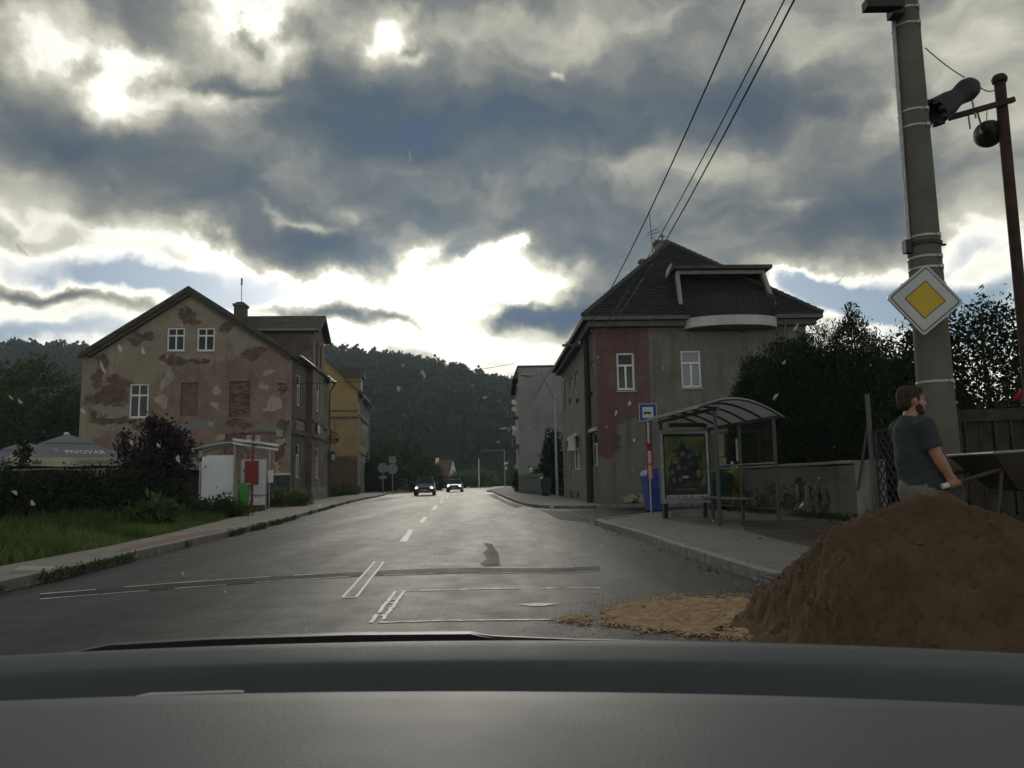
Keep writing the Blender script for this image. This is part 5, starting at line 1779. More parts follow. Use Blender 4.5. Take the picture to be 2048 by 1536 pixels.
def blobs_flat(name, mat, lst, lay):
    for (u, v, ru, rv) in lst:
        mb = MB(); x, z = QX0 + (QX1 - QX0) * u, QZ0 + (QZ1 - QZ0) * v
        mb.add([(x + ru * math.cos(a) * (1 + .12 * math.sin(3 * a + u * 9)), PY - .0078 - lay * .0004 - .00005 * len(poster.children), z + rv * math.sin(a)) for a in np.linspace(0, 2 * PI, 15)[:-1]], [tuple(range(14))])
        mb.build(name, mat, poster)


pc = lambda n, c: pm('print_' + n, c, 0.4, 0.25, 9, 0)
blobs_flat('print_dark', pc('dark', (0.018, 0.02, 0.022)), [(.5, .45, .42, .36), (.32, .30, .26, .26), (.7, .32, .26, .3), (.5, .68, .22, .14), (.8, .62, .12, .2), (.45, .76, .28, .06), (.24, .5, .14, .2)], 0)
mb = MB(); mb.add([(QX0 + (QX1 - QX0) * u, PY - .0086, QZ0 + (QZ1 - QZ0) * v) for u, v in ((.28, .76), (.62, .74), (.52, .83), (.42, .95), (.36, .84))], [(0, 1, 2, 3, 4)]); mb.build('print_peak', MATS['print_dark'], poster)
blobs_flat('print_faces', pc('skin', (0.13, 0.105, 0.09)), [(.44, .70, .07, .075), (.60, .66, .065, .07), (.25, .58, .09, .07), (.80, .70, .04, .06), (.17, .40, .055, .075), (.20, .26, .04, .07), (.36, .27, .045, .06), (.83, .37, .07, .10), (.33, .48, .06, .07), (.84, .56, .03, .06)], 2)
blobs_flat('print_brown', pc('brown', (0.085, 0.05, 0.04)), [(.33, .62, .09, .05), (.58, .19, .10, .05), (.78, .20, .10, .035), (.40, .18, .04, .05)], 3)
blobs_flat('print_teal', pc('teal', (0.03, 0.085, 0.085)), [(.63, .54, .07, .055), (.50, .47, .07, .06)], 3)
mb = MB(); mb.b2((QX0 + .44, PY - .0092, QZ0 + .44), (QX0 + .62, PY - .0088, QZ0 + .51)); mb.build('print_pale', pc('pale', (0.26, 0.33, 0.28)), poster)
mb = MB(); mb.b2((QX0 + .0, PY - .0094, QZ0 - .07), (QX1 + .03, PY - .0085, QZ0 + .015)); strip = mb.build('print_strip', pc('white', (0.40, 0.44, 0.46)), poster)
mb = MB(); rr = random.Random(4); x = QX0 + .03
while x < QX1 - .1:
    w_ = rr.uniform(.03, .10); mb.b2((x, PY - .0102, QZ0 - .045), (x + w_, PY - .0096, QZ0 - .015)); x += w_ + rr.uniform(.02, .06)
mb.build('print_rows', pc('greyrow', (0.15, 0.16, 0.17)), poster)
lettering('HO ZA KOPNA', .085, pc('title', (0.20, 0.20, 0.16)), poster, frame_M(((QX0 + QX1) / 2, PY - .0095, QZ0 + .15), (1, 0, 0), (0, 0, 1)), .0006)
mb = MB(); mb.b2((PX0 + .28, PY - .02, 2.36), (PX1, PY + .14, 2.46)); mb.build('header_bar', M_POST, bs)
for x in (PX0 + .12, PX1 - .12):
    mb = MB(); mb.b2((x - .04, PY + .04, 0), (x + .04, PY + .14, .379)); mb.build('case_leg', M_BLACK, bs)
mb = MB(); mb.b2((PX0 + .35, PY + .4, 0), (PX1 + .6, PY + .55, .16)); mb.build('foot_sill', M_CONC, bs)

# ---- bus stop sign post
sp_ = G(1303, 1030, PZ)
st = thing('bus_stop_sign', 'blue and white bus stop sign on a grey post with red timetable column', 'bus stop sign', sp_)
mb = MB(); mb.tube([(0, 0, 0), (0, 0, 3.05)], .03, 10); mb.build('post', M_GALV, st)
zc = P(1300, 825, sp_.y).z - PZ
for nm, h, lay, m in (('plate', .255, 0, M_GALV), ('blue_field', .238, 1, pm('sign_blue', (0.012, 0.03, 0.16), 0.4, 0.05, 3, 0.02)), ('white_field', .155, 2, MATS['sign_white'])):
    mb = MB(); mb.prism(rsq(h, .02 if lay < 2 else .004), .045 + lay * .0012 - (.012 if lay == 0 else .001), .046 + lay * .0012, Matrix.Translation((0, 0, zc)) @ TO_FRONT); mb.build(nm, m, st)
mb = MB(); bus = [(-.11, -.005), (-.085, .03), (.10, .03), (.115, .012), (.115, -.03), (-.11, -.03)]
mb.prism([(x, y) for x, y in bus], .0485, .0498, Matrix.Translation((-.02, 0, zc - .01)) @ TO_FRONT)
for x in (-.06, .06):
    mb.lathe([(.018, .0485), (.018, .05)], 10, Matrix.Translation((x - .02, 0, zc - .045)) @ TO_FRONT)
mb.build('bus_symbol', M_INK, st)
M_RED = pm('red_paint', (0.20, 0.018, 0.020), 0.45, 0.12, 3, 0.05)
zb, zt_ = P(1300, 958, sp_.y).z - PZ, P(1300, 890, sp_.y).z - PZ
mb = MB(); mb.b2((-.085, -.09, zb), (.085, -.032, zt_)); mb.b2((-.13, -.1, zt_ + .001), (.085, -.03, zt_ + .05)); tb = mb.build('timetable_column', M_RED, st)
mb = MB(); mb.b2((-.06, -.096, zb + .0), (.045, -.0905, zb + .40)); mb.b2((-.06, -.096, zb + .44), (.045, -.0905, zb + .80)); mb.build('timetable_sheet', MATS['sign_white'] if False else pm('timetable_paper', (0.42, 0.33, 0.31), 0.5, 0.1, 3, 0.03), tb)

# ---- recycling bins behind the shelter
def bin_(name, label, loc, col, w, d, h, rz=0.0):
    t_ = thing(name, label, 'recycling bin', loc, rz)
    m = pm('bin_' + name + label[:4], col, 0.5, 0.12, 2, 0.1, spec=0.4)
    mb = MB()
    n0 = [(-w * .36, -d * .36), (w * .36, -d * .36), (w * .36, d * .36), (-w * .36, d * .36)]
    mb.add([(x, y, .14) for x, y in n0] + [(x * 1.38, y * 1.38, h * .80) for x, y in n0], [(0, 1, 5, 4), (1, 2, 6, 5), (2, 3, 7, 6), (3, 0, 4, 7), (3, 2, 1, 0)]); mb.build('body', m, t_)
    mb = MB(); mb.b2((-w * .54, -d * .54, h * .80), (w * .54, d * .54, h * .85)); mb.build('rim', m, t_)
    mb = MB(); prof = [(-.52, .85), (-.46, .94), (-.2, 1.0), (.2, 1.0), (.46, .95), (.52, .85)]
    mb.prism([(p[0] * w, p[1] * h) for p in prof], -d * .52, d * .52, TO_FRONT); mb.build('lid', m, t_)
    for x in (-.26, .26):
        mb = MB(); mb.lathe([(.09, -.03), (.10, -.02), (.10, .02), (.09, .03)], 14, Matrix.Translation((x * w, -d * .38, .10)) @ Matrix.Rotation(rad(90), 4, 'Y')); mb.build('wheel', M_BLACK, t_)
    mb = MB(); mb.b2((-w * .34, d * .3, 0), (w * .34, d * .36, .139)); mb.build('foot', M_BLACK, t_)
    mb = MB(); mb.tube([(-w * .45, -d * .56, h * .76), (-w * .40, -d * .66, h * .60), (-w * .2, -d * .6, h * .42)], .018, 5); mb.build('handle', M_BLACK, t_)
    return t_


p = G(1306, 1024, PZ)
bin_('blue_bin', 'tall blue paper recycling bin behind the bus stop post', (p.x + .27, p.y + .85, 0.004), (0.024, 0.06, 0.27), .80, .72, 1.46, rad(6))
p = P(1447, 960, 25.0); bin_('green_bin', 'dark green recycling bin seen through the shelter glass', (p.x - .15, 25.0, PZ), (0.010, 0.045, 0.032), .75, .7, 1.20)
p = P(1462, 960, 25.6); bin_('yellow_bin', 'yellow recycling bin seen through the shelter glass', (p.x + .35, 25.9, PZ), (0.30, 0.23, 0.025), .72, .7, 1.28)

# ---- garden wall of rendered masonry with the plaster fallen off
gw_a, gw_b = Vector((7.58, 17.75)), Vector((7.05, 27.2))
d_ = gw_b - gw_a; gl = d_.length
gwall = thing('garden_wall', 'low old garden wall with broken plaster showing rough stones behind the bus shelter', 'wall', (gw_b.x, gw_b.y, PZ), math.atan2((gw_a - gw_b).y, (gw_a - gw_b).x))
FMw = frame_M((0, 0, 0), (1, 0, 0), (0, 0, 1))       # its right end is the near end, it faces the road
M_WALLP = peeling('garden_render', (0.165, 0.15, 0.12), (0.13, 0.118, 0.098), (0.10, 0.088, 0.068), (0.085, 0.075, 0.06), (0.25, 0.21, 0.16), (0.12, 0.11, 0.09))
bpy.context.view_layer.update(); GM = gwall.matrix_world.copy()


def wxz(px, py):
    p = LP(GM, px, py, 1, 0.0); return p.x, p.z


GH = 1.27
BRw = [(*wxz(1600, 985), .75, .30), (*wxz(1640, 1000), .6, .38), (*wxz(1560, 995), 1.3, .32), (*wxz(1500, 1000), 1.8, .3)]


def wfields(X, Y):
    f = fbm(X * 1.8, Y * 2.2, 71, 5, .6)
    return {'brick': ellipses(X, Y, BRw) + f * .35 - .05, 'under': .35 + fbm(X * .7, Y, 73) * .6, 'pale': f * -.4 + .1, 'band': X * 0}


wall_grid('wall_face', gwall, FMw, gl, lambda x: GH + .02 * math.sin(x * 1.3), [], M_WALLP, .1, wfields, .06)
mb = MB(); mb.b2((0, .07, 0), (gl, .30, GH - .03)); mb.build('wall_core', M_WALLP, gwall)
cw = random.Random(8); x = 0
while x < gl - .05:
    L_ = min(cw.uniform(.8, 1.1), gl - x)
    mb = MB(); mb.b2((x + .006, -.05, GH + .022), (x + L_ - .006, .34, GH + .085 + cw.uniform(-.008, .008))); mb.build('coping_stone', M_CONC, gwall); x += L_
sr = np.random.default_rng(33)
M_STN = [pm('wall_stone_%s' % k, c, .95, .25, 4, .5) for k, c in (('tan', (0.19, 0.145, 0.095)), ('grey', (0.12, 0.112, 0.10)), ('dark', (0.085, 0.077, 0.066)))]
for i in range(46):
    cx, cz, rx, rz_ = BRw[sr.integers(0, 4)]
    u, v = sr.uniform(-.95, .95), sr.uniform(-.95, .95)
    x, z = cx + u * rx * .75, max(.1, cz + v * rz_ * .85)
    if not .15 < x < gl - .15:
        continue
    w_, h_ = sr.uniform(.10, .22), sr.uniform(.10, .24)
    mb = MB(); mb.box((0, 0, 0), (w_, .12, h_)); mb.v = [(a * sr.uniform(.75, 1.1), b, c * sr.uniform(.75, 1.1)) for a, b, c in mb.v]
    o = mb.build('stone', M_STN[int(sr.integers(0, 3))], gwall); o.location = (x, .03, z); o.rotation_euler = (0, sr.uniform(-.12, .12), 0)
mb = MB(); wz = wxz(1560, 1000)
for k in range(4):
    x0_ = wxz(1592 + 18 * k, 985)[0]; z0_ = wxz(1600, 1000)[1]
    mb = MB(); mb.b2((x0_, -.012, z0_ + .02 * (k % 2)), (x0_ + .17 + .03 * (k % 2), .03, z0_ + .40)); mb.build('stone', M_STN[0], gwall)
# pier block at the near end
mb = MB(); mb.b2((gl + .004, -.06, 0), (gl + .55, .34, GH + .08)); mb.build('end_pier', M_CONC, gwall)

# ---- steel gate with diamond lattice and its post
gp = P(1735, 1000, 16.4)
gt = thing('lattice_gate', 'dark steel gate of diamond lattice between garden wall and concrete pole', 'gate', (7.62, 17.1, PZ), rad(-58))
mb = MB(); mb.tube([(0, 0, 0), (0, 0, 2.75)], .05, 8); mb.build('post', pm('gate_post_grey', (0.10, 0.10, 0.095), .7, .2, 4, .1), gt)
mb = MB(); mb.tube([(0, 0, 2.2), (-.35, -.05, .7)], .028, 6); mb.build('brace', M_DARKMETAL, gt)
gl_, gh0, gh1 = 3.9, .10, 1.95
mb = MB()
for a, b in (((.12, 0, gh0), (gl_, 0, gh0)), ((.12, 0, gh1), (gl_, 0, gh1 + .18)), ((.12, 0, gh0), (.12, 0, gh1)), ((gl_, 0, gh0), (gl_, 0, gh1 + .18)), ((1.7, 0, gh0), (1.7, 0, gh1 + .06))):
    mb.beam(a, b, .045, .045)
mb.build('gate_frame', M_BLACK, gt)
mb = MB(); s_ = .135; n = int(gl_ / s_) + 14
for k in range(-14, n):
    for sg in (1, -1):
        xa, za, xb, zb_ = .12 + k * s_, (gh0 if sg > 0 else gh1), .12 + k * s_ + (gh1 - gh0) * .55, (gh1 if sg > 0 else gh0)
        if xb <= .14 or xa >= gl_ - .02:
            continue
        ta = max(0, (.12 - xa) / (xb - xa)); tb_ = min(1, (gl_ - xa) / (xb - xa))
        a = Vector((xa + (xb - xa) * ta, .012 * sg, za + (zb_ - za) * ta)); b = Vector((xa + (xb - xa) * tb_, .012 * sg, za + (zb_ - za) * tb_))
        mb.beam(a, b, .012, .03)
mb.build('lattice', M_BLACK, gt, False, kind='stuff')

# ---- wooden fence on the far right
wf = thing('wooden_fence', 'dark weathered wooden picket fence behind the wheelbarrow', 'fence', (4.62, 8.75, PZ), rad(-14))
for x in (.0, 1.9):
    mb = MB(); mb.b2((x - .08, -.09, 0), (x + .085, .07, 1.84)); mb.build('fence_post', M_WOOD, wf)
mb = MB(); mb.b2((.13, -.07, 0), (.24, .05, 1.72)); mb.build('fence_post', M_WOOD, wf)
for z in (.45, 1.58):
    mb = MB(); mb.b2((.086, -.045, z), (3.4, -.005, z + .13)); mb.build('rail', M_WOOD, wf)
fr = random.Random(2); x = .30
while x < 3.3:
    w_ = fr.uniform(.10, .13)
    mb = MB(); h_ = 1.68 + fr.uniform(-.03, .05); mb.prism([(x, .06), (x + w_, .06), (x + w_, h_ - .05), (x + w_ / 2, h_), (x, h_ - .05)], -.030, -.004, Matrix.Rotation(rad(90), 4, 'X')); mb.build('picket', M_WOOD, wf)
    x += w_ + fr.uniform(.015, .05)
# a low timber edging in front of the fence
te = MB(); te.b2((-.3, -.05, 0), (3.0, .05, .42)); o = te.build('timber_baulk', M_WOOD); o.location = (4.3, 7.9, PZ); o.rotation_euler = (0, 0, rad(-10)); tag(o, 'dark timber baulk lying at the foot of the wooden fence', 'timber')

# ---- lamps, signs and other things along the far road
def street_lamp(label, base, top_z, head, armcol=M_GALV):
    t_ = thing('street_lamp', label, 'street lamp', base)
    hz = Vector(head) - Vector(base)
    mb = MB(); mb.tube([(0, 0, 0), (0, 0, top_z * .6), (0, 0, top_z)], [.09, .075, .06], 8); mb.build('post', armcol, t_)
    mb = MB(); mb.tube([(0, 0, top_z * .93), (hz.x * .12, hz.y * .12, top_z * 1.0), (hz.x * .5, hz.y * .5, hz.z + .35), (hz.x * .85, hz.y * .85, hz.z + .06)], .035, 6); mb.build('arm', armcol, t_)
    mb = MB(); M_ = Matrix.Translation(hz) @ Matrix.Rotation(math.atan2(hz.y, hz.x), 4, 'Z')
    mb.lathe([(.05, -.55), (.13, -.4), (.17, 0), (.15, .3), (.04, .5)], 12, M_ @ Matrix.Rotation(rad(90), 4, 'Y') @ Matrix.Diagonal((.7, 1, 1, 1))); mb.build('lamp_head', pm('lamp_grey', (0.36, 0.37, 0.37), .5, .1, 3, .05), t_, True)
    return t_


b = P(1114, 985, 55); street_lamp('curved arm street lamp over the pavement in front of the grey block', (b.x, 55, PZ), P(1114, 790, 55).z, P(1052, 750, 53))
b = P(1040, 985, 105); street_lamp('smaller distant street lamp past the grey block', (b.x + .3, 105, PZ), P(1040, 862, 105).z - PZ, P(1006, 857, 104))
gan = thing('sign_gantry', 'thin grey mast with long horizontal arm over the distant bend', 'mast', (P(1010, 980, 125).x, 125, PZ))
hh = P(1008, 900, 125).z - PZ
mb = MB(); mb.tube([(0, 0, 0), (0, 0, hh)], .07, 8); mb.build('post', M_GALV, gan)
ex = P(962, 903, 125).x - gan.location.x
mb = MB(); mb.tube([(0, 0, hh), (ex, 0, hh - .1)], .05, 6); mb.build('arm', M_GALV, gan)
mb = MB(); mb.b2((-.1, -.2, hh * .62), (.5, .2, hh * .68)); mb.b2((.08, -.2, hh * .48), (.40, .1, hh * .56)); mb.build('camera_box', M_WHITE, gan)
t_ = thing('thin_mast', 'thin pale mast beyond the bushes left of the sign gantry', 'mast', (P(958, 960, 150).x, 150, 0))
mb = MB(); mb.tube([(0, 0, 0), (0, 0, P(958, 918, 150).z)], .12, 6); mb.build('shaft', M_WHITE, t_)
t_ = thing('power_pole', 'dark thin power pole standing in front of the wooded hill', 'utility pole', (P(795, 900, 150).x, 150, 0))
mb = MB(); mb.tube([(0, 0, 0), (0, 0, P(795, 855, 150).z)], .13, 6); mb.build('shaft', M_BLACK, t_)
b = P(1034, 980, 108)
t_ = thing('diamond_sign', 'small far yellow diamond sign back by the grey block', 'road sign', (b.x + .2, 108, PZ))
hh = P(1034, 933, 108).z - PZ
mb = MB(); mb.tube([(0, 0, 0), (0, 0, hh + .3)], .04, 6); mb.build('post', M_GALV, t_)
mb = MB(); mb.prism(rsq(.42, .03), .05, .07, Matrix.Translation((0, 0, hh)) @ Rt @ TO_FRONT); mb.build('plate', pm('dull_yellow', (0.36, 0.34, 0.10), .6, .1, 3, .02), t_)
for (px, pyb, pyt, r, kind, lab) in ((766, 993, 936, .40, 0, 'grey back of a round road sign at the end of the left pavement'), (785, 990, 938, .45, 1, 'two grey sign backs stacked on a post beside the round sign')):
    g_ = G(px, pyb, PZ); Y = g_.y
    t_ = thing('road_sign', lab, 'road sign', (g_.x, Y, PZ))
    hh = P(px, pyt, Y).z - PZ
    mb = MB(); mb.tube([(0, 0, 0), (0, 0, hh + (.3 if not kind else .6))], .035, 6); mb.build('post', M_GALV, t_)
    mb = MB(); mb.lathe([(r, .04), (r, .06)], 20, Matrix.Translation((0, 0, hh)) @ TO_FRONT); mb.build('plate', pm('sign_back', (0.23, 0.24, 0.24), .55, .1, 3, .05), t_)
    mb = MB()
    if kind:
        mb.b2((-.3, -.06, hh + .5), (.3, -.04, hh + 1.1)); mb.build('plate', MATS['sign_back'], t_)
    else:
        mb.b2((-.3, -.05, hh - .85), (.3, -.04, hh - .6)); mb.build('plate', MATS['sign_back'], t_)

# green slatted fence and a bin on the pavement in front of the grey block
gf = thing('slat_fence', 'grey green vertical slat fence between the hip roofed house and the grey block', 'fence', (2.05, 56.5, PZ), rad(96.5))
M_GSL = pm('fence_green_grey', (0.13, 0.16, 0.145), .8, .2, 3, .2)
for z in (.3, 1.3):
    mb = MB(); mb.b2((0, -.03, z), (14.5, .03, z + .1)); mb.build('rail', M_GSL, gf)
x = 0.1; sl = MB(); sl.b2((0, -.05, .08), (.14, -.031, 1.55)); slm = sl.mesh('slat', M_GSL); k = 0
while x < 14.4:
    o = link('slat', slm, gf); o.location = (x, 0, .02 * ((k * 7) % 5 - 2)); x += .22; k += 1
bin_('refuse_bin', 'dark green grey refuse bin standing at the near end of the slat fence', (2.15, 54.8, PZ), (0.03, 0.055, 0.05), .75, .75, 1.25, rad(5))

# ------------------------------------------------------------------ left side: stop, parasols
M_PANELW = pm('panel_white', (0.66, 0.69, 0.71), 0.5, 0.05, 2, 0.05, dirt=(0.45, 0.48, 0.48), dirt_amt=0.5, dirt_scale=1.2)
ls = thing('bus_shelter', 'small bus shelter with white wall panels and arched roof left of the road', 'bus shelter', (-11.85, 32.3, 0.1), rad(4))
# x along the front, y to the rear
for x, y, h in ((0, 0, 2.5), (1.35, 0, 2.75), (0, 1.3, 2.4), (1.35, 1.6, 2.5), (2.4, .9, 2.2)):
    mb = MB(); mb.tube([(x - .72, y, 0), (x - .72, y, h)], .035, 8); mb.build('post', M_GALV, ls)
mb = MB(); mb.b2((-.66, -.015, .32), (.58, .015, 2.28)); mb.build('wall_panel', M_PANELW, ls)
mb = MB(); mb.b2((.66, .86, .25), (1.66, .89, 2.12)); wp = mb.build('wall_panel', M_PANELW, ls)
mb = MB(); mb.b2((.74, .85, 1.62), (1.2, .859, 1.72)); mb.build('name_strip', pm('strip_grey', (0.16, 0.18, 0.20), .6, .1, 3, .03), wp)
mb = MB(); mb.b2((.66, .80, .62), (1.7, .84, .68)); mb.build('rail', M_GALV, ls)
mb = MB(); mb.b2((.66, .9, 0), (1.7, .95, .24)); mb.build('skirting', pm('skirting_brown', (0.09, 0.075, 0.065), .8, .2, 3, .1), ls)


def arch(y, n=11):
    return [Vector((-1.1 + 2.9 * s, y, 2.42 + .42 * math.sin(PI * (.10 + .62 * s)) - .04)) for s in np.linspace(0, 1, n)]


mb = MB(); g1 = [arch(-.25), arch(1.5)]; mb.grid(g1); mb.grid([[p + Vector((0, 0, .015)) for p in r][::-1] for r in g1]); mb.build('roof_sheet', M_ROOFP, ls, True)
for y in (-.25, .6, 1.5):
    mb = MB(); mb.tube([p - Vector((0, 0, .03)) for p in arch(y)], .03, 6); mb.build('rib', M_GALV, ls)
mb = MB(); mb.beam((.62, -.35, 2.90), (2.3, .2, 2.66), .05, .09); mb.build('roof_edge', M_WHITE, ls)
mb = MB(); mb.beam((.62, -.35, 2.74), (2.3, .2, 2.48), .05, .07); mb.build('roof_edge', M_WHITE, ls)

b = G(503, 1023, PZ)
rs_ = thing('red_stop_post', 'red stop post with a red timetable box and the grey back of a sign', 'bus stop sign', (b.x, b.y, 0.1), rad(3))
Yb = b.y
mb = MB(); mb.tube([(0, 0, 0), (0, 0, P(505, 868, Yb).z)], .05, 10); mb.build('post', M_RED, rs_)
za, zb = P(505, 970, Yb).z - .1, P(505, 923, Yb).z - .1
mb = MB(); mb.b2((-.27, -.13, za), (.27, -.052, zb)); mb.b2((-.29, -.14, zb), (.29, -.05, zb + .03)); mb.build('timetable_box', M_RED, rs_)
za, zb = P(505, 897, Yb).z - .1, P(505, 870, Yb).z - .1
mb = MB(); mb.prism([(x, y) for x, y in rsq((zb - za) / 2, .05)], -.075, -.06, Matrix.Translation((0, 0, (za + zb) / 2)) @ TO_FRONT); mb.build('sign_plate', pm('plate_grey', (0.27, 0.32, 0.33), .5, .06, 3, .03), rs_)
mb = MB()
for z in (za + .1, zb - .1):
    mb.tube([(-.14, -.058, z), (.14, -.058, z)], .012, 6)
mb.build('clamp', M_DARKMETAL, rs_)
b = G(490, 1014, PZ)
gbn = thing('green_bin', 'bright green litter bin hung on a short grey post beside the red stop post', 'litter bin', (P(489, 1000, 31.0).x, 31.0, 0.1))
M_GRN = pm('bin_green', (0.06, 0.26, 0.04), .45, .08, 2, .05, spec=.4)
z0_, z1_ = P(490, 1011, 31).z - .1, P(490, 974, 31).z - .1
mb = MB(); mb.add([(x * s, y * s, z) for s, z in ((.115, z0_), (.17, z1_)) for x, y in ((-1, -1), (1, -1), (1, 1), (-1, 1))], [(0, 1, 5, 4), (1, 2, 6, 5), (2, 3, 7, 6), (3, 0, 4, 7), (3, 2, 1, 0)]); mb.build('body', M_GRN, gbn)
mb = MB(); mb.prism([(-.19, z1_ + .001), (.19, z1_ + .001), (.19, z1_ + .10), (.10, z1_ + .15), (-.13, z1_ + .15), (-.19, z1_ + .09)], -.19, .19, TO_FRONT); mb.build('lid', M_GRN, gbn)
mb = MB(); mb.b2((.192, -.1, z1_ + .02), (.20, .1, z1_ + .09)); mb.build('slot', M_BLACK, gbn)
mb = MB(); mb.tube([(-.22, 0, 0), (-.22, 0, P(484, 958, 31).z - .1)], .035, 8); mb.build('post', M_DARKMETAL, gbn)
b = P(538, 1015, 36.5)
nb = thing('notice_post', 'grey post carrying a small pale notice plate before the corner house', 'sign', (b.x, 36.5, 0.1), rad(2))
mb = MB(); mb.tube([(0, 0, 0), (0, 0, P(538, 898, 36.5).z - .1)], .035, 8); mb.build('post', M_GALV, nb)
z0_, z1_ = P(540, 965, 36.5).z - .1, P(540, 940, 36.5).z - .1
mb = MB(); mb.b2((-.06, -.06, z0_), (.18, -.04, z1_)); mb.build('plate', M_PANELW, nb)
# dark garden fence against the corner house, with a stub stone
df = thing('board_fence', 'dark board fence with pale top edge in front of the corner house', 'fence', (-12.55, 45.2, 0.1), rad(184))
x = 0; fr = random.Random(6)
while x < 2.1:
    mb = MB(); mb.b2((x, 0, 0), (x + .26, .04, 1.58 + fr.uniform(-.02, .02) + (.10 if x < .0 else 0))); mb.build('board', pm('fence_dark', (0.035, 0.038, 0.036), .85, .4, 3, .3, dirt=(0.10, 0.10, 0.09), dirt_amt=.6, dirt_scale=3), df); x += .275
mb = MB(); mb.b2((-.02, -.03, 1.63), (1.7, .07, 1.70)); mb.build('top_edge', M_WHITE, df)
ms = MB(); ms.prism([(-.28, -.2), (.28, -.2), (.24, .2), (-.24, .2)], 0, .62); o = ms.build('stub_stone', M_CONC); o.location = (-12.15, 43.3, .1); tag(o, 'squat pale stone stub standing at the end of the dark board fence', 'stone')

# beer garden parasols
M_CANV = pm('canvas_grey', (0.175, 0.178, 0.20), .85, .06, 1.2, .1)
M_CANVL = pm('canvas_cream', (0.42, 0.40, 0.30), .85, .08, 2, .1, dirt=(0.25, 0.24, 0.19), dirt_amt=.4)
M_LETT = pm('canvas_print', (0.65, 0.65, 0.62), .85, .05, 2, 0)
M_LETD = pm('canvas_print_dim', (0.25, 0.252, 0.27), .85, .05, 2, 0)
M_LETK = pm('valance_print', (0.10, 0.10, 0.08), .85, .05, 2, 0)


def parasol(label, loc, rz, full=True):
    t_ = thing('parasol', label, 'parasol', loc, rz, 'beer garden parasols')
    H, E, V = 2.86, 2.02, 1.75
    R = 1.75
    c = [(-R, -R), (R, -R), (R, R), (-R, R)]
    mb = MB(); k = .36
    for i in range(4):
        a, b = c[i], c[(i + 1) % 4]
        mb.add([(a[0], a[1], E), (b[0], b[1], E), (b[0] * k, b[1] * k, E + (H - E) * .62), (a[0] * k, a[1] * k, E + (H - E) * .62)], [(0, 1, 2, 3)]); mb.mi[-1] = 1 if i == 3 else 0  # left panel in cream: the sun on that side is put into the colour
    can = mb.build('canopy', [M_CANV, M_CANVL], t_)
    mb = MB(); k2 = .42
    for i in range(4):
        a, b = c[i], c[(i + 1) % 4]
        mb.add([(a[0] * k2, a[1] * k2, E + (H - E) * .64), (b[0] * k2, b[1] * k2, E + (H - E) * .64), (.02, 0, H), (0, 0.02, H)], [(0, 1, 2, 3)]); mb.mi[-1] = 1 if i == 3 else 0  # same sunlit cream for the left side of the vent
        mb.add([(a[0] * k2, a[1] * k2, E + (H - E) * .64), (b[0] * k2, b[1] * k2, E + (H - E) * .64), (b[0] * k2, b[1] * k2, E + (H - E) * .58), (a[0] * k2, a[1] * k2, E + (H - E) * .58)], [(3, 2, 1, 0)])
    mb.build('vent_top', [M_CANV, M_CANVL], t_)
    mb = MB(); mb.lathe([(.09, H - .02), (.09, H + .02), (.05, H + .05), (.01, H + .06)], 12); mb.build('finial', M_WHITE, t_)
    for i in range(4):
        a, b = Vector((*c[i], 0)), Vector((*c[(i + 1) % 4], 0))
        n = Vector(((a + b).x, (a + b).y, 0)).normalized()
        rows = []
        for z, out in ((E, 0), ((E + V) / 2, .015), (V, .0)):
            rows.append([a.lerp(b, s) + n * (out + .012 * math.sin(s * 19)) + Vector((0, 0, z + (.018 * math.sin(s * 11 + i) if z == V else 0))) for s in np.linspace(0, 1, 15)])
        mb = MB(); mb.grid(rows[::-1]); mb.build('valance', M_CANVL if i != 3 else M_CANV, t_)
    mb = MB(); mb.tube([(0, 0, 0), (0, 0, H)], .04, 8); mb.build('pole', M_GALV, t_)
    for i in range(4):
        mb = MB(); mb.tube([(c[i][0] * .98, c[i][1] * .98, E - .02), (0, 0, H - .12)], .016, 5); mb.build('rib', M_GALV, t_)
    # print on the front slope and valance
    sl = Vector((0, R * (1 - k), (H - E) * .62)).normalized()
    Mf = frame_M(Vector((.35, -R, E)) + sl * .42 + Vector((0, -.004, .008)), (1, 0, 0), sl)
    lettering('PIVOVAR', .42, M_LETT, can, Mf, .002, width=1.15)
    Md = frame_M(Vector((1.08, -R, E)) + sl * .42 + Vector((0, -.004, .008)), (1, 0, 0), sl)
    lettering('17', .42, M_LETD, can, Md, .002, width=.26)
    mb = MB(); Mr = frame_M(Vector((-.45, -R, E)) + sl * .62 + Vector((0, -.004, .010)), (1, 0, 0), sl)
    for r_ in (.36, .27):
        ring = [Mr @ Vector((q * math.cos(a), q * math.sin(a) * .8, 0)) for a in np.linspace(0, 2 * PI, 33) for q in (r_, r_ - .035)]
        mb.add(ring, [(2 * j, 2 * j + 1, 2 * j + 3, 2 * j + 2) for j in range(32)])
    mb.add([Mr @ Vector(p) for p in ((-.12, -.15, 0), (.10, -.15, 0), (.05, .02, 0), (.08, .14, 0), (-.06, .17, 0), (-.10, .02, 0))], [(0, 1, 2, 3, 4, 5)])
    mb.build('emblem', M_LETD, can)
    Mv = frame_M((.75, -R - .035, (E + V) / 2 - .005), (1, 0, 0), (0, 0, 1))
    lettering('ZALOŽENO 1753', .13, M_LETK, can, Mv, .002, width=1.25)
    mb = MB(); Mq = frame_M((-1.05, -R - .035, (E + V) / 2), (1, 0, 0), (0, 0, 1))
    mb.add([Mq @ Vector(p) for p in ((-.12, -.07, 0), (.12, -.07, 0), (.15, .07, 0), (.07, .0, 0), (0, .09, 0), (-.07, 0, 0), (-.15, .07, 0))], [(0, 1, 3, 4, 5), (1, 2, 3), (0, 5, 6)]); mb.build('emblem', M_LETK, can)
    return t_


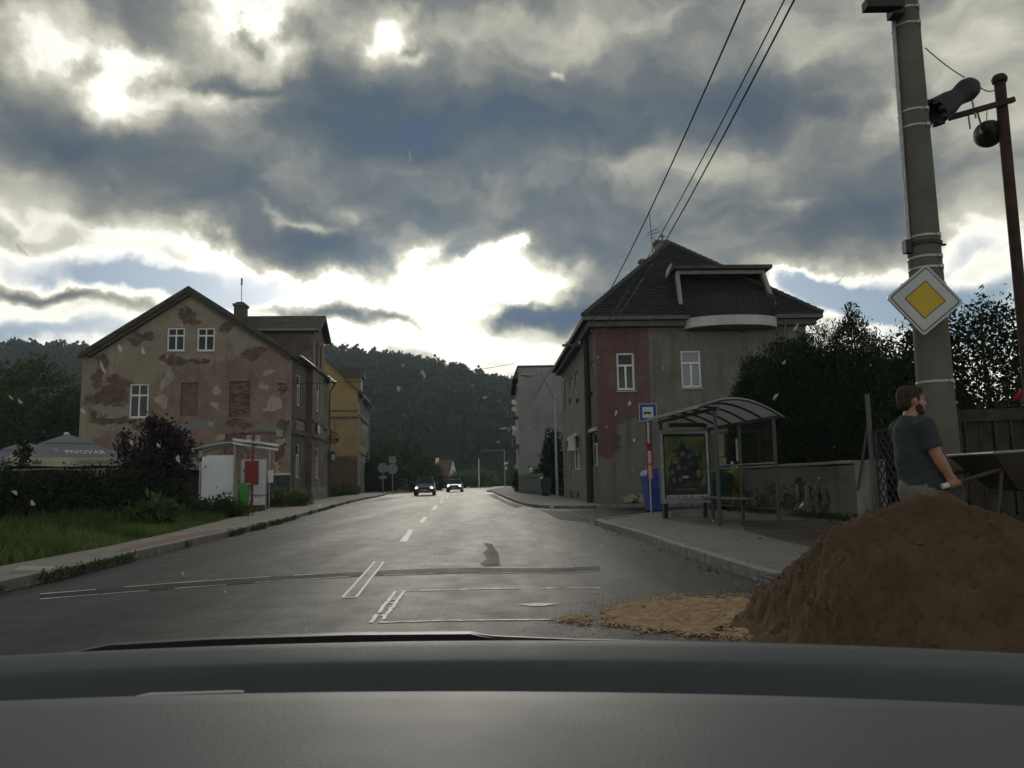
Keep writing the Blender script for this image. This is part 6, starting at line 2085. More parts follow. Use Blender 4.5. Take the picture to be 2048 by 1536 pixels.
p1 = parasol('large grey parasol with white brewery lettering, nearest one left of the dark red shrub', (-14.85, 26.6, .1), rad(38))
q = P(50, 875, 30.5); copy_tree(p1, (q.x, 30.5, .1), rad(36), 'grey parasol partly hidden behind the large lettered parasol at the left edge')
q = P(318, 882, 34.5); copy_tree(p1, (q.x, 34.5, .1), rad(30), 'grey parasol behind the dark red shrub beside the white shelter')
# beer garden: a table with benches in the dark behind the hedge, and a low shed wall
bw = thing('board_screen', 'dark timber screen of the beer garden behind the shrubs', 'screen', (-17.2, 34.0, .1), rad(3))
x = 0
while x < 5.0:
    mb = MB(); mb.b2((x, 0, .0), (x + .30, .04, 2.0)); mb.build('board', M_WOOD, bw); x += .315

# ------------------------------------------------------------------ vegetation
M_HEDGE = leaf_mat('hedge_leaves', (0.010, 0.016, 0.008), (0.035, 0.048, 0.020), .2)
M_REDLF = leaf_mat('dark_red_leaves', (0.012, 0.008, 0.011), (0.048, 0.030, 0.036), .2)
M_GREENLF = leaf_mat('bush_leaves', (0.020, 0.036, 0.012), (0.075, 0.105, 0.032), .25)
M_THUJA = leaf_mat('thuja_sprays', (0.007, 0.013, 0.006), (0.028, 0.044, 0.016), .15)
M_TREELF = leaf_mat('tree_leaves', (0.018, 0.030, 0.009), (0.062, 0.080, 0.026), .25)
M_AUTLF = leaf_mat('autumn_leaves', (0.045, 0.040, 0.012), (0.13, 0.105, 0.03), .25)
M_GRASS = leaf_mat('grass_blades', (0.022, 0.046, 0.012), (0.14, 0.185, 0.06), .3, .6)
M_BARK = pm('bark', (0.045, 0.036, 0.028), .95, .35, 6, .6, 30)


def plant(name, label, cat, base, blobs, n, size, mat, seed, trunk=None, aspect=.5, per=14, spread=.2, shell=.6, up=.2, group=None, nb=8, reach=1.0, part='foliage'):
    """a bush or tree: leaf by leaf crown over a stem with limbs; blobs are ellipsoids relative to the base"""
    r = np.random.default_rng(seed)
    t_ = thing(name, label, cat, base, 0, group)
    p, tone = clumped(blobs, n, r, per, spread, shell)
    p[:, 2] = np.maximum(p[:, 2], .03)
    link(part, leaf_mesh(part, p, size, mat, r, aspect, up, tone), t_)
    if trunk:
        mb = MB(); branches(mb, (0, 0, -.05), (trunk[2] if len(trunk) > 2 else 0, 0, trunk[0]), trunk[1], nb, r, reach)
        mb.build('trunk', M_BARK, t_)
    return t_


# the dark hedge in front of the beer garden, plant by plant
hb = [(-17.6, 22.4, 1.38), (-16.2, 22.3, 1.42), (-14.9, 22.4, 1.25), (-13.7, 22.6, 1.35), (-12.6, 22.9, 1.5), (-11.6, 23.4, 1.4), (-10.7, 24.1, 1.2)]
hl = ['leftmost dark hedge bush below the second grey parasol', 'dark hedge bush under the left corner of the lettered parasol', 'dark hedge bush below the crown mark on the parasol valance', 'dark hedge bush with a tall shoot before the white parasol lettering', 'dark hedge bush just left of the red leaved shrub', 'dark hedge bush at the foot of the red leaved shrub', 'low dark hedge bush at the right end of the hedge']
for i, (x, y, h) in enumerate(hb):
    plant('hedge_bush', hl[i], 'hedge bush', (x, y, .1), [(0, 0, h * .5, .85, .6, h * .52), (.3, .05, h * .7, .45, .4, h * .32)], 7500, .10, M_HEDGE, 100 + i, (h * .8, .04), .5, 12, .13, .55, group='dark hedge before the beer garden', reach=.5)
rr = np.random.default_rng(9)
plant('shoot', 'tall leafy shoot rising from the hedge before the parasol lettering', 'shrub', (-13.65, 22.3, .1), [(0, 0, 2.0, .14, .12, .6), (.1, 0, 2.3, .12, .1, .25), (-.45, 0, 1.7, .14, .1, .25)], 420, .12, M_HEDGE, 120, (2.4, .02), .45, 8, .07, .4, nb=4, reach=.4)
# red leaved shrub
plant('red_shrub', 'tall dark red leaved shrub standing before the corner house gable', 'shrub', (-11.2, 24.6, .1), [(0, 0, 1.0, .95, .8, .9), (.35, 0, 2.1, .62, .55, .65), (-.5, 0, 1.9, .35, .35, .5), (.85, 0, 2.35, .42, .35, .4), (.35, 0, 2.75, .40, .3, .35), (1.05, 0, 1.6, .35, .4, .4), (-.75, 0, 2.35, .16, .15, .4), (.05, 0, 3.0, .14, .14, .25), (1.3, 0, 2.1, .2, .2, .2)], 9500, .12, M_REDLF, 130, (2.7, .06), .5, 11, .12, .5, nb=26, reach=1.25)
plant('low_bush', 'low fresh green bush at the foot of the white shelter panel', 'bush', (-10.55, 27.5, .1), [(0, 0, .22, 1.1, .8, .30), (.9, .2, .18, .6, .5, .22), (.7, 0, .42, .28, .25, .25), (-.9, 0, .28, .6, .5, .34)], 7500, .10, M_GREENLF, 131, None, .45, 12, .12, .4)
plant('weed_plant', 'broad leaved weed growing at the edge of the hedge', 'weed', (-9.45, 20.9, .1), [(0, 0, .28, .5, .3, .28), (.5, 0, .35, .2, .2, .2)], 260, .30, M_GREENLF, 132, None, .42, 6, .14, .3, .8)
plant('weed_plant', 'tuft of yellowish weeds at the stub stone beside the corner house', 'weed', (-11.6, 38.5, .1), [(0, 0, .3, 1.1, .8, .35), (.9, 1.5, .25, .6, .8, .3)], 2600, .22, M_GRASS, 133, None, .2, 9, .12, .2, .9)
plant('weed_plant', 'weeds growing along the foot of the ochre house wall', 'weed', (-16.0, 76.0, .1), [(0, 0, .35, 1.3, 4.5, .4)], 2600, .25, M_GREENLF, 134, None, .4, 9, .15, .2, .6)
# left background trees
for i, (px, py, Y, sx, h, lab) in enumerate(((60, 720, 78, 5.2, 12.4, 'broad dark green tree left of the corner house'), (-60, 740, 70, 5.5, 10.6, 'dark tree cut by the left edge of the picture'), (150, 790, 84, 3.0, 9.2, 'smaller dark tree against the left wall of the corner house'))):
    q = P(px, py, Y); H = q.z
    plant('broad_tree', lab, 'tree', (q.x, Y, 0), [(0, 0, H * .55, sx, sx * .8, H * .46), (-sx * .4, -.5, H * .45, sx * .65, sx * .6, H * .33), (sx * .45, -.5, H * .42, sx * .65, sx * .6, H * .33), (0, 0, H * .2, sx * .9, sx * .6, H * .2)], 14000, .42, M_TREELF, 140 + i, (H * .8, .3), .65, 16, .5, .65, nb=12, reach=sx * .8)
# the thujas and trees behind the garden wall
tb = [(1510, 720, 27.5, 1.15), (1565, 690, 26.2, 1.5), (1640, 662, 25.0, 1.6), (1702, 650, 24.0, 1.6), (1755, 688, 22.5, 1.45), (1810, 725, 21.0, 1.35), (1605, 680, 29.0, 1.6)]
tl = ['leftmost dark thuja behind the garden wall next to the hip roofed house', 'second dark thuja from the hip roofed house', 'broad dark thuja right of the house corner', 'tallest dark thuja with a pointed leader', 'dark thuja sloping down left of the priority sign', 'dark thuja behind the lattice gate', 'dark thuja standing a row farther back by the house corner']
for i, (px, py, Y, w) in enumerate(tb):
    q = P(px, py, Y); H = q.z - PZ
    bl = [(0, 0, H * .30, w, w, H * .34), (0, 0, H * .58, w * .8, w * .8, H * .30), (0, 0, H * .80, w * .48, w * .48, H * .22), (rr.uniform(-.4, .4), -.3, H * .5, w * .6, w * .6, H * .2)]
    plant('thuja', tl[i], 'conifer', (q.x, Y, PZ), bl, 42000, .115, M_THUJA, 150 + i, (H * .96, .09), .28, 30, .13, .75, 1.2, 'dark thujas behind the garden wall', nb=22, reach=w * .8)
q = P(1703, 606, 24.0)
plant('leader_shoot', 'pointed leader shoot on top of the tallest thuja', 'conifer top', (q.x, 24.0, q.z - 1.3), [(0, 0, .4, .32, .32, .55), (0, 0, .9, .14, .14, .4)], 700, .13, M_THUJA, 160, (1.15, .02), .3, 8, .07, .5, 1.1, nb=10, reach=.3)
q = P(1958, 598, 12.5); H = q.z
plant('broadleaf_tree', 'leafy garden tree with sky showing through right of the concrete pole', 'tree', (q.x, 12.5, PZ), [(0, 0, H * .62, .95, .8, H * .34), (-.5, 0, H * .72, .55, .5, H * .2), (.6, 0, H * .58, .6, .5, H * .25), (.2, 0, H * .86, .4, .35, H * .13), (.9, 0, H * .72, .35, .3, H * .15), (0, 0, H * .3, 1.2, .9, H * .26)], 15000, .08, M_THUJA, 161, (H * .9, .07), .45, 14, .10, .3, .3, nb=26, reach=1.0)
q = P(1850, 655, 19.0); H = q.z
plant('broadleaf_tree', 'thin topped garden tree left behind the concrete pole', 'tree', (q.x - .1, 19.0, PZ), [(0, 0, H * .45, 1.3, 1.0, H * .42), (-.2, 0, H * .75, .65, .5, H * .24)], 9000, .13, M_THUJA, 162, (H * .9, .07), .45, 10, .11, .3, .4, nb=22, reach=.9)
q = P(1630, 668, 30)
plant('bare_tree', 'sparse twiggy tree beside the right corner of the hip roofed house', 'tree', (q.x - .2, 30, PZ), [(0, 0, q.z * .8, .9, .8, q.z * .2), (0, 0, q.z * .5, 1.4, 1.0, q.z * .3)], 900, .15, M_THUJA, 163, (q.z * .98, .10), .45, 8, .12, .2, .3, nb=40, reach=1.4)
plant('garden_shrub', 'dark garden shrub behind the wooden fence', 'shrub', (6.9, 10.6, PZ), [(0, 0, 1.0, .9, .7, 1.1), (1.0, 0, 1.2, 1.0, .6, 1.2)], 9000, .10, M_HEDGE, 164, (1.6, .05), .5, 12, .12, .6, reach=.8)
fl = thing('red_flower', 'bright red flower head over the wooden fence at the right edge', 'flower', P(2044, 792, 9.6))
r_ = np.random.default_rng(3); link('petals', leaf_mesh('petals', r_.normal(size=(60, 3)) * .028, .05, pm('petal_red', (0.36, 0.012, 0.03), .6, .15, 9, 0), r_, .8, .2), fl)
mb = MB(); mb.tube([(0, 0, -.02), (-.05, .05, -.5), (-.05, .1, -1.2)], .006, 5); mb.build('stem', M_BARK, fl)
# far shrubs by the bend
for i, (px, py, Y, w, h, m, lab) in enumerate((
        (790, 880, 112, 5.5, 7.2, M_TREELF, 'wide brownish green tree left of the far house'), (745, 925, 100, 3.2, 4.2, M_HEDGE, 'dark bush right of the ochre house'),
        (850, 922, 130, 2.6, 4.0, M_AUTLF, 'yellowish bush beside the far house roof'), (842, 955, 118, 3.0, 2.0, M_HEDGE, 'dark bush behind the oncoming cars'), (895, 966, 150, 3.2, 1.2, M_HEDGE, 'dark low bush before the far house'),
        (948, 940, 160, 4.6, 4.2, leaf_mat('bright_leaves', (0.05, 0.085, 0.03), (0.16, 0.21, 0.07), .3), 'bright green bush right of the far house'), (985, 950, 190, 5.0, 4.6, M_TREELF, 'green bush left of the sign gantry'),
        (1000, 915, 230, 7, 9, M_TREELF, 'tree before the hill behind the sign gantry'), (1028, 930, 240, 6, 9, M_TREELF, 'tree beside the grey block at the bend'))):
    q = P(px, py, Y); H = max(q.z, 1.5)
    plant('far_bush', lab, 'bush', (q.x, Y, 0), [(0, 0, H * .5, w, w * .6, H * .5), (w * .4, 0, H * .4, w * .6, w * .5, H * .38), (-w * .5, 0, H * .42, w * .5, w * .5, H * .35)], 3000, .55, m, 170 + i, (H * .7, .12), .6, 10, .35, .5, reach=w * .5)
plant('conifer', 'dark narrow conifer before the grey block beside the hip roofed house', 'conifer', (P(1106, 900, 62).x, 62, PZ), [(0, 0, 1.9, .8, .8, 1.9), (0, 0, 3.4, .45, .45, 1.5)], 5000, .24, M_THUJA, 190, (4.7, .1), .4, 12, .2, .6, .6)
plant('hedge_bush', 'rounded dark green hedge behind the slat fence of the grey block', 'hedge bush', (P(1078, 950, 62).x + 1.9, 62.5, PZ), [(0, 0, 1.5, 1.6, 1.2, 1.5), (-1.2, 2, 1.0, 1.2, 2, 1.2), (.6, 0, 2.2, .9, .9, 1.0)], 6000, .24, M_TREELF, 191, (2, .08), .5, 12, .2, .6)
plant('hedge_bush', 'clipped dark hedge bush at the far end of the slat fence', 'hedge bush', (P(1040, 970, 77).x + .2, 77, PZ), [(0, 0, .9, .8, 1.6, .95)], 3500, .22, M_HEDGE, 192, (1.2, .05), .5, 12, .15, .6)
# far side wire fence panel and low green verge left of the cars
vf = thing('mesh_fence', 'grey mesh fence running behind the oncoming cars', 'fence', (-16.3, 100, 0), rad(80))
for k in range(9):
    mb = MB(); mb.tube([(k * 5, 0, 0), (k * 5, 0, 1.7)], .04, 6); mb.build('fence_post', M_GALV, vf)
mb = MB()
for k in range(40):
    mb.b2((k, -.01, .1), (k + .03, .01, 1.6))
for z in (.1, .85, 1.6):
    mb.b2((0, -.015, z), (40, .015, z + .03))
mb.build('wire_mesh', M_GALV, vf, False, kind='stuff')

# grass of the left verge and tufts along the kerb
rg = np.random.default_rng(77)
n = 95000
pts = []
inner = np.array(LI)
while sum(len(p) for p in pts) < n:
    y = 9.5 + (rg.random(60000) ** 1.6) * 26
    x = rg.uniform(-22, -6.5, 60000)
    edge = np.interp(y, inner[:, 1], inner[:, 0]) + 0.30 * fbm(y * .9, y * 0, 5)
    hedge = np.interp(y, [18, 20.5, 22, 23.5, 26], [-60, -13, -9.6, -8.9, -9.0])
    ok = (x < edge) & (x > -6.6 - y * .72) & (rg.random(60000) < np.clip((edge - x) * 2.2 + .2, 0, 1))
    pts.append(np.stack([x, y, np.full_like(x, .1)], 1)[ok])
c = np.concatenate(pts)[:n]
dist = np.interp(c[:, 1], inner[:, 1], inner[:, 0]) - c[:, 0]
hgt = (0.10 + 0.22 * np.clip(dist / 1.6, 0, 1)) * np.clip(1 + 1.1 * fbm(c[:, 0] * 1.1, c[:, 1] * 1.1, 9, 4), .25, 2.4) * rg.uniform(.5, 1.35, n)
d = rg.normal(size=(n, 3)) * [.35, .35, 0] + [0, 0, 1]
w = rg.normal(size=(n, 3)); w[:, 2] = 0; w /= np.linalg.norm(w, axis=1)[:, None]
bw_ = rg.uniform(.006, .014, n)[:, None]
v = np.empty((n, 4, 3)); v[:, 0] = c - w * bw_; v[:, 1] = c + w * bw_
v[:, 2] = c + d * hgt[:, None] + w * bw_ * .3; v[:, 3] = c + d * hgt[:, None] - w * bw_ * .3
tone = np.clip(.35 + .9 * fbm(c[:, 0] * .7, c[:, 1] * .7, 13, 5) + .3 * np.clip(1 - dist, 0, 1) + rg.uniform(-.3, .3, n), 0, 1)
link('grass', fast_mesh('grass', v.reshape(-1, 3), 4, np.arange(n * 4), M_GRASS, tone), None, kind='stuff', label='rough green grass on the verge beside the left pavement')
# weeds in the kerb joints and leaf litter
n = 5200
y = np.concatenate([rg.uniform(8, 24, 3600), rg.uniform(24, 50, 1600)])
lkx = np.interp(y, [p[1] for p in LK if p[1] < 80], [p[0] for p in LK if p[1] < 80])
m_ = fbm(y * .7, y * 0 + 3, 21) > .05
x = lkx + rg.normal(size=n) * .05 + .02
c = np.stack([x, y, rg.uniform(0, .10, n)], 1)[m_]
link('kerb_weeds', leaf_mesh('kerb_weeds', c, .075, M_GREENLF, rg, .35, 1.0), None, kind='stuff', label='small weeds growing along the left kerb')
n = 420
y = rg.uniform(7.5, 24, n)
rkx = np.interp(y, [p[1] for p in RK_NEAR[::-1] if p[1] < 20.6 and p[0] < 3.2], [p[0] for p in RK_NEAR[::-1] if p[1] < 20.6 and p[0] < 3.2])
side = rg.random(n) < .55
x = np.where(side, rkx - np.abs(rg.normal(size=n)) * .16 - .03, rkx + .2 + rg.random(n) ** 1.5 * 4.2)
z = np.where(side, .008, PZ + .008)
link('leaf_litter', leaf_mesh('leaf_litter', np.stack([x, y, z], 1), .06, leaf_mat('dead_leaves', (0.05, 0.035, 0.018), (0.20, 0.16, 0.08), .1), rg, .7, 0.0, flat=.8), None, kind='stuff', label='scattered dead leaves and litter along the right kerb')
n = 2600
y = rg.uniform(14, 27, n); wx = np.interp(y, [p[1] for p in WALLX], [p[0] for p in WALLX])
x = wx - .08 - np.abs(rg.normal(size=n)) * .22
link('wall_weeds', leaf_mesh('wall_weeds', np.stack([x, y, PZ + rg.uniform(0, .12, n)], 1)[fbm(y, y * 0, 2) > -.1], .08, M_GREENLF, rg, .4, .8), None, kind='stuff', label='low weeds along the foot of the garden wall')

# ------------------------------------------------------------------ oncoming cars
M_TYRE = pm('tyre_rubber', (0.012, 0.012, 0.013), .8, .2, 8, .2)
M_RIM = pm('rim_alloy', (0.30, 0.31, 0.32), .35, .1, 5, .03, metal=.8)
M_CARGLASS = glass_mat('car_glass', (0.012, 0.015, 0.018), .04)
M_LAMP = emit_mat('lit_headlamp', (1.0, 0.93, 0.80), 5.0)


def car(name, label, loc, rz, paint, suv=False):
    """front looks along -y"""
    t_ = thing(name, label, 'car', loc, rz)
    t = NT('paint_' + name)
    M_P = t.done(t.bsdf(paint, .28, .5, .3, None, **{'Coat Weight': .6}))
    W, L, H = (.90, 4.6, 1.62 if suv else 1.46)
    bz = 1.02 if suv else .93             # belt line
    gc = .24 if suv else .17
    # lower body: stations along the length (y, half width, z bottom, z top)
    st = [(0, .62, .34, .62), (.10, .80, .26, .74), (.35, .88, gc, .80), (1.1, W, gc, .90), (1.35, W, gc, bz), (3.4, W, gc, bz + .03), (4.2, W * .97, gc + .02, bz), (4.5, W * .9, .3, bz - .05), (4.6, W * .8, .4, .7)]
    rows = []
    for y, w, z0, z1 in st:
        zm = z0 + (z1 - z0) * .45
        rows.append([Vector(p) for p in ((-w * .88, y, z0), (-w, y, z0 + .10), (-w * 1.0, y, zm + .05), (-w * .95, y, z1 - .05), (-w * .80, y, z1 + .012), (0, y, z1 + .035), (w * .80, y, z1 + .012), (w * .95, y, z1 - .05), (w, y, zm + .05), (w, y, z0 + .10), (w * .88, y, z0))])
    mb = MB(); mb.grid([r[::-1] for r in rows]); k = len(rows[0])
    mb.add(rows[0], [tuple(range(k))]); mb.add(rows[-1], [tuple(range(k - 1, -1, -1))])
    mb.build('body', M_P, t_, True)
    # cabin
    y0, y1, y2, y3 = (1.30, 2.05, 3.75, 4.40) if suv else (1.30, 2.15, 3.35, 4.15)
    cb = [(y0, .80, bz - .02), (y1, .62, H - .03), (y2, .62, H - .02), (y3, .78, bz)]
    ro = [Vector((s * w, y, z)) for y, w, z in cb for s in (-1, 1)]
    mb = MB(); mb.add(ro, [(2, 3, 5, 4)]); mb.add([p + Vector((0, 0, .03)) for p in (ro[2], ro[3], ro[5], ro[4])] + [ro[2], ro[3], ro[5], ro[4]], [(0, 1, 2, 3), (4, 5, 1, 0), (6, 7, 3, 2), (5, 6, 2, 1), (7, 4, 0, 3)]); mb.build('roof', M_P, t_, True)
    mb = MB(); mb.add(ro[0:4], [(0, 1, 3, 2)]); mb.build('windscreen', M_CARGLASS, t_)
    mb = MB(); mb.add([ro[0], ro[2], ro[4], ro[6]], [(0, 1, 2, 3)]); mb.build('side_window', M_CARGLASS, t_)
    mb = MB(); mb.add([ro[1], ro[3], ro[5], ro[7]], [(3, 2, 1, 0)]); mb.build('side_window', M_CARGLASS, t_)
    mb = MB(); mb.add([ro[4], ro[5], ro[7], ro[6]], [(0, 1, 3, 2)]); mb.build('rear_window', M_CARGLASS, t_)
    for s in (0, 1):
        mb = MB(); mb.tube([ro[0 + s], ro[2 + s], ro[4 + s], ro[6 + s]], .035, 6); mb.build('roof_pillar', M_P, t_)
        sg = -1 if s == 0 else 1
        if suv:
            mb = MB(); mb.tube([ro[2 + s] + Vector((0, .1, .05)), ro[4 + s] + Vector((0, -.1, .05))], .022, 6); mb.build('roof_rail', M_RIM, t_)
        mb = MB(); mb.lathe([(.01, -.06), (.09, -.04), (.11, .02), (.10, .05), (.01, .055)], 12, Matrix.Translation((sg * (W + .10), 1.55, bz + .07)) @ Matrix.Rotation(rad(90), 4, 'X') @ Matrix.Diagonal((1.15, .75, 1, 1))); mb.beam((sg * .84, 1.55, bz), (sg * (W + .05), 1.55, bz + .04), .04, .04); mb.build('mirror', M_P, t_, True)
        mb = MB(); mb.lathe([(.10, -.03), (.105, 0), (.09, .025), (.01, .03)], 14, Matrix.Translation((sg * .64, .075, .675)) @ Matrix.Rotation(rad(90), 4, 'X') @ Matrix.Diagonal((1.25, .8, 1, 1))); mb.build('headlight', M_LAMP, t_)
        mb = MB(); mb.b2((sg * .62 - .10, .055, .38), (sg * .62 + .10, .09, .45)); mb.build('fog_lamp', M_BLACK, t_)
        for y in (.85, 3.65):
            Mw = Matrix.Translation((sg * (W - .10), y, .32)) @ Matrix.Rotation(rad(90), 4, 'Y')
            mb = MB(); mb.lathe([(.20, -.10), (.30, -.11), (.32, -.08), (.32, .08), (.30, .11), (.20, .10)], 20, Mw); wh = mb.build('wheel', M_TYRE, t_, True)
            mb = MB(); mb.lathe([(.19, sg * .101), (.21, sg * .107), (.05, sg * .115)], 10, Mw); mb.build('rim', M_RIM, wh)
    mb = MB(); mb.b2((-.40, -.012, .55), (.40, .05, .68)); mb.build('grille', M_BLACK, t_)
    mb = MB(); mb.b2((-.62, .01, .27), (.62, .08, .40)); mb.build('air_intake', M_BLACK, t_)
    mb = MB(); mb.b2((-.26, -.022, .44), (.26, -.013, .55)); mb.build('number_plate', MATS['sign_white'], t_)
    return t_


g1 = G(848, 991.5); car('suv_car', 'blue grey estate car with roof rails and lit headlights, nearer one', (g1.x, g1.y, 0.002), rad(3.5), (0.045, 0.058, 0.085), True)
g2 = G(908, 980.5); car('saloon_car', 'dark saloon car with lit headlights following farther back', (P(908, 981, 92).x, 92, 0.002), rad(1.0), (0.028, 0.030, 0.032))

# ------------------------------------------------------------------ sand
SX = [1.3, 1.72, 1.83, 1.92, 2.04, 2.14, 2.28, 2.43, 2.75, 3.0, 3.2, 3.5, 3.9, 4.4, 4.9, 5.4]
SZ = [0, .015, .12, .35, .54, .62, .75, .85, .93, .955, .905, .80, .78, .62, .3, 0]


SARC = np.concatenate([[0], np.cumsum(np.hypot(np.diff(SX), np.diff(SZ)))])


def sand_h(x, y):
    s = np.interp(x + .10 * fbm(y * 1.3, x * .4, 91, 3), SX, SZ)
    dy = (y - 5.6) + .12 * fbm(x * 1.2, y * .6, 92, 3)
    f = np.where(dy < 0, np.clip(1 - (-dy / 1.75) ** 1.35, 0, 1), np.clip(1 - (dy / 1.3) ** 1.6, 0, 1))
    h = s * f
    x = np.interp(x, SX, SARC)
    rough = fbm(x * 2.4, y * 2.4, 93, 5, .6) * .125 + fbm(x * 8, y * 8, 94, 4, .65) * .042 + np.maximum(fbm(x * 22, y * 22, 90, 3, .6), -.1) * .022 + fbm(x * 60, y * 60, 89, 2) * .006
    gul = -np.clip(fbm(x * 2.2 + y, y * .8, 95, 3) - .2, 0, 1) * .10
    return h + (rough + gul) * np.clip(h * 5, 0, 1) - .012 * (h <= .001)


t = NT('shaded_damp_sand')
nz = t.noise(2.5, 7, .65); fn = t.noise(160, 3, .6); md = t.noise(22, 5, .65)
c = t.mix(t.step(nz, .35, .65), (0.078, 0.050, 0.028), (0.118, 0.076, 0.042))  # damp tone, darkened further for the shade on the heap's near side
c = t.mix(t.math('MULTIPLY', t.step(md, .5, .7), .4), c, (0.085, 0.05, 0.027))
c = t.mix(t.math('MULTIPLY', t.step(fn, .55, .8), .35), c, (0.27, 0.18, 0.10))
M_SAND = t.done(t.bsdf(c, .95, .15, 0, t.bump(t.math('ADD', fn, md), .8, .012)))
xs, ys = np.concatenate([[1.25], np.interp(np.linspace(0, SARC[-1], 520), SARC, SX), [5.45]]), np.linspace(3.7, 7.1, 400)
X, Y = np.meshgrid(xs, ys); Z = sand_h(X, Y)
base = np.where(X > 2.75, PZ * np.clip((X - 2.75) * 6, 0, 1), 0)
Z = np.maximum(Z, np.where(Z < .004, base - .03, 0))
nx, ny = len(xs), len(ys)
ii = (np.arange(ny - 1)[:, None] * nx + np.arange(nx - 1)[None, :])
idx = np.stack([ii, ii + 1, ii + nx + 1, ii + nx], -1)
hq = (Z[:-1, :-1] > -.005) | (Z[1:, 1:] > -.005)
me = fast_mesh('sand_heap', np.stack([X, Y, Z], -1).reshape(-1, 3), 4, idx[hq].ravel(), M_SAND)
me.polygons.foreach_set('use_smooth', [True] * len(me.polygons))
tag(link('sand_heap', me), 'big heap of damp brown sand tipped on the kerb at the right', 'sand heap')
# clods and pebbles lying on the heap and rolled to its foot
rc = np.random.default_rng(58)
mb = MB()
for _ in range(700):
    x, y = rc.uniform(1.45, 4.6), rc.uniform(3.9, 6.9)
    if rc.random() < .35:
        x = rc.uniform(1.35, 2.2)
    r = min(.035, .004 + rc.exponential(.005))
    z = float(sand_h(np.array([x]), np.array([y]))[0]); z = max(z, 0)
    n = 6
    vs = [(x, y, z + r * .7)] + [(x + r * 1.1 * math.cos(2 * PI * k / n) * rc.uniform(.7, 1.2), y + r * 1.1 * math.sin(2 * PI * k / n) * rc.uniform(.7, 1.2), z + r * rc.uniform(-.2, .3)) for k in range(n)] + [(x, y, z - r * .6)]
    mb.add(vs, [(0, 1 + k, 1 + (k + 1) % n) for k in range(n)] + [(n + 1, 1 + (k + 1) % n, 1 + k) for k in range(n)])
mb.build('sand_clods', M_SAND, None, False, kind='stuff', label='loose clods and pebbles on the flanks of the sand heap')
# thin spill on the asphalt
xs, ys = np.linspace(.2, 2.3, 240), np.linspace(5.4, 8.8, 380)
X, Y = np.meshgrid(xs, ys)
f1, f2 = fbm(X * 2.2, Y * 2.2, 96, 5, .6), fbm(X * 7, Y * 7, 97, 4)
u = (X - .45) / .55; yc = 6.78
inside = np.minimum(np.clip(u, -1, 1), 1.0) - (np.abs(Y - (yc + .12 * (X - .5))) / (.45 + .75 * np.clip(X - .5, 0, 1))) ** 2 + .55
fade = inside * .62 + f1 * .62 + f2 * .22 - .04
Zs = np.clip(fade - .1, 0, 1) * .030 + np.clip(fade - .1, 0, 1) * (f2 * .020 + fbm(X * 16, Y * 16, 98, 4, .7) * .016) + .0025
keep = (fade > .03 + rg.random(fade.shape) ** 1.5 * .62)
kq = keep[:-1, :-1] & keep[1:, 1:] & keep[:-1, 1:] & keep[1:, :-1]
nx = len(xs); ii = (np.arange(len(ys) - 1)[:, None] * nx + np.arange(nx - 1)[None, :]); idx = np.stack([ii, ii + 1, ii + nx + 1, ii + nx], -1)
t = NT('lit_dry_sand'); md = t.noise(12, 6, .65); fn = t.noise(170, 3, .6)
c = t.mix(t.step(md, .4, .65), (0.30, 0.195, 0.105), (0.43, 0.295, 0.165)); c = t.mix(t.math('MULTIPLY', t.step(fn, .5, .75), .35), c, (0.56, 0.44, 0.28))  # dry tone, with the light on the upturned spill added to the colour
M_DRY_LIT = t.done(t.bsdf(c, .95, .15, 0, t.bump(t.math('ADD', fn, md), .6, .01)))
me = fast_mesh('sand_spill', np.stack([X, Y, Zs], -1).reshape(-1, 3), 4, idx[kq].ravel(), M_DRY_LIT)
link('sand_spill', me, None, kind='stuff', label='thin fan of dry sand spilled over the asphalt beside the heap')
# loose grains and crumbs past its edge, dust in the gutter
n = 26000
gx0, gy0 = rg.uniform(-.1, 2.75, n), rg.uniform(5.4, 11.5, n)
uu = np.exp(-((gx0 - 1.3) / .8) ** 2 - ((gy0 - 7.0) / 1.0) ** 2) + .35 * np.exp(-((gx0 - 2.5) / .3) ** 2)
k_ = rg.random(n) < uu
link('sand_crumbs', leaf_mesh('sand_crumbs', np.stack([gx0, gy0, np.full(n, .005)], 1)[k_], .013, M_DRY_LIT, rg, .9, .0, flat=.85), None, kind='stuff', label='loose crumbs of sand scattered round the spill and along the gutter')

# ------------------------------------------------------------------ the man with the wheelbarrow
def blend(name, mb, voxel, it, mat, parent, fac=.5):
    """fuse overlapping closed shapes into one continuous skin"""
    me = mb.mesh('tmp', mat)
    o = bpy.data.objects.new('tmp', me); COL.objects.link(o)
    r = o.modifiers.new('r', 'REMESH'); r.mode = 'VOXEL'; r.voxel_size = voxel
    s = o.modifiers.new('s', 'SMOOTH'); s.iterations = it; s.factor = fac
    dg = bpy.context.evaluated_depsgraph_get()
    m2 = bpy.data.meshes.new_from_object(o.evaluated_get(dg))
    bpy.data.objects.remove(o)
    m2.name = name
    m2.materials.clear(); m2.materials.append(mat)
    m2.polygons.foreach_set('use_smooth', [True] * len(m2.polygons))
    return link(name, m2, parent)


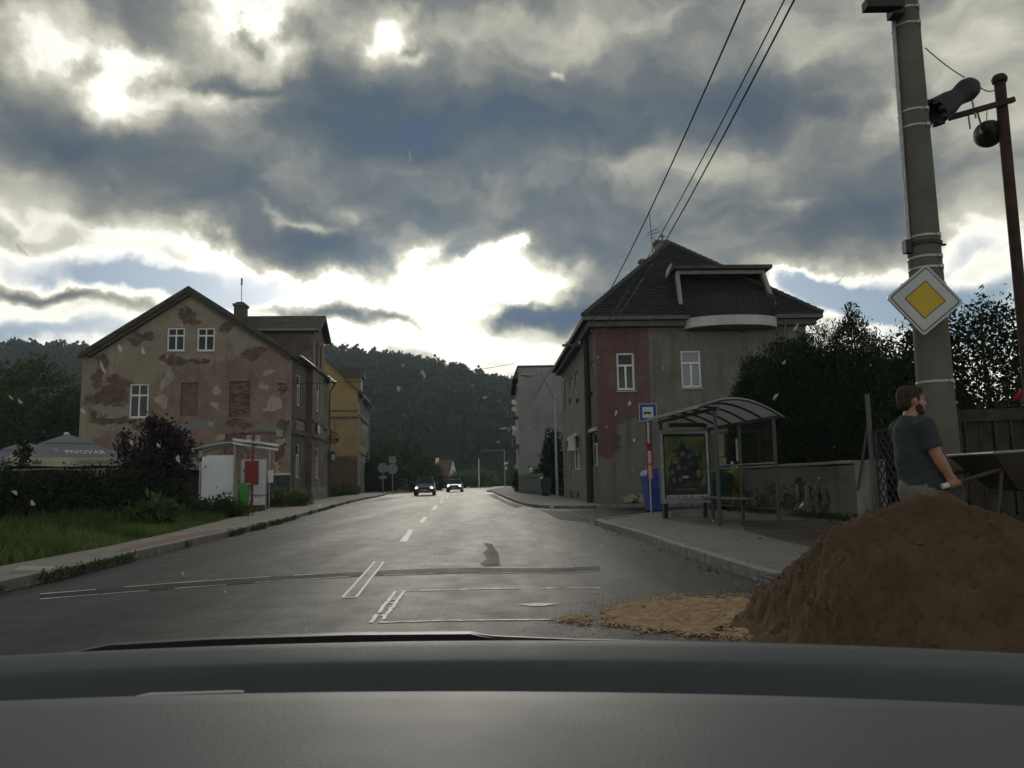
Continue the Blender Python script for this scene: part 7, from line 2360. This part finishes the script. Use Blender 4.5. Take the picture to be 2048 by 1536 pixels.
def rings(mb, lst, n=18):
    """closed loft through ellipses (centre, half-depth x, half-width y, tilt about y)"""
    rows = []
    for c, rx, ry, tilt in lst:
        R = Matrix.Rotation(tilt, 3, 'Y')
        rows.append([Vector(c) + R @ Vector((rx * math.cos(2 * PI * k / n), ry * math.sin(2 * PI * k / n), 0)) for k in range(n)])
    o = len(mb.v)
    mb.v.extend([tuple(p) for r in rows for p in r])
    for i in range(len(rows) - 1):
        for k in range(n):
            mb.f.append((o + i * n + k, o + i * n + (k + 1) % n, o + (i + 1) * n + (k + 1) % n, o + (i + 1) * n + k)); mb.mi.append(0)
    mb.f.append(tuple(o + k for k in range(n - 1, -1, -1))); mb.f.append(tuple(o + (len(rows) - 1) * n + k for k in range(n))); mb.mi += [0, 0]


def ball(mb, c, rx, ry, rz_, M=None, n=14):
    prof = [(max(.002, math.sin(a)), -math.cos(a)) for a in np.linspace(0.0, PI, 11)]
    Mx = Matrix.Translation(c) @ (M.to_4x4() if M is not None else Matrix.Identity(4)) @ Matrix.Diagonal((rx, ry, rz_, 1))
    mb.lathe(prof, n, Mx)


M_SKIN = pm('skin', (0.30, 0.155, 0.11), .55, .08, 12, .05, spec=.35)
M_SHIRT = pm('tshirt_slate', (0.034, 0.040, 0.047), .95, .10, 6, .25, 90)
M_TROUS = pm('trousers_olive', (0.125, 0.125, 0.10), .95, .12, 5, .3, 60)
M_HAIR = pm('hair_brown', (0.030, 0.020, 0.014), .8, .3, 40, .5, 120)
PBX, PBY = 3.44, 6.85
man = thing('person', 'man in dark grey T-shirt and olive trousers gripping a wheelbarrow behind the sand heap', 'person', (PBX, PBY, PZ))
# local frame: faces +x, his right side towards the road (-y); heights above the pavement
hs = Vector((.10, -.25, .86))                # right grip, in reach of the straight arm
hd = Vector((.30, -.20, .885)) - Vector((0, 0, 0))
HR_ = P(1908, 966, 6.62) - Vector((PBX, PBY, PZ))          # right hand
SHR = Vector((-.035, -.215, 1.44)); ELR = SHR.lerp(HR_, .50) + Vector((-.030, -.02, -.01))
HL_ = HR_ + Vector((0.02, .52, -.02)); SHL = Vector((-.03, .215, 1.44)); ELL = SHL.lerp(HL_, .5) + Vector((-.03, .03, -.01))
body = MB()
HC = Vector((-.005, 0, 1.655))
# head: skull, face, jaw, nose, ears, neck
ball(body, HC + Vector((-.015, 0, .025)), .100, .077, .098)
ball(body, HC + Vector((.022, 0, -.038)), .078, .066, .088)
ball(body, HC + Vector((.052, 0, -.092)), .040, .045, .030)
rings(body, [(HC + Vector((.088, 0, .018)), .012, .012, 0), (HC + Vector((.104, 0, -.012)), .014, .014, 0), (HC + Vector((.113, 0, -.032)), .016, .018, 0), (HC + Vector((.098, 0, -.040)), .012, .016, 0)], 10)
ball(body, HC + Vector((.092, 0, -.062)), .012, .024, .007); ball(body, HC + Vector((.089, 0, -.075)), .011, .022, .008)
for s in (-1, 1):
    ball(body, HC + Vector((-.008, s * .080, -.012)), .018, .010, .031)
    ball(body, HC + Vector((.078, s * .030, .034)), .016, .024, .008)
rings(body, [(Vector((-.045, 0, 1.44)), .070, .078, .2), (Vector((-.030, 0, 1.52)), .060, .062, .2), (Vector((-.012, 0, 1.58)), .058, .058, .2)])
# torso under the shirt, hips and legs under the cloth
rings(body, [(Vector((.0, 0, .90)), .13, .16, 0), (Vector((.02, 0, 1.05)), .14, .16, 0), (Vector((-.02, 0, 1.25)), .12, .17, 0), (Vector((-.04, 0, 1.42)), .09, .17, 0), (Vector((-.04, 0, 1.47)), .06, .10, 0)])
for s, fx in ((-1, .08), (1, -.16)):
    body.tube([(.0, s * .09, .92), (.03 + fx * .5, s * .105, .50), (fx * .8, s * .11, .10), (fx * .8 + .02, s * .11, .05)], [.085, .060, .042, .04], 12)


def arm(sh, el, ha):
    body.tube([sh, sh.lerp(el, .5), el, el.lerp(ha, .3), el.lerp(ha, .75), ha - (ha - el).normalized() * .075], [.062, .058, .047, .050, .036, .030], 14)


def hand(ha, el, side):
    """palm, thumb and four fingers closed round the handle, which runs along x"""
    d = (ha - el).normalized()
    ax = Vector((.96, 0, .26)).normalized()
    back = ha - d * .045
    ball(body, back, .046, .026, .040, (ax.to_track_quat('X', 'Z')).to_matrix())
    body.tube([ha - d * .085, back], [.029, .034], 10)
    up_, out = ax.cross(Vector((0, 1, 0))).normalized(), Vector((0, side, 0))
    if up_.z > 0:
        up_ = -up_
    for k, (off, L_) in enumerate(((.038, .95), (.013, 1.05), (-.012, 1.0), (-.036, .82))):
        c = ha + ax * off
        seq = [c - d * .020 + out * .026]
        for a in (20, 70, 125, 175):
            a_ = rad(a) * L_
            seq.append(c + out * (.027 * math.cos(a_)) + up_ * (.030 * math.sin(a_)) + Vector((0, 0, 0)))
        body.tube(seq, [.0115, .0110, .0105, .0098, .0085], 8)
    th = ha + ax * .045
    body.tube([ha - d * .05 + ax * .030 - out * .008, th - out * .030 + Vector((0, 0, .012)), th - out * .018 + ax * .012 + up_ * .024, th + out * .006 + ax * .010 + up_ * .034], [.016, .0135, .012, .0095], 8)


arm(SHR, ELR, HR_); arm(SHL, ELL, HL_); hand(HR_, ELR, -1); hand(HL_, ELL, 1)
blend('body', body, .0065, 5, M_SKIN, man)
for s in (-1, 1):
    mb = MB(); ball(mb, HC + Vector((.079, s * .030, .019)), .012, .014, .010); mb.build('eye', pm('eye_white', (0.45, 0.42, 0.40), .3, .05, 3, 0), man, True)
    mb = MB(); ball(mb, HC + Vector((.0895, s * .031, .019)), .004, .006, .006); mb.build('iris', M_HAIR, man, True)
hair = MB()
ball(hair, HC + Vector((-.026, 0, .040)), .104, .083, .096); ball(hair, HC + Vector((-.065, 0, -.005)), .062, .076, .085); ball(hair, HC + Vector((.03, 0, .085)), .065, .066, .042)
for s in (-1, 1):
    ball(hair, HC + Vector((.012, s * .070, .028)), .028, .012, .045)
hv = [Vector(v) for v in hair.v]
ho_ = blend('hair', hair, .006, 2, M_HAIR, man)
hvv = np.array([v.co[:] for v in ho_.data.vertices]); hnn = np.array([v.normal[:] for v in ho_.data.vertices])
ho_.data.vertices.foreach_set('co', (hvv + hnn * (fbm(hvv[:, 0] * 60 + hvv[:, 1] * 25, hvv[:, 2] * 45, 5, 3) * .007)[:, None]).astype(np.float32).ravel()); ho_.data.update()
beard = MB(); ball(beard, HC + Vector((.052, 0, -.098)), .046, .052, .034)
for s in (-1, 1):
    ball(beard, HC + Vector((.028, s * .058, -.068)), .036, .016, .040)
ball(beard, HC + Vector((.094, 0, -.052)), .010, .026, .005)
blend('beard', beard, .007, 2, M_HAIR, man)
shirt = MB()
rings(shirt, [(Vector((.035, 0, .90)), .185, .205, 0), (Vector((.045, 0, .98)), .205, .212, 0), (Vector((.045, 0, 1.08)), .205, .210, 0), (Vector((.010, 0, 1.20)), .178, .208, 0), (Vector((-.022, 0, 1.32)), .148, .212, .1), (Vector((-.040, 0, 1.41)), .122, .205, .15), (Vector((-.040, 0, 1.47)), .095, .150, .2), (Vector((-.036, 0, 1.515)), .072, .082, .25)], 24)
for sh, el in ((SHR, ELR), (SHL, ELL)):
    shirt.tube([sh + Vector((0, -.05 * (1 if sh.y > 0 else -1), .0)), sh, sh.lerp(el, .45), sh.lerp(el, .80)], [.085, .088, .082, .086], 14)
so = blend('tshirt', shirt, .010, 4, M_SHIRT, man)
rsd = np.random.default_rng(4)
cv = np.array([v.co[:] for v in so.data.vertices])
fold = (fbm(cv[:, 2] * 8 + cv[:, 0] * 6, cv[:, 1] * 4 + cv[:, 0] * 3, 7, 3) * .015 + fbm(cv[:, 2] * 22 - cv[:, 0] * 12, cv[:, 1] * 8, 9, 2) * .005) * np.clip((1.45 - cv[:, 2]) * 4, 0, 1)
nn_ = np.array([v.normal[:] for v in so.data.vertices])
so.data.vertices.foreach_set('co', (cv + nn_ * fold[:, None]).astype(np.float32).ravel()); so.data.update()
tr = MB()
rings(tr, [(Vector((.02, 0, 1.0)), .165, .185, 0), (Vector((.005, 0, .90)), .172, .195, 0), (Vector((0, 0, .80)), .15, .19, 0)], 20)
for s, fx in ((-1, .08), (1, -.16)):
    tr.tube([(.0, s * .095, .90), (.02 + fx * .2, s * .10, .72), (.035 + fx * .5, s * .105, .48), (fx * .8 - .01, s * .11, .12)], [.112, .100, .082, .078], 16)
blend('trousers', tr, .012, 3, M_TROUS, man)
for s, fx in ((-1, .08), (1, -.16)):
    mb = MB(); x = fx * .8
    ball(mb, Vector((x + .09, s * .11, .045)), .12, .05, .045); ball(mb, Vector((x - .01, s * .11, .06)), .07, .048, .058)
    mb.box((x + .05, s * .11, .012), (.27, .09, .024)); blend('shoe', mb, .01, 2, M_BLACK, man)

# wheelbarrow, lifted at the handles
wbo = Vector((PBX, PBY, PZ)) + HR_ + Vector((0, .27, 0))
wb = thing('wheelbarrow', 'rusty steel wheelbarrow lifted by the man beside the sand heap', 'wheelbarrow', wbo)
M_BARROW = pm('barrow_steel', (0.036, 0.031, 0.027), .6, .3, 6, .3, dirt=(0.06, 0.042, 0.03), dirt_amt=.5, spec=.3)
for y in (-.27, .25):
    mb = MB(); mb.tube([(-.09, y, -.025), (.10, y, .022), (.45, y * .9, .12), (1.0, y * .6, .11), (1.62, y * .25, -.40)], .018, 8); h_ = mb.build('handle', M_BARROW, wb)
    mb = MB(); mb.tube([(-.10, y, -.027), (.03, y, .005)], .023, 10); mb.build('grip', M_WHITE, h_)
    mb = MB(); mb.tube([(.42, y * .9, .10), (.33, y * .95, -.36), (.40, y * .95, -.40)], .015, 6); mb.build('leg', M_BARROW, wb)
wbz = P(1986, 906, 6.55).z - wbo.z
wbx = P(1986, 906, 6.55).x - wbo.x
tray = MB()
t0 = [Vector(p) for p in ((wbx, -.36, wbz), (wbx + 1.25, -.34, wbz + .06), (wbx + 1.25, .34, wbz + .06), (wbx, .36, wbz))]
b0 = [Vector(p) for p in ((wbx + .26, -.20, wbz - .30), (wbx + .88, -.18, wbz - .36), (wbx + .88, .18, wbz - .36), (wbx + .26, .20, wbz - .30))]
tray.add(t0 + b0, [(0, 4, 5, 1), (1, 5, 6, 2), (2, 6, 7, 3), (3, 7, 4, 0), (4, 7, 6, 5)])
i0 = [p + Vector((0, 0, 0)) + (Vector((wbx + .6, 0, wbz)) - p) * .02 for p in t0]; j0 = [p + Vector((0, 0, .012)) for p in b0]
tray.add(i0 + j0, [(1, 5, 4, 0), (2, 6, 5, 1), (3, 7, 6, 2), (0, 4, 7, 3), (5, 6, 7, 4)])
tr_ = tray.build('tray', M_BARROW, wb)
mb = MB(); mb.tube(t0 + [t0[0]], .013, 8); mb.build('tray_rim', M_ZINC, tr_)
mb = MB(); Mw = Matrix.Translation((1.62, 0, -.42)) @ Matrix.Rotation(rad(90), 4, 'X'); mb.lathe([(.11, -.04), (.17, -.045), (.19, 0), (.17, .045), (.11, .04)], 20, Mw); whl = mb.build('wheel', M_TYRE, wb, True)
mb = MB(); mb.lathe([(.11, -.03), (.02, -.05), (.02, .05), (.11, .03)], 14, Mw); mb.build('rim', M_RUST, whl)

# ------------------------------------------------------------------ the car we look out of
dash = thing('dashboard', 'dark grey car dashboard with a raised rear pad along the bottom of the view', 'dashboard', (0, 0.55, 0.9))
t = NT('dash_plastic'); gr_ = t.noise(900, 2, .5); bg_ = t.noise(6, 4, .6)
c = t.mix(t.step(bg_, .3, .7), (0.054, 0.061, 0.067), (0.069, 0.076, 0.082))
M_DASH = t.done(t.bsdf(c, t.step(bg_, .3, .7, .60, .68), .35, 0, t.bump(t.math('ADD', gr_, t.noise(350, 2)), .35, .0006)))
DX = np.linspace(-.95, .95, 77)


def dline(py0, py1, py2, Y):
    """height along x so that the edge shows at three photo rows (left, middle, right)"""
    q = [P(0, py0, Y), P(1024, py1, Y), P(2048, py2, Y)]
    cf = np.polyfit([p.x for p in q], [p.z for p in q], 2)
    return np.clip(np.polyval(cf, DX), .80, None)


def dsheet(name, prof, mat=M_DASH, parent=dash, smooth=True):
    rows = [[(x - 0, y - .55, z - .9) for x, z in zip(DX, zz)] for y, zz in prof]
    mb = MB(); mb.grid(rows); return mb.build(name, mat, parent, smooth)


e2 = dline(1402, 1383, 1412, .50)
near = [(.10, e2 - .020), (.18, e2 + .0005), (.26, e2 + .0065), (.34, e2 + .0075), (.42, e2 + .0050), (.47, e2 + .0022), (.50, e2), (.507, e2 - .004), (.509, e2 - .012), (.510, e2 - .05)]
dsheet('near_pad', near)
e1 = dline(1320, 1292, 1316, .655)
vert = [(.520, e2 - .055), (.600, e2 - .040), (.612, e2 - .034), (.622, e1 - .014), (.6245, e1 - .0085), (.628, e1 - .0066), (.634, e1 - .0052), (.645, e1 - .0034), (.660, e1 - .0012), (.672, e1), (.69, e1 - .003), (.76, e1 - .016), (.90, e1 - .05), (1.02, e1 - .12)]
dsheet('rear_pad', vert)
mb = MB()
a = [P(x, y, .503) for x, y in ((262, 1397), (300, 1391), (380, 1388), (478, 1384.5), (488, 1385))]; b = [P(x, y, .506) for x, y in ((262, 1394), (300, 1385), (380, 1383), (470, 1380), (487, 1380.5))]
mb.grid([[p - Vector((0, .55, .9)) for p in a], [p - Vector((0, .55, .9)) for p in b], [p - Vector((0, .548, .905)) for p in b]]); mb.build('pale_card', pm('card_pale', (0.42, 0.44, 0.43), .7, .05, 3, .03), dash)
# wiper parked at the foot of the windscreen and the black scuttle below it
wp_ = thing('wiper', 'black windscreen wiper lying parked at the foot of the windscreen', 'wiper', P(600, 1285, 1.12))
W0 = wp_.location.copy()
top = [(120, 1311), (215, 1291), (420, 1279), (700, 1270), (940, 1268), (990, 1278), (1080, 1282), (1240, 1284)]
bot = [(120, 1318), (215, 1303), (420, 1300), (700, 1294), (940, 1292), (990, 1292), (1080, 1292), (1240, 1292)]
mb = MB(); ra, rb_ = [P(x, y, 1.12) - W0 for x, y in top], [P(x, y, 1.12) - W0 for x, y in bot]
mb.grid([rb_, ra, [p + Vector((0, .02, 0)) for p in ra], [p + Vector((0, .02, 0)) for p in rb_]]); mb.build('blade', M_BLACK, wp_)
mb = MB(); mb.tube([P(x, y, 1.13) - W0 for x, y in ((500, 1283), (700, 1277), (940, 1273), (985, 1279), (1150, 1286), (1500, 1296))], .006, 6); mb.build('arm', M_BLACK, wp_)
sc_ = MB(); scy = dline(1322, 1284, 1312, 1.20)
rows = [[(x * 1.0, 1.30, z - .02) for x, z in zip(DX, scy)], [(x, 1.22, z) for x, z in zip(DX, scy)], [(x, 1.10, z - .03) for x, z in zip(DX, scy)], [(x, 1.06, z - .30) for x, z in zip(DX, scy)]]
sc_.grid(rows[::-1]); so_ = sc_.build('scuttle_panel', M_BLACK, None, True); tag(so_, 'black plastic scuttle panel under the windscreen', 'car panel')

# dried specks on the windscreen
t = NT('dried_specks'); a1 = t.n('ShaderNodeBsdfTranslucent'); t.put(a1.inputs[0], (0.62, 0.60, 0.50)); a2 = t.n('ShaderNodeBsdfTransparent')
mx = t.n('ShaderNodeMixShader'); mx.inputs[0].default_value = .60; t.t.links.new(a1.outputs[0], mx.inputs[1]); t.t.links.new(a2.outputs[0], mx.inputs[2]); M_SPECK = t.done(mx.outputs[0])
SPK = [(240, 697, 6, 12, 25), (286, 702, 5, 13, 25), (205, 735, 5, 20, 15), (166, 822, 6, 9, 10), (22, 795, 5, 7, 0), (40, 803, 6, 8, 20), (356, 918, 6, 14, 25), (263, 886, 5, 11, 25), (30, 985, 7, 10, 35), (65, 1006, 6, 13, 35), (317, 891, 5, 8, 10),
       (450, 1183, 4, 8, 15), (366, 1147, 4, 9, 15), (626, 1088, 5, 5, 0), (784, 1060, 5, 5, 0), (870, 1107, 4, 13, 0), (935, 1212, 4, 6, 0), (848, 1130, 5, 6, 0), (1084, 1095, 5, 7, 0), (1203, 1092, 4, 6, 15), (1055, 1030, 3, 16, 0), (845, 745, 6, 8, 0), (849, 752, 5, 7, 0),
       (797, 777, 6, 9, 25), (663, 760, 6, 6, 0), (970, 795, 8, 4, -20), (806, 731, 5, 5, 0), (1048, 425, 3, 12, 0), (820, 315, 5, 15, 0), (1232, 826, 4, 9, 10), (1259, 807, 5, 8, 0), (1551, 793, 5, 11, 20), (1592, 655, 5, 11, 15), (1568, 725, 4, 7, 10), (1603, 1010, 5, 10, 15), (1447, 1180, 3, 3, 0),
       (1025, 632, 4, 4, 0), (1337, 540, 5, 20, 15), (640, 1012, 7, 7, 0), (1062, 939, 5, 9, 0), (1104, 1014, 5, 6, 0), (43, 500, 9, 18, -25), (1680, 560, 5, 14, 35), (1268, 880, 4, 6, 0), (892, 730, 4, 7, 0), (1018, 860, 4, 4, 0), (996, 884, 4, 4, 0), (945, 772, 4, 4, 0), (512, 1000, 4, 4, 0), (775, 1277, 4, 8, 10), (880, 1258, 5, 8, 0)]
rsp = random.Random(12)
for _ in range(50):
    SPK.append((rsp.gauss(900, 420), rsp.uniform(640, 1230), rsp.uniform(1.5, 3), rsp.uniform(2, 4.5), rsp.uniform(-20, 30)))
mb = MB()
for (px, py, rx, ry, rot) in SPK:
    py_ = max(py, 60)
    # the screen slopes back from its foot (1.15 ahead) to over our head
    d = ray(px, py); s = (0.93 + 1.15 * .62 - CAMZ) / (d.z + .62 * d.y)
    c_ = Vector((0, 0, CAMZ)) + d * s
    k = s; nrm = Vector((0, -.53, -.85)); u = Vector((1, 0, 0)); v_ = Vector((0, -.85, .53))
    stretch = 1.0 / max(.25, abs(v_.dot(RM @ Vector((0, 1, 0)))))
    c2, s2 = math.cos(rad(rot)), math.sin(rad(rot))
    n = 10
    pts = []
    for i in range(n):
        a = 2 * PI * i / n; w = 1 + .25 * math.sin(3 * a + px)
        ex, ey = rx * math.cos(a) * w, ry * math.sin(a) * w
        ex, ey = ex * c2 + ey * s2, -ex * s2 + ey * c2
        pts.append(c_ + (u * ex + v_ * ey * stretch) * k * .62)
    mb.add(pts + [c_ + nrm * .0006], [(i, (i + 1) % n, n) for i in range(n)])
mb.build('windscreen_specks', M_SPECK, None, False, kind='stuff', label='dried insect and dust specks on the car windscreen')

# ------------------------------------------------------------------ haze over the valley
HAZE = 0.0004
if HAZE:
    t = NT('haze'); v = t.n('ShaderNodeVolumePrincipled'); t.put(v.inputs['Color'], (0.75, 0.90, 0.98)); v.inputs['Density'].default_value = HAZE; v.inputs['Anisotropy'].default_value = .2
    t.t.links.new(v.outputs[0], t.out.inputs['Volume'])
    mb = MB(); mb.b2((-2600, -450, -1.2), (2600, 3600, 95)); mb.build('haze', t.m, None, False, kind='stuff')
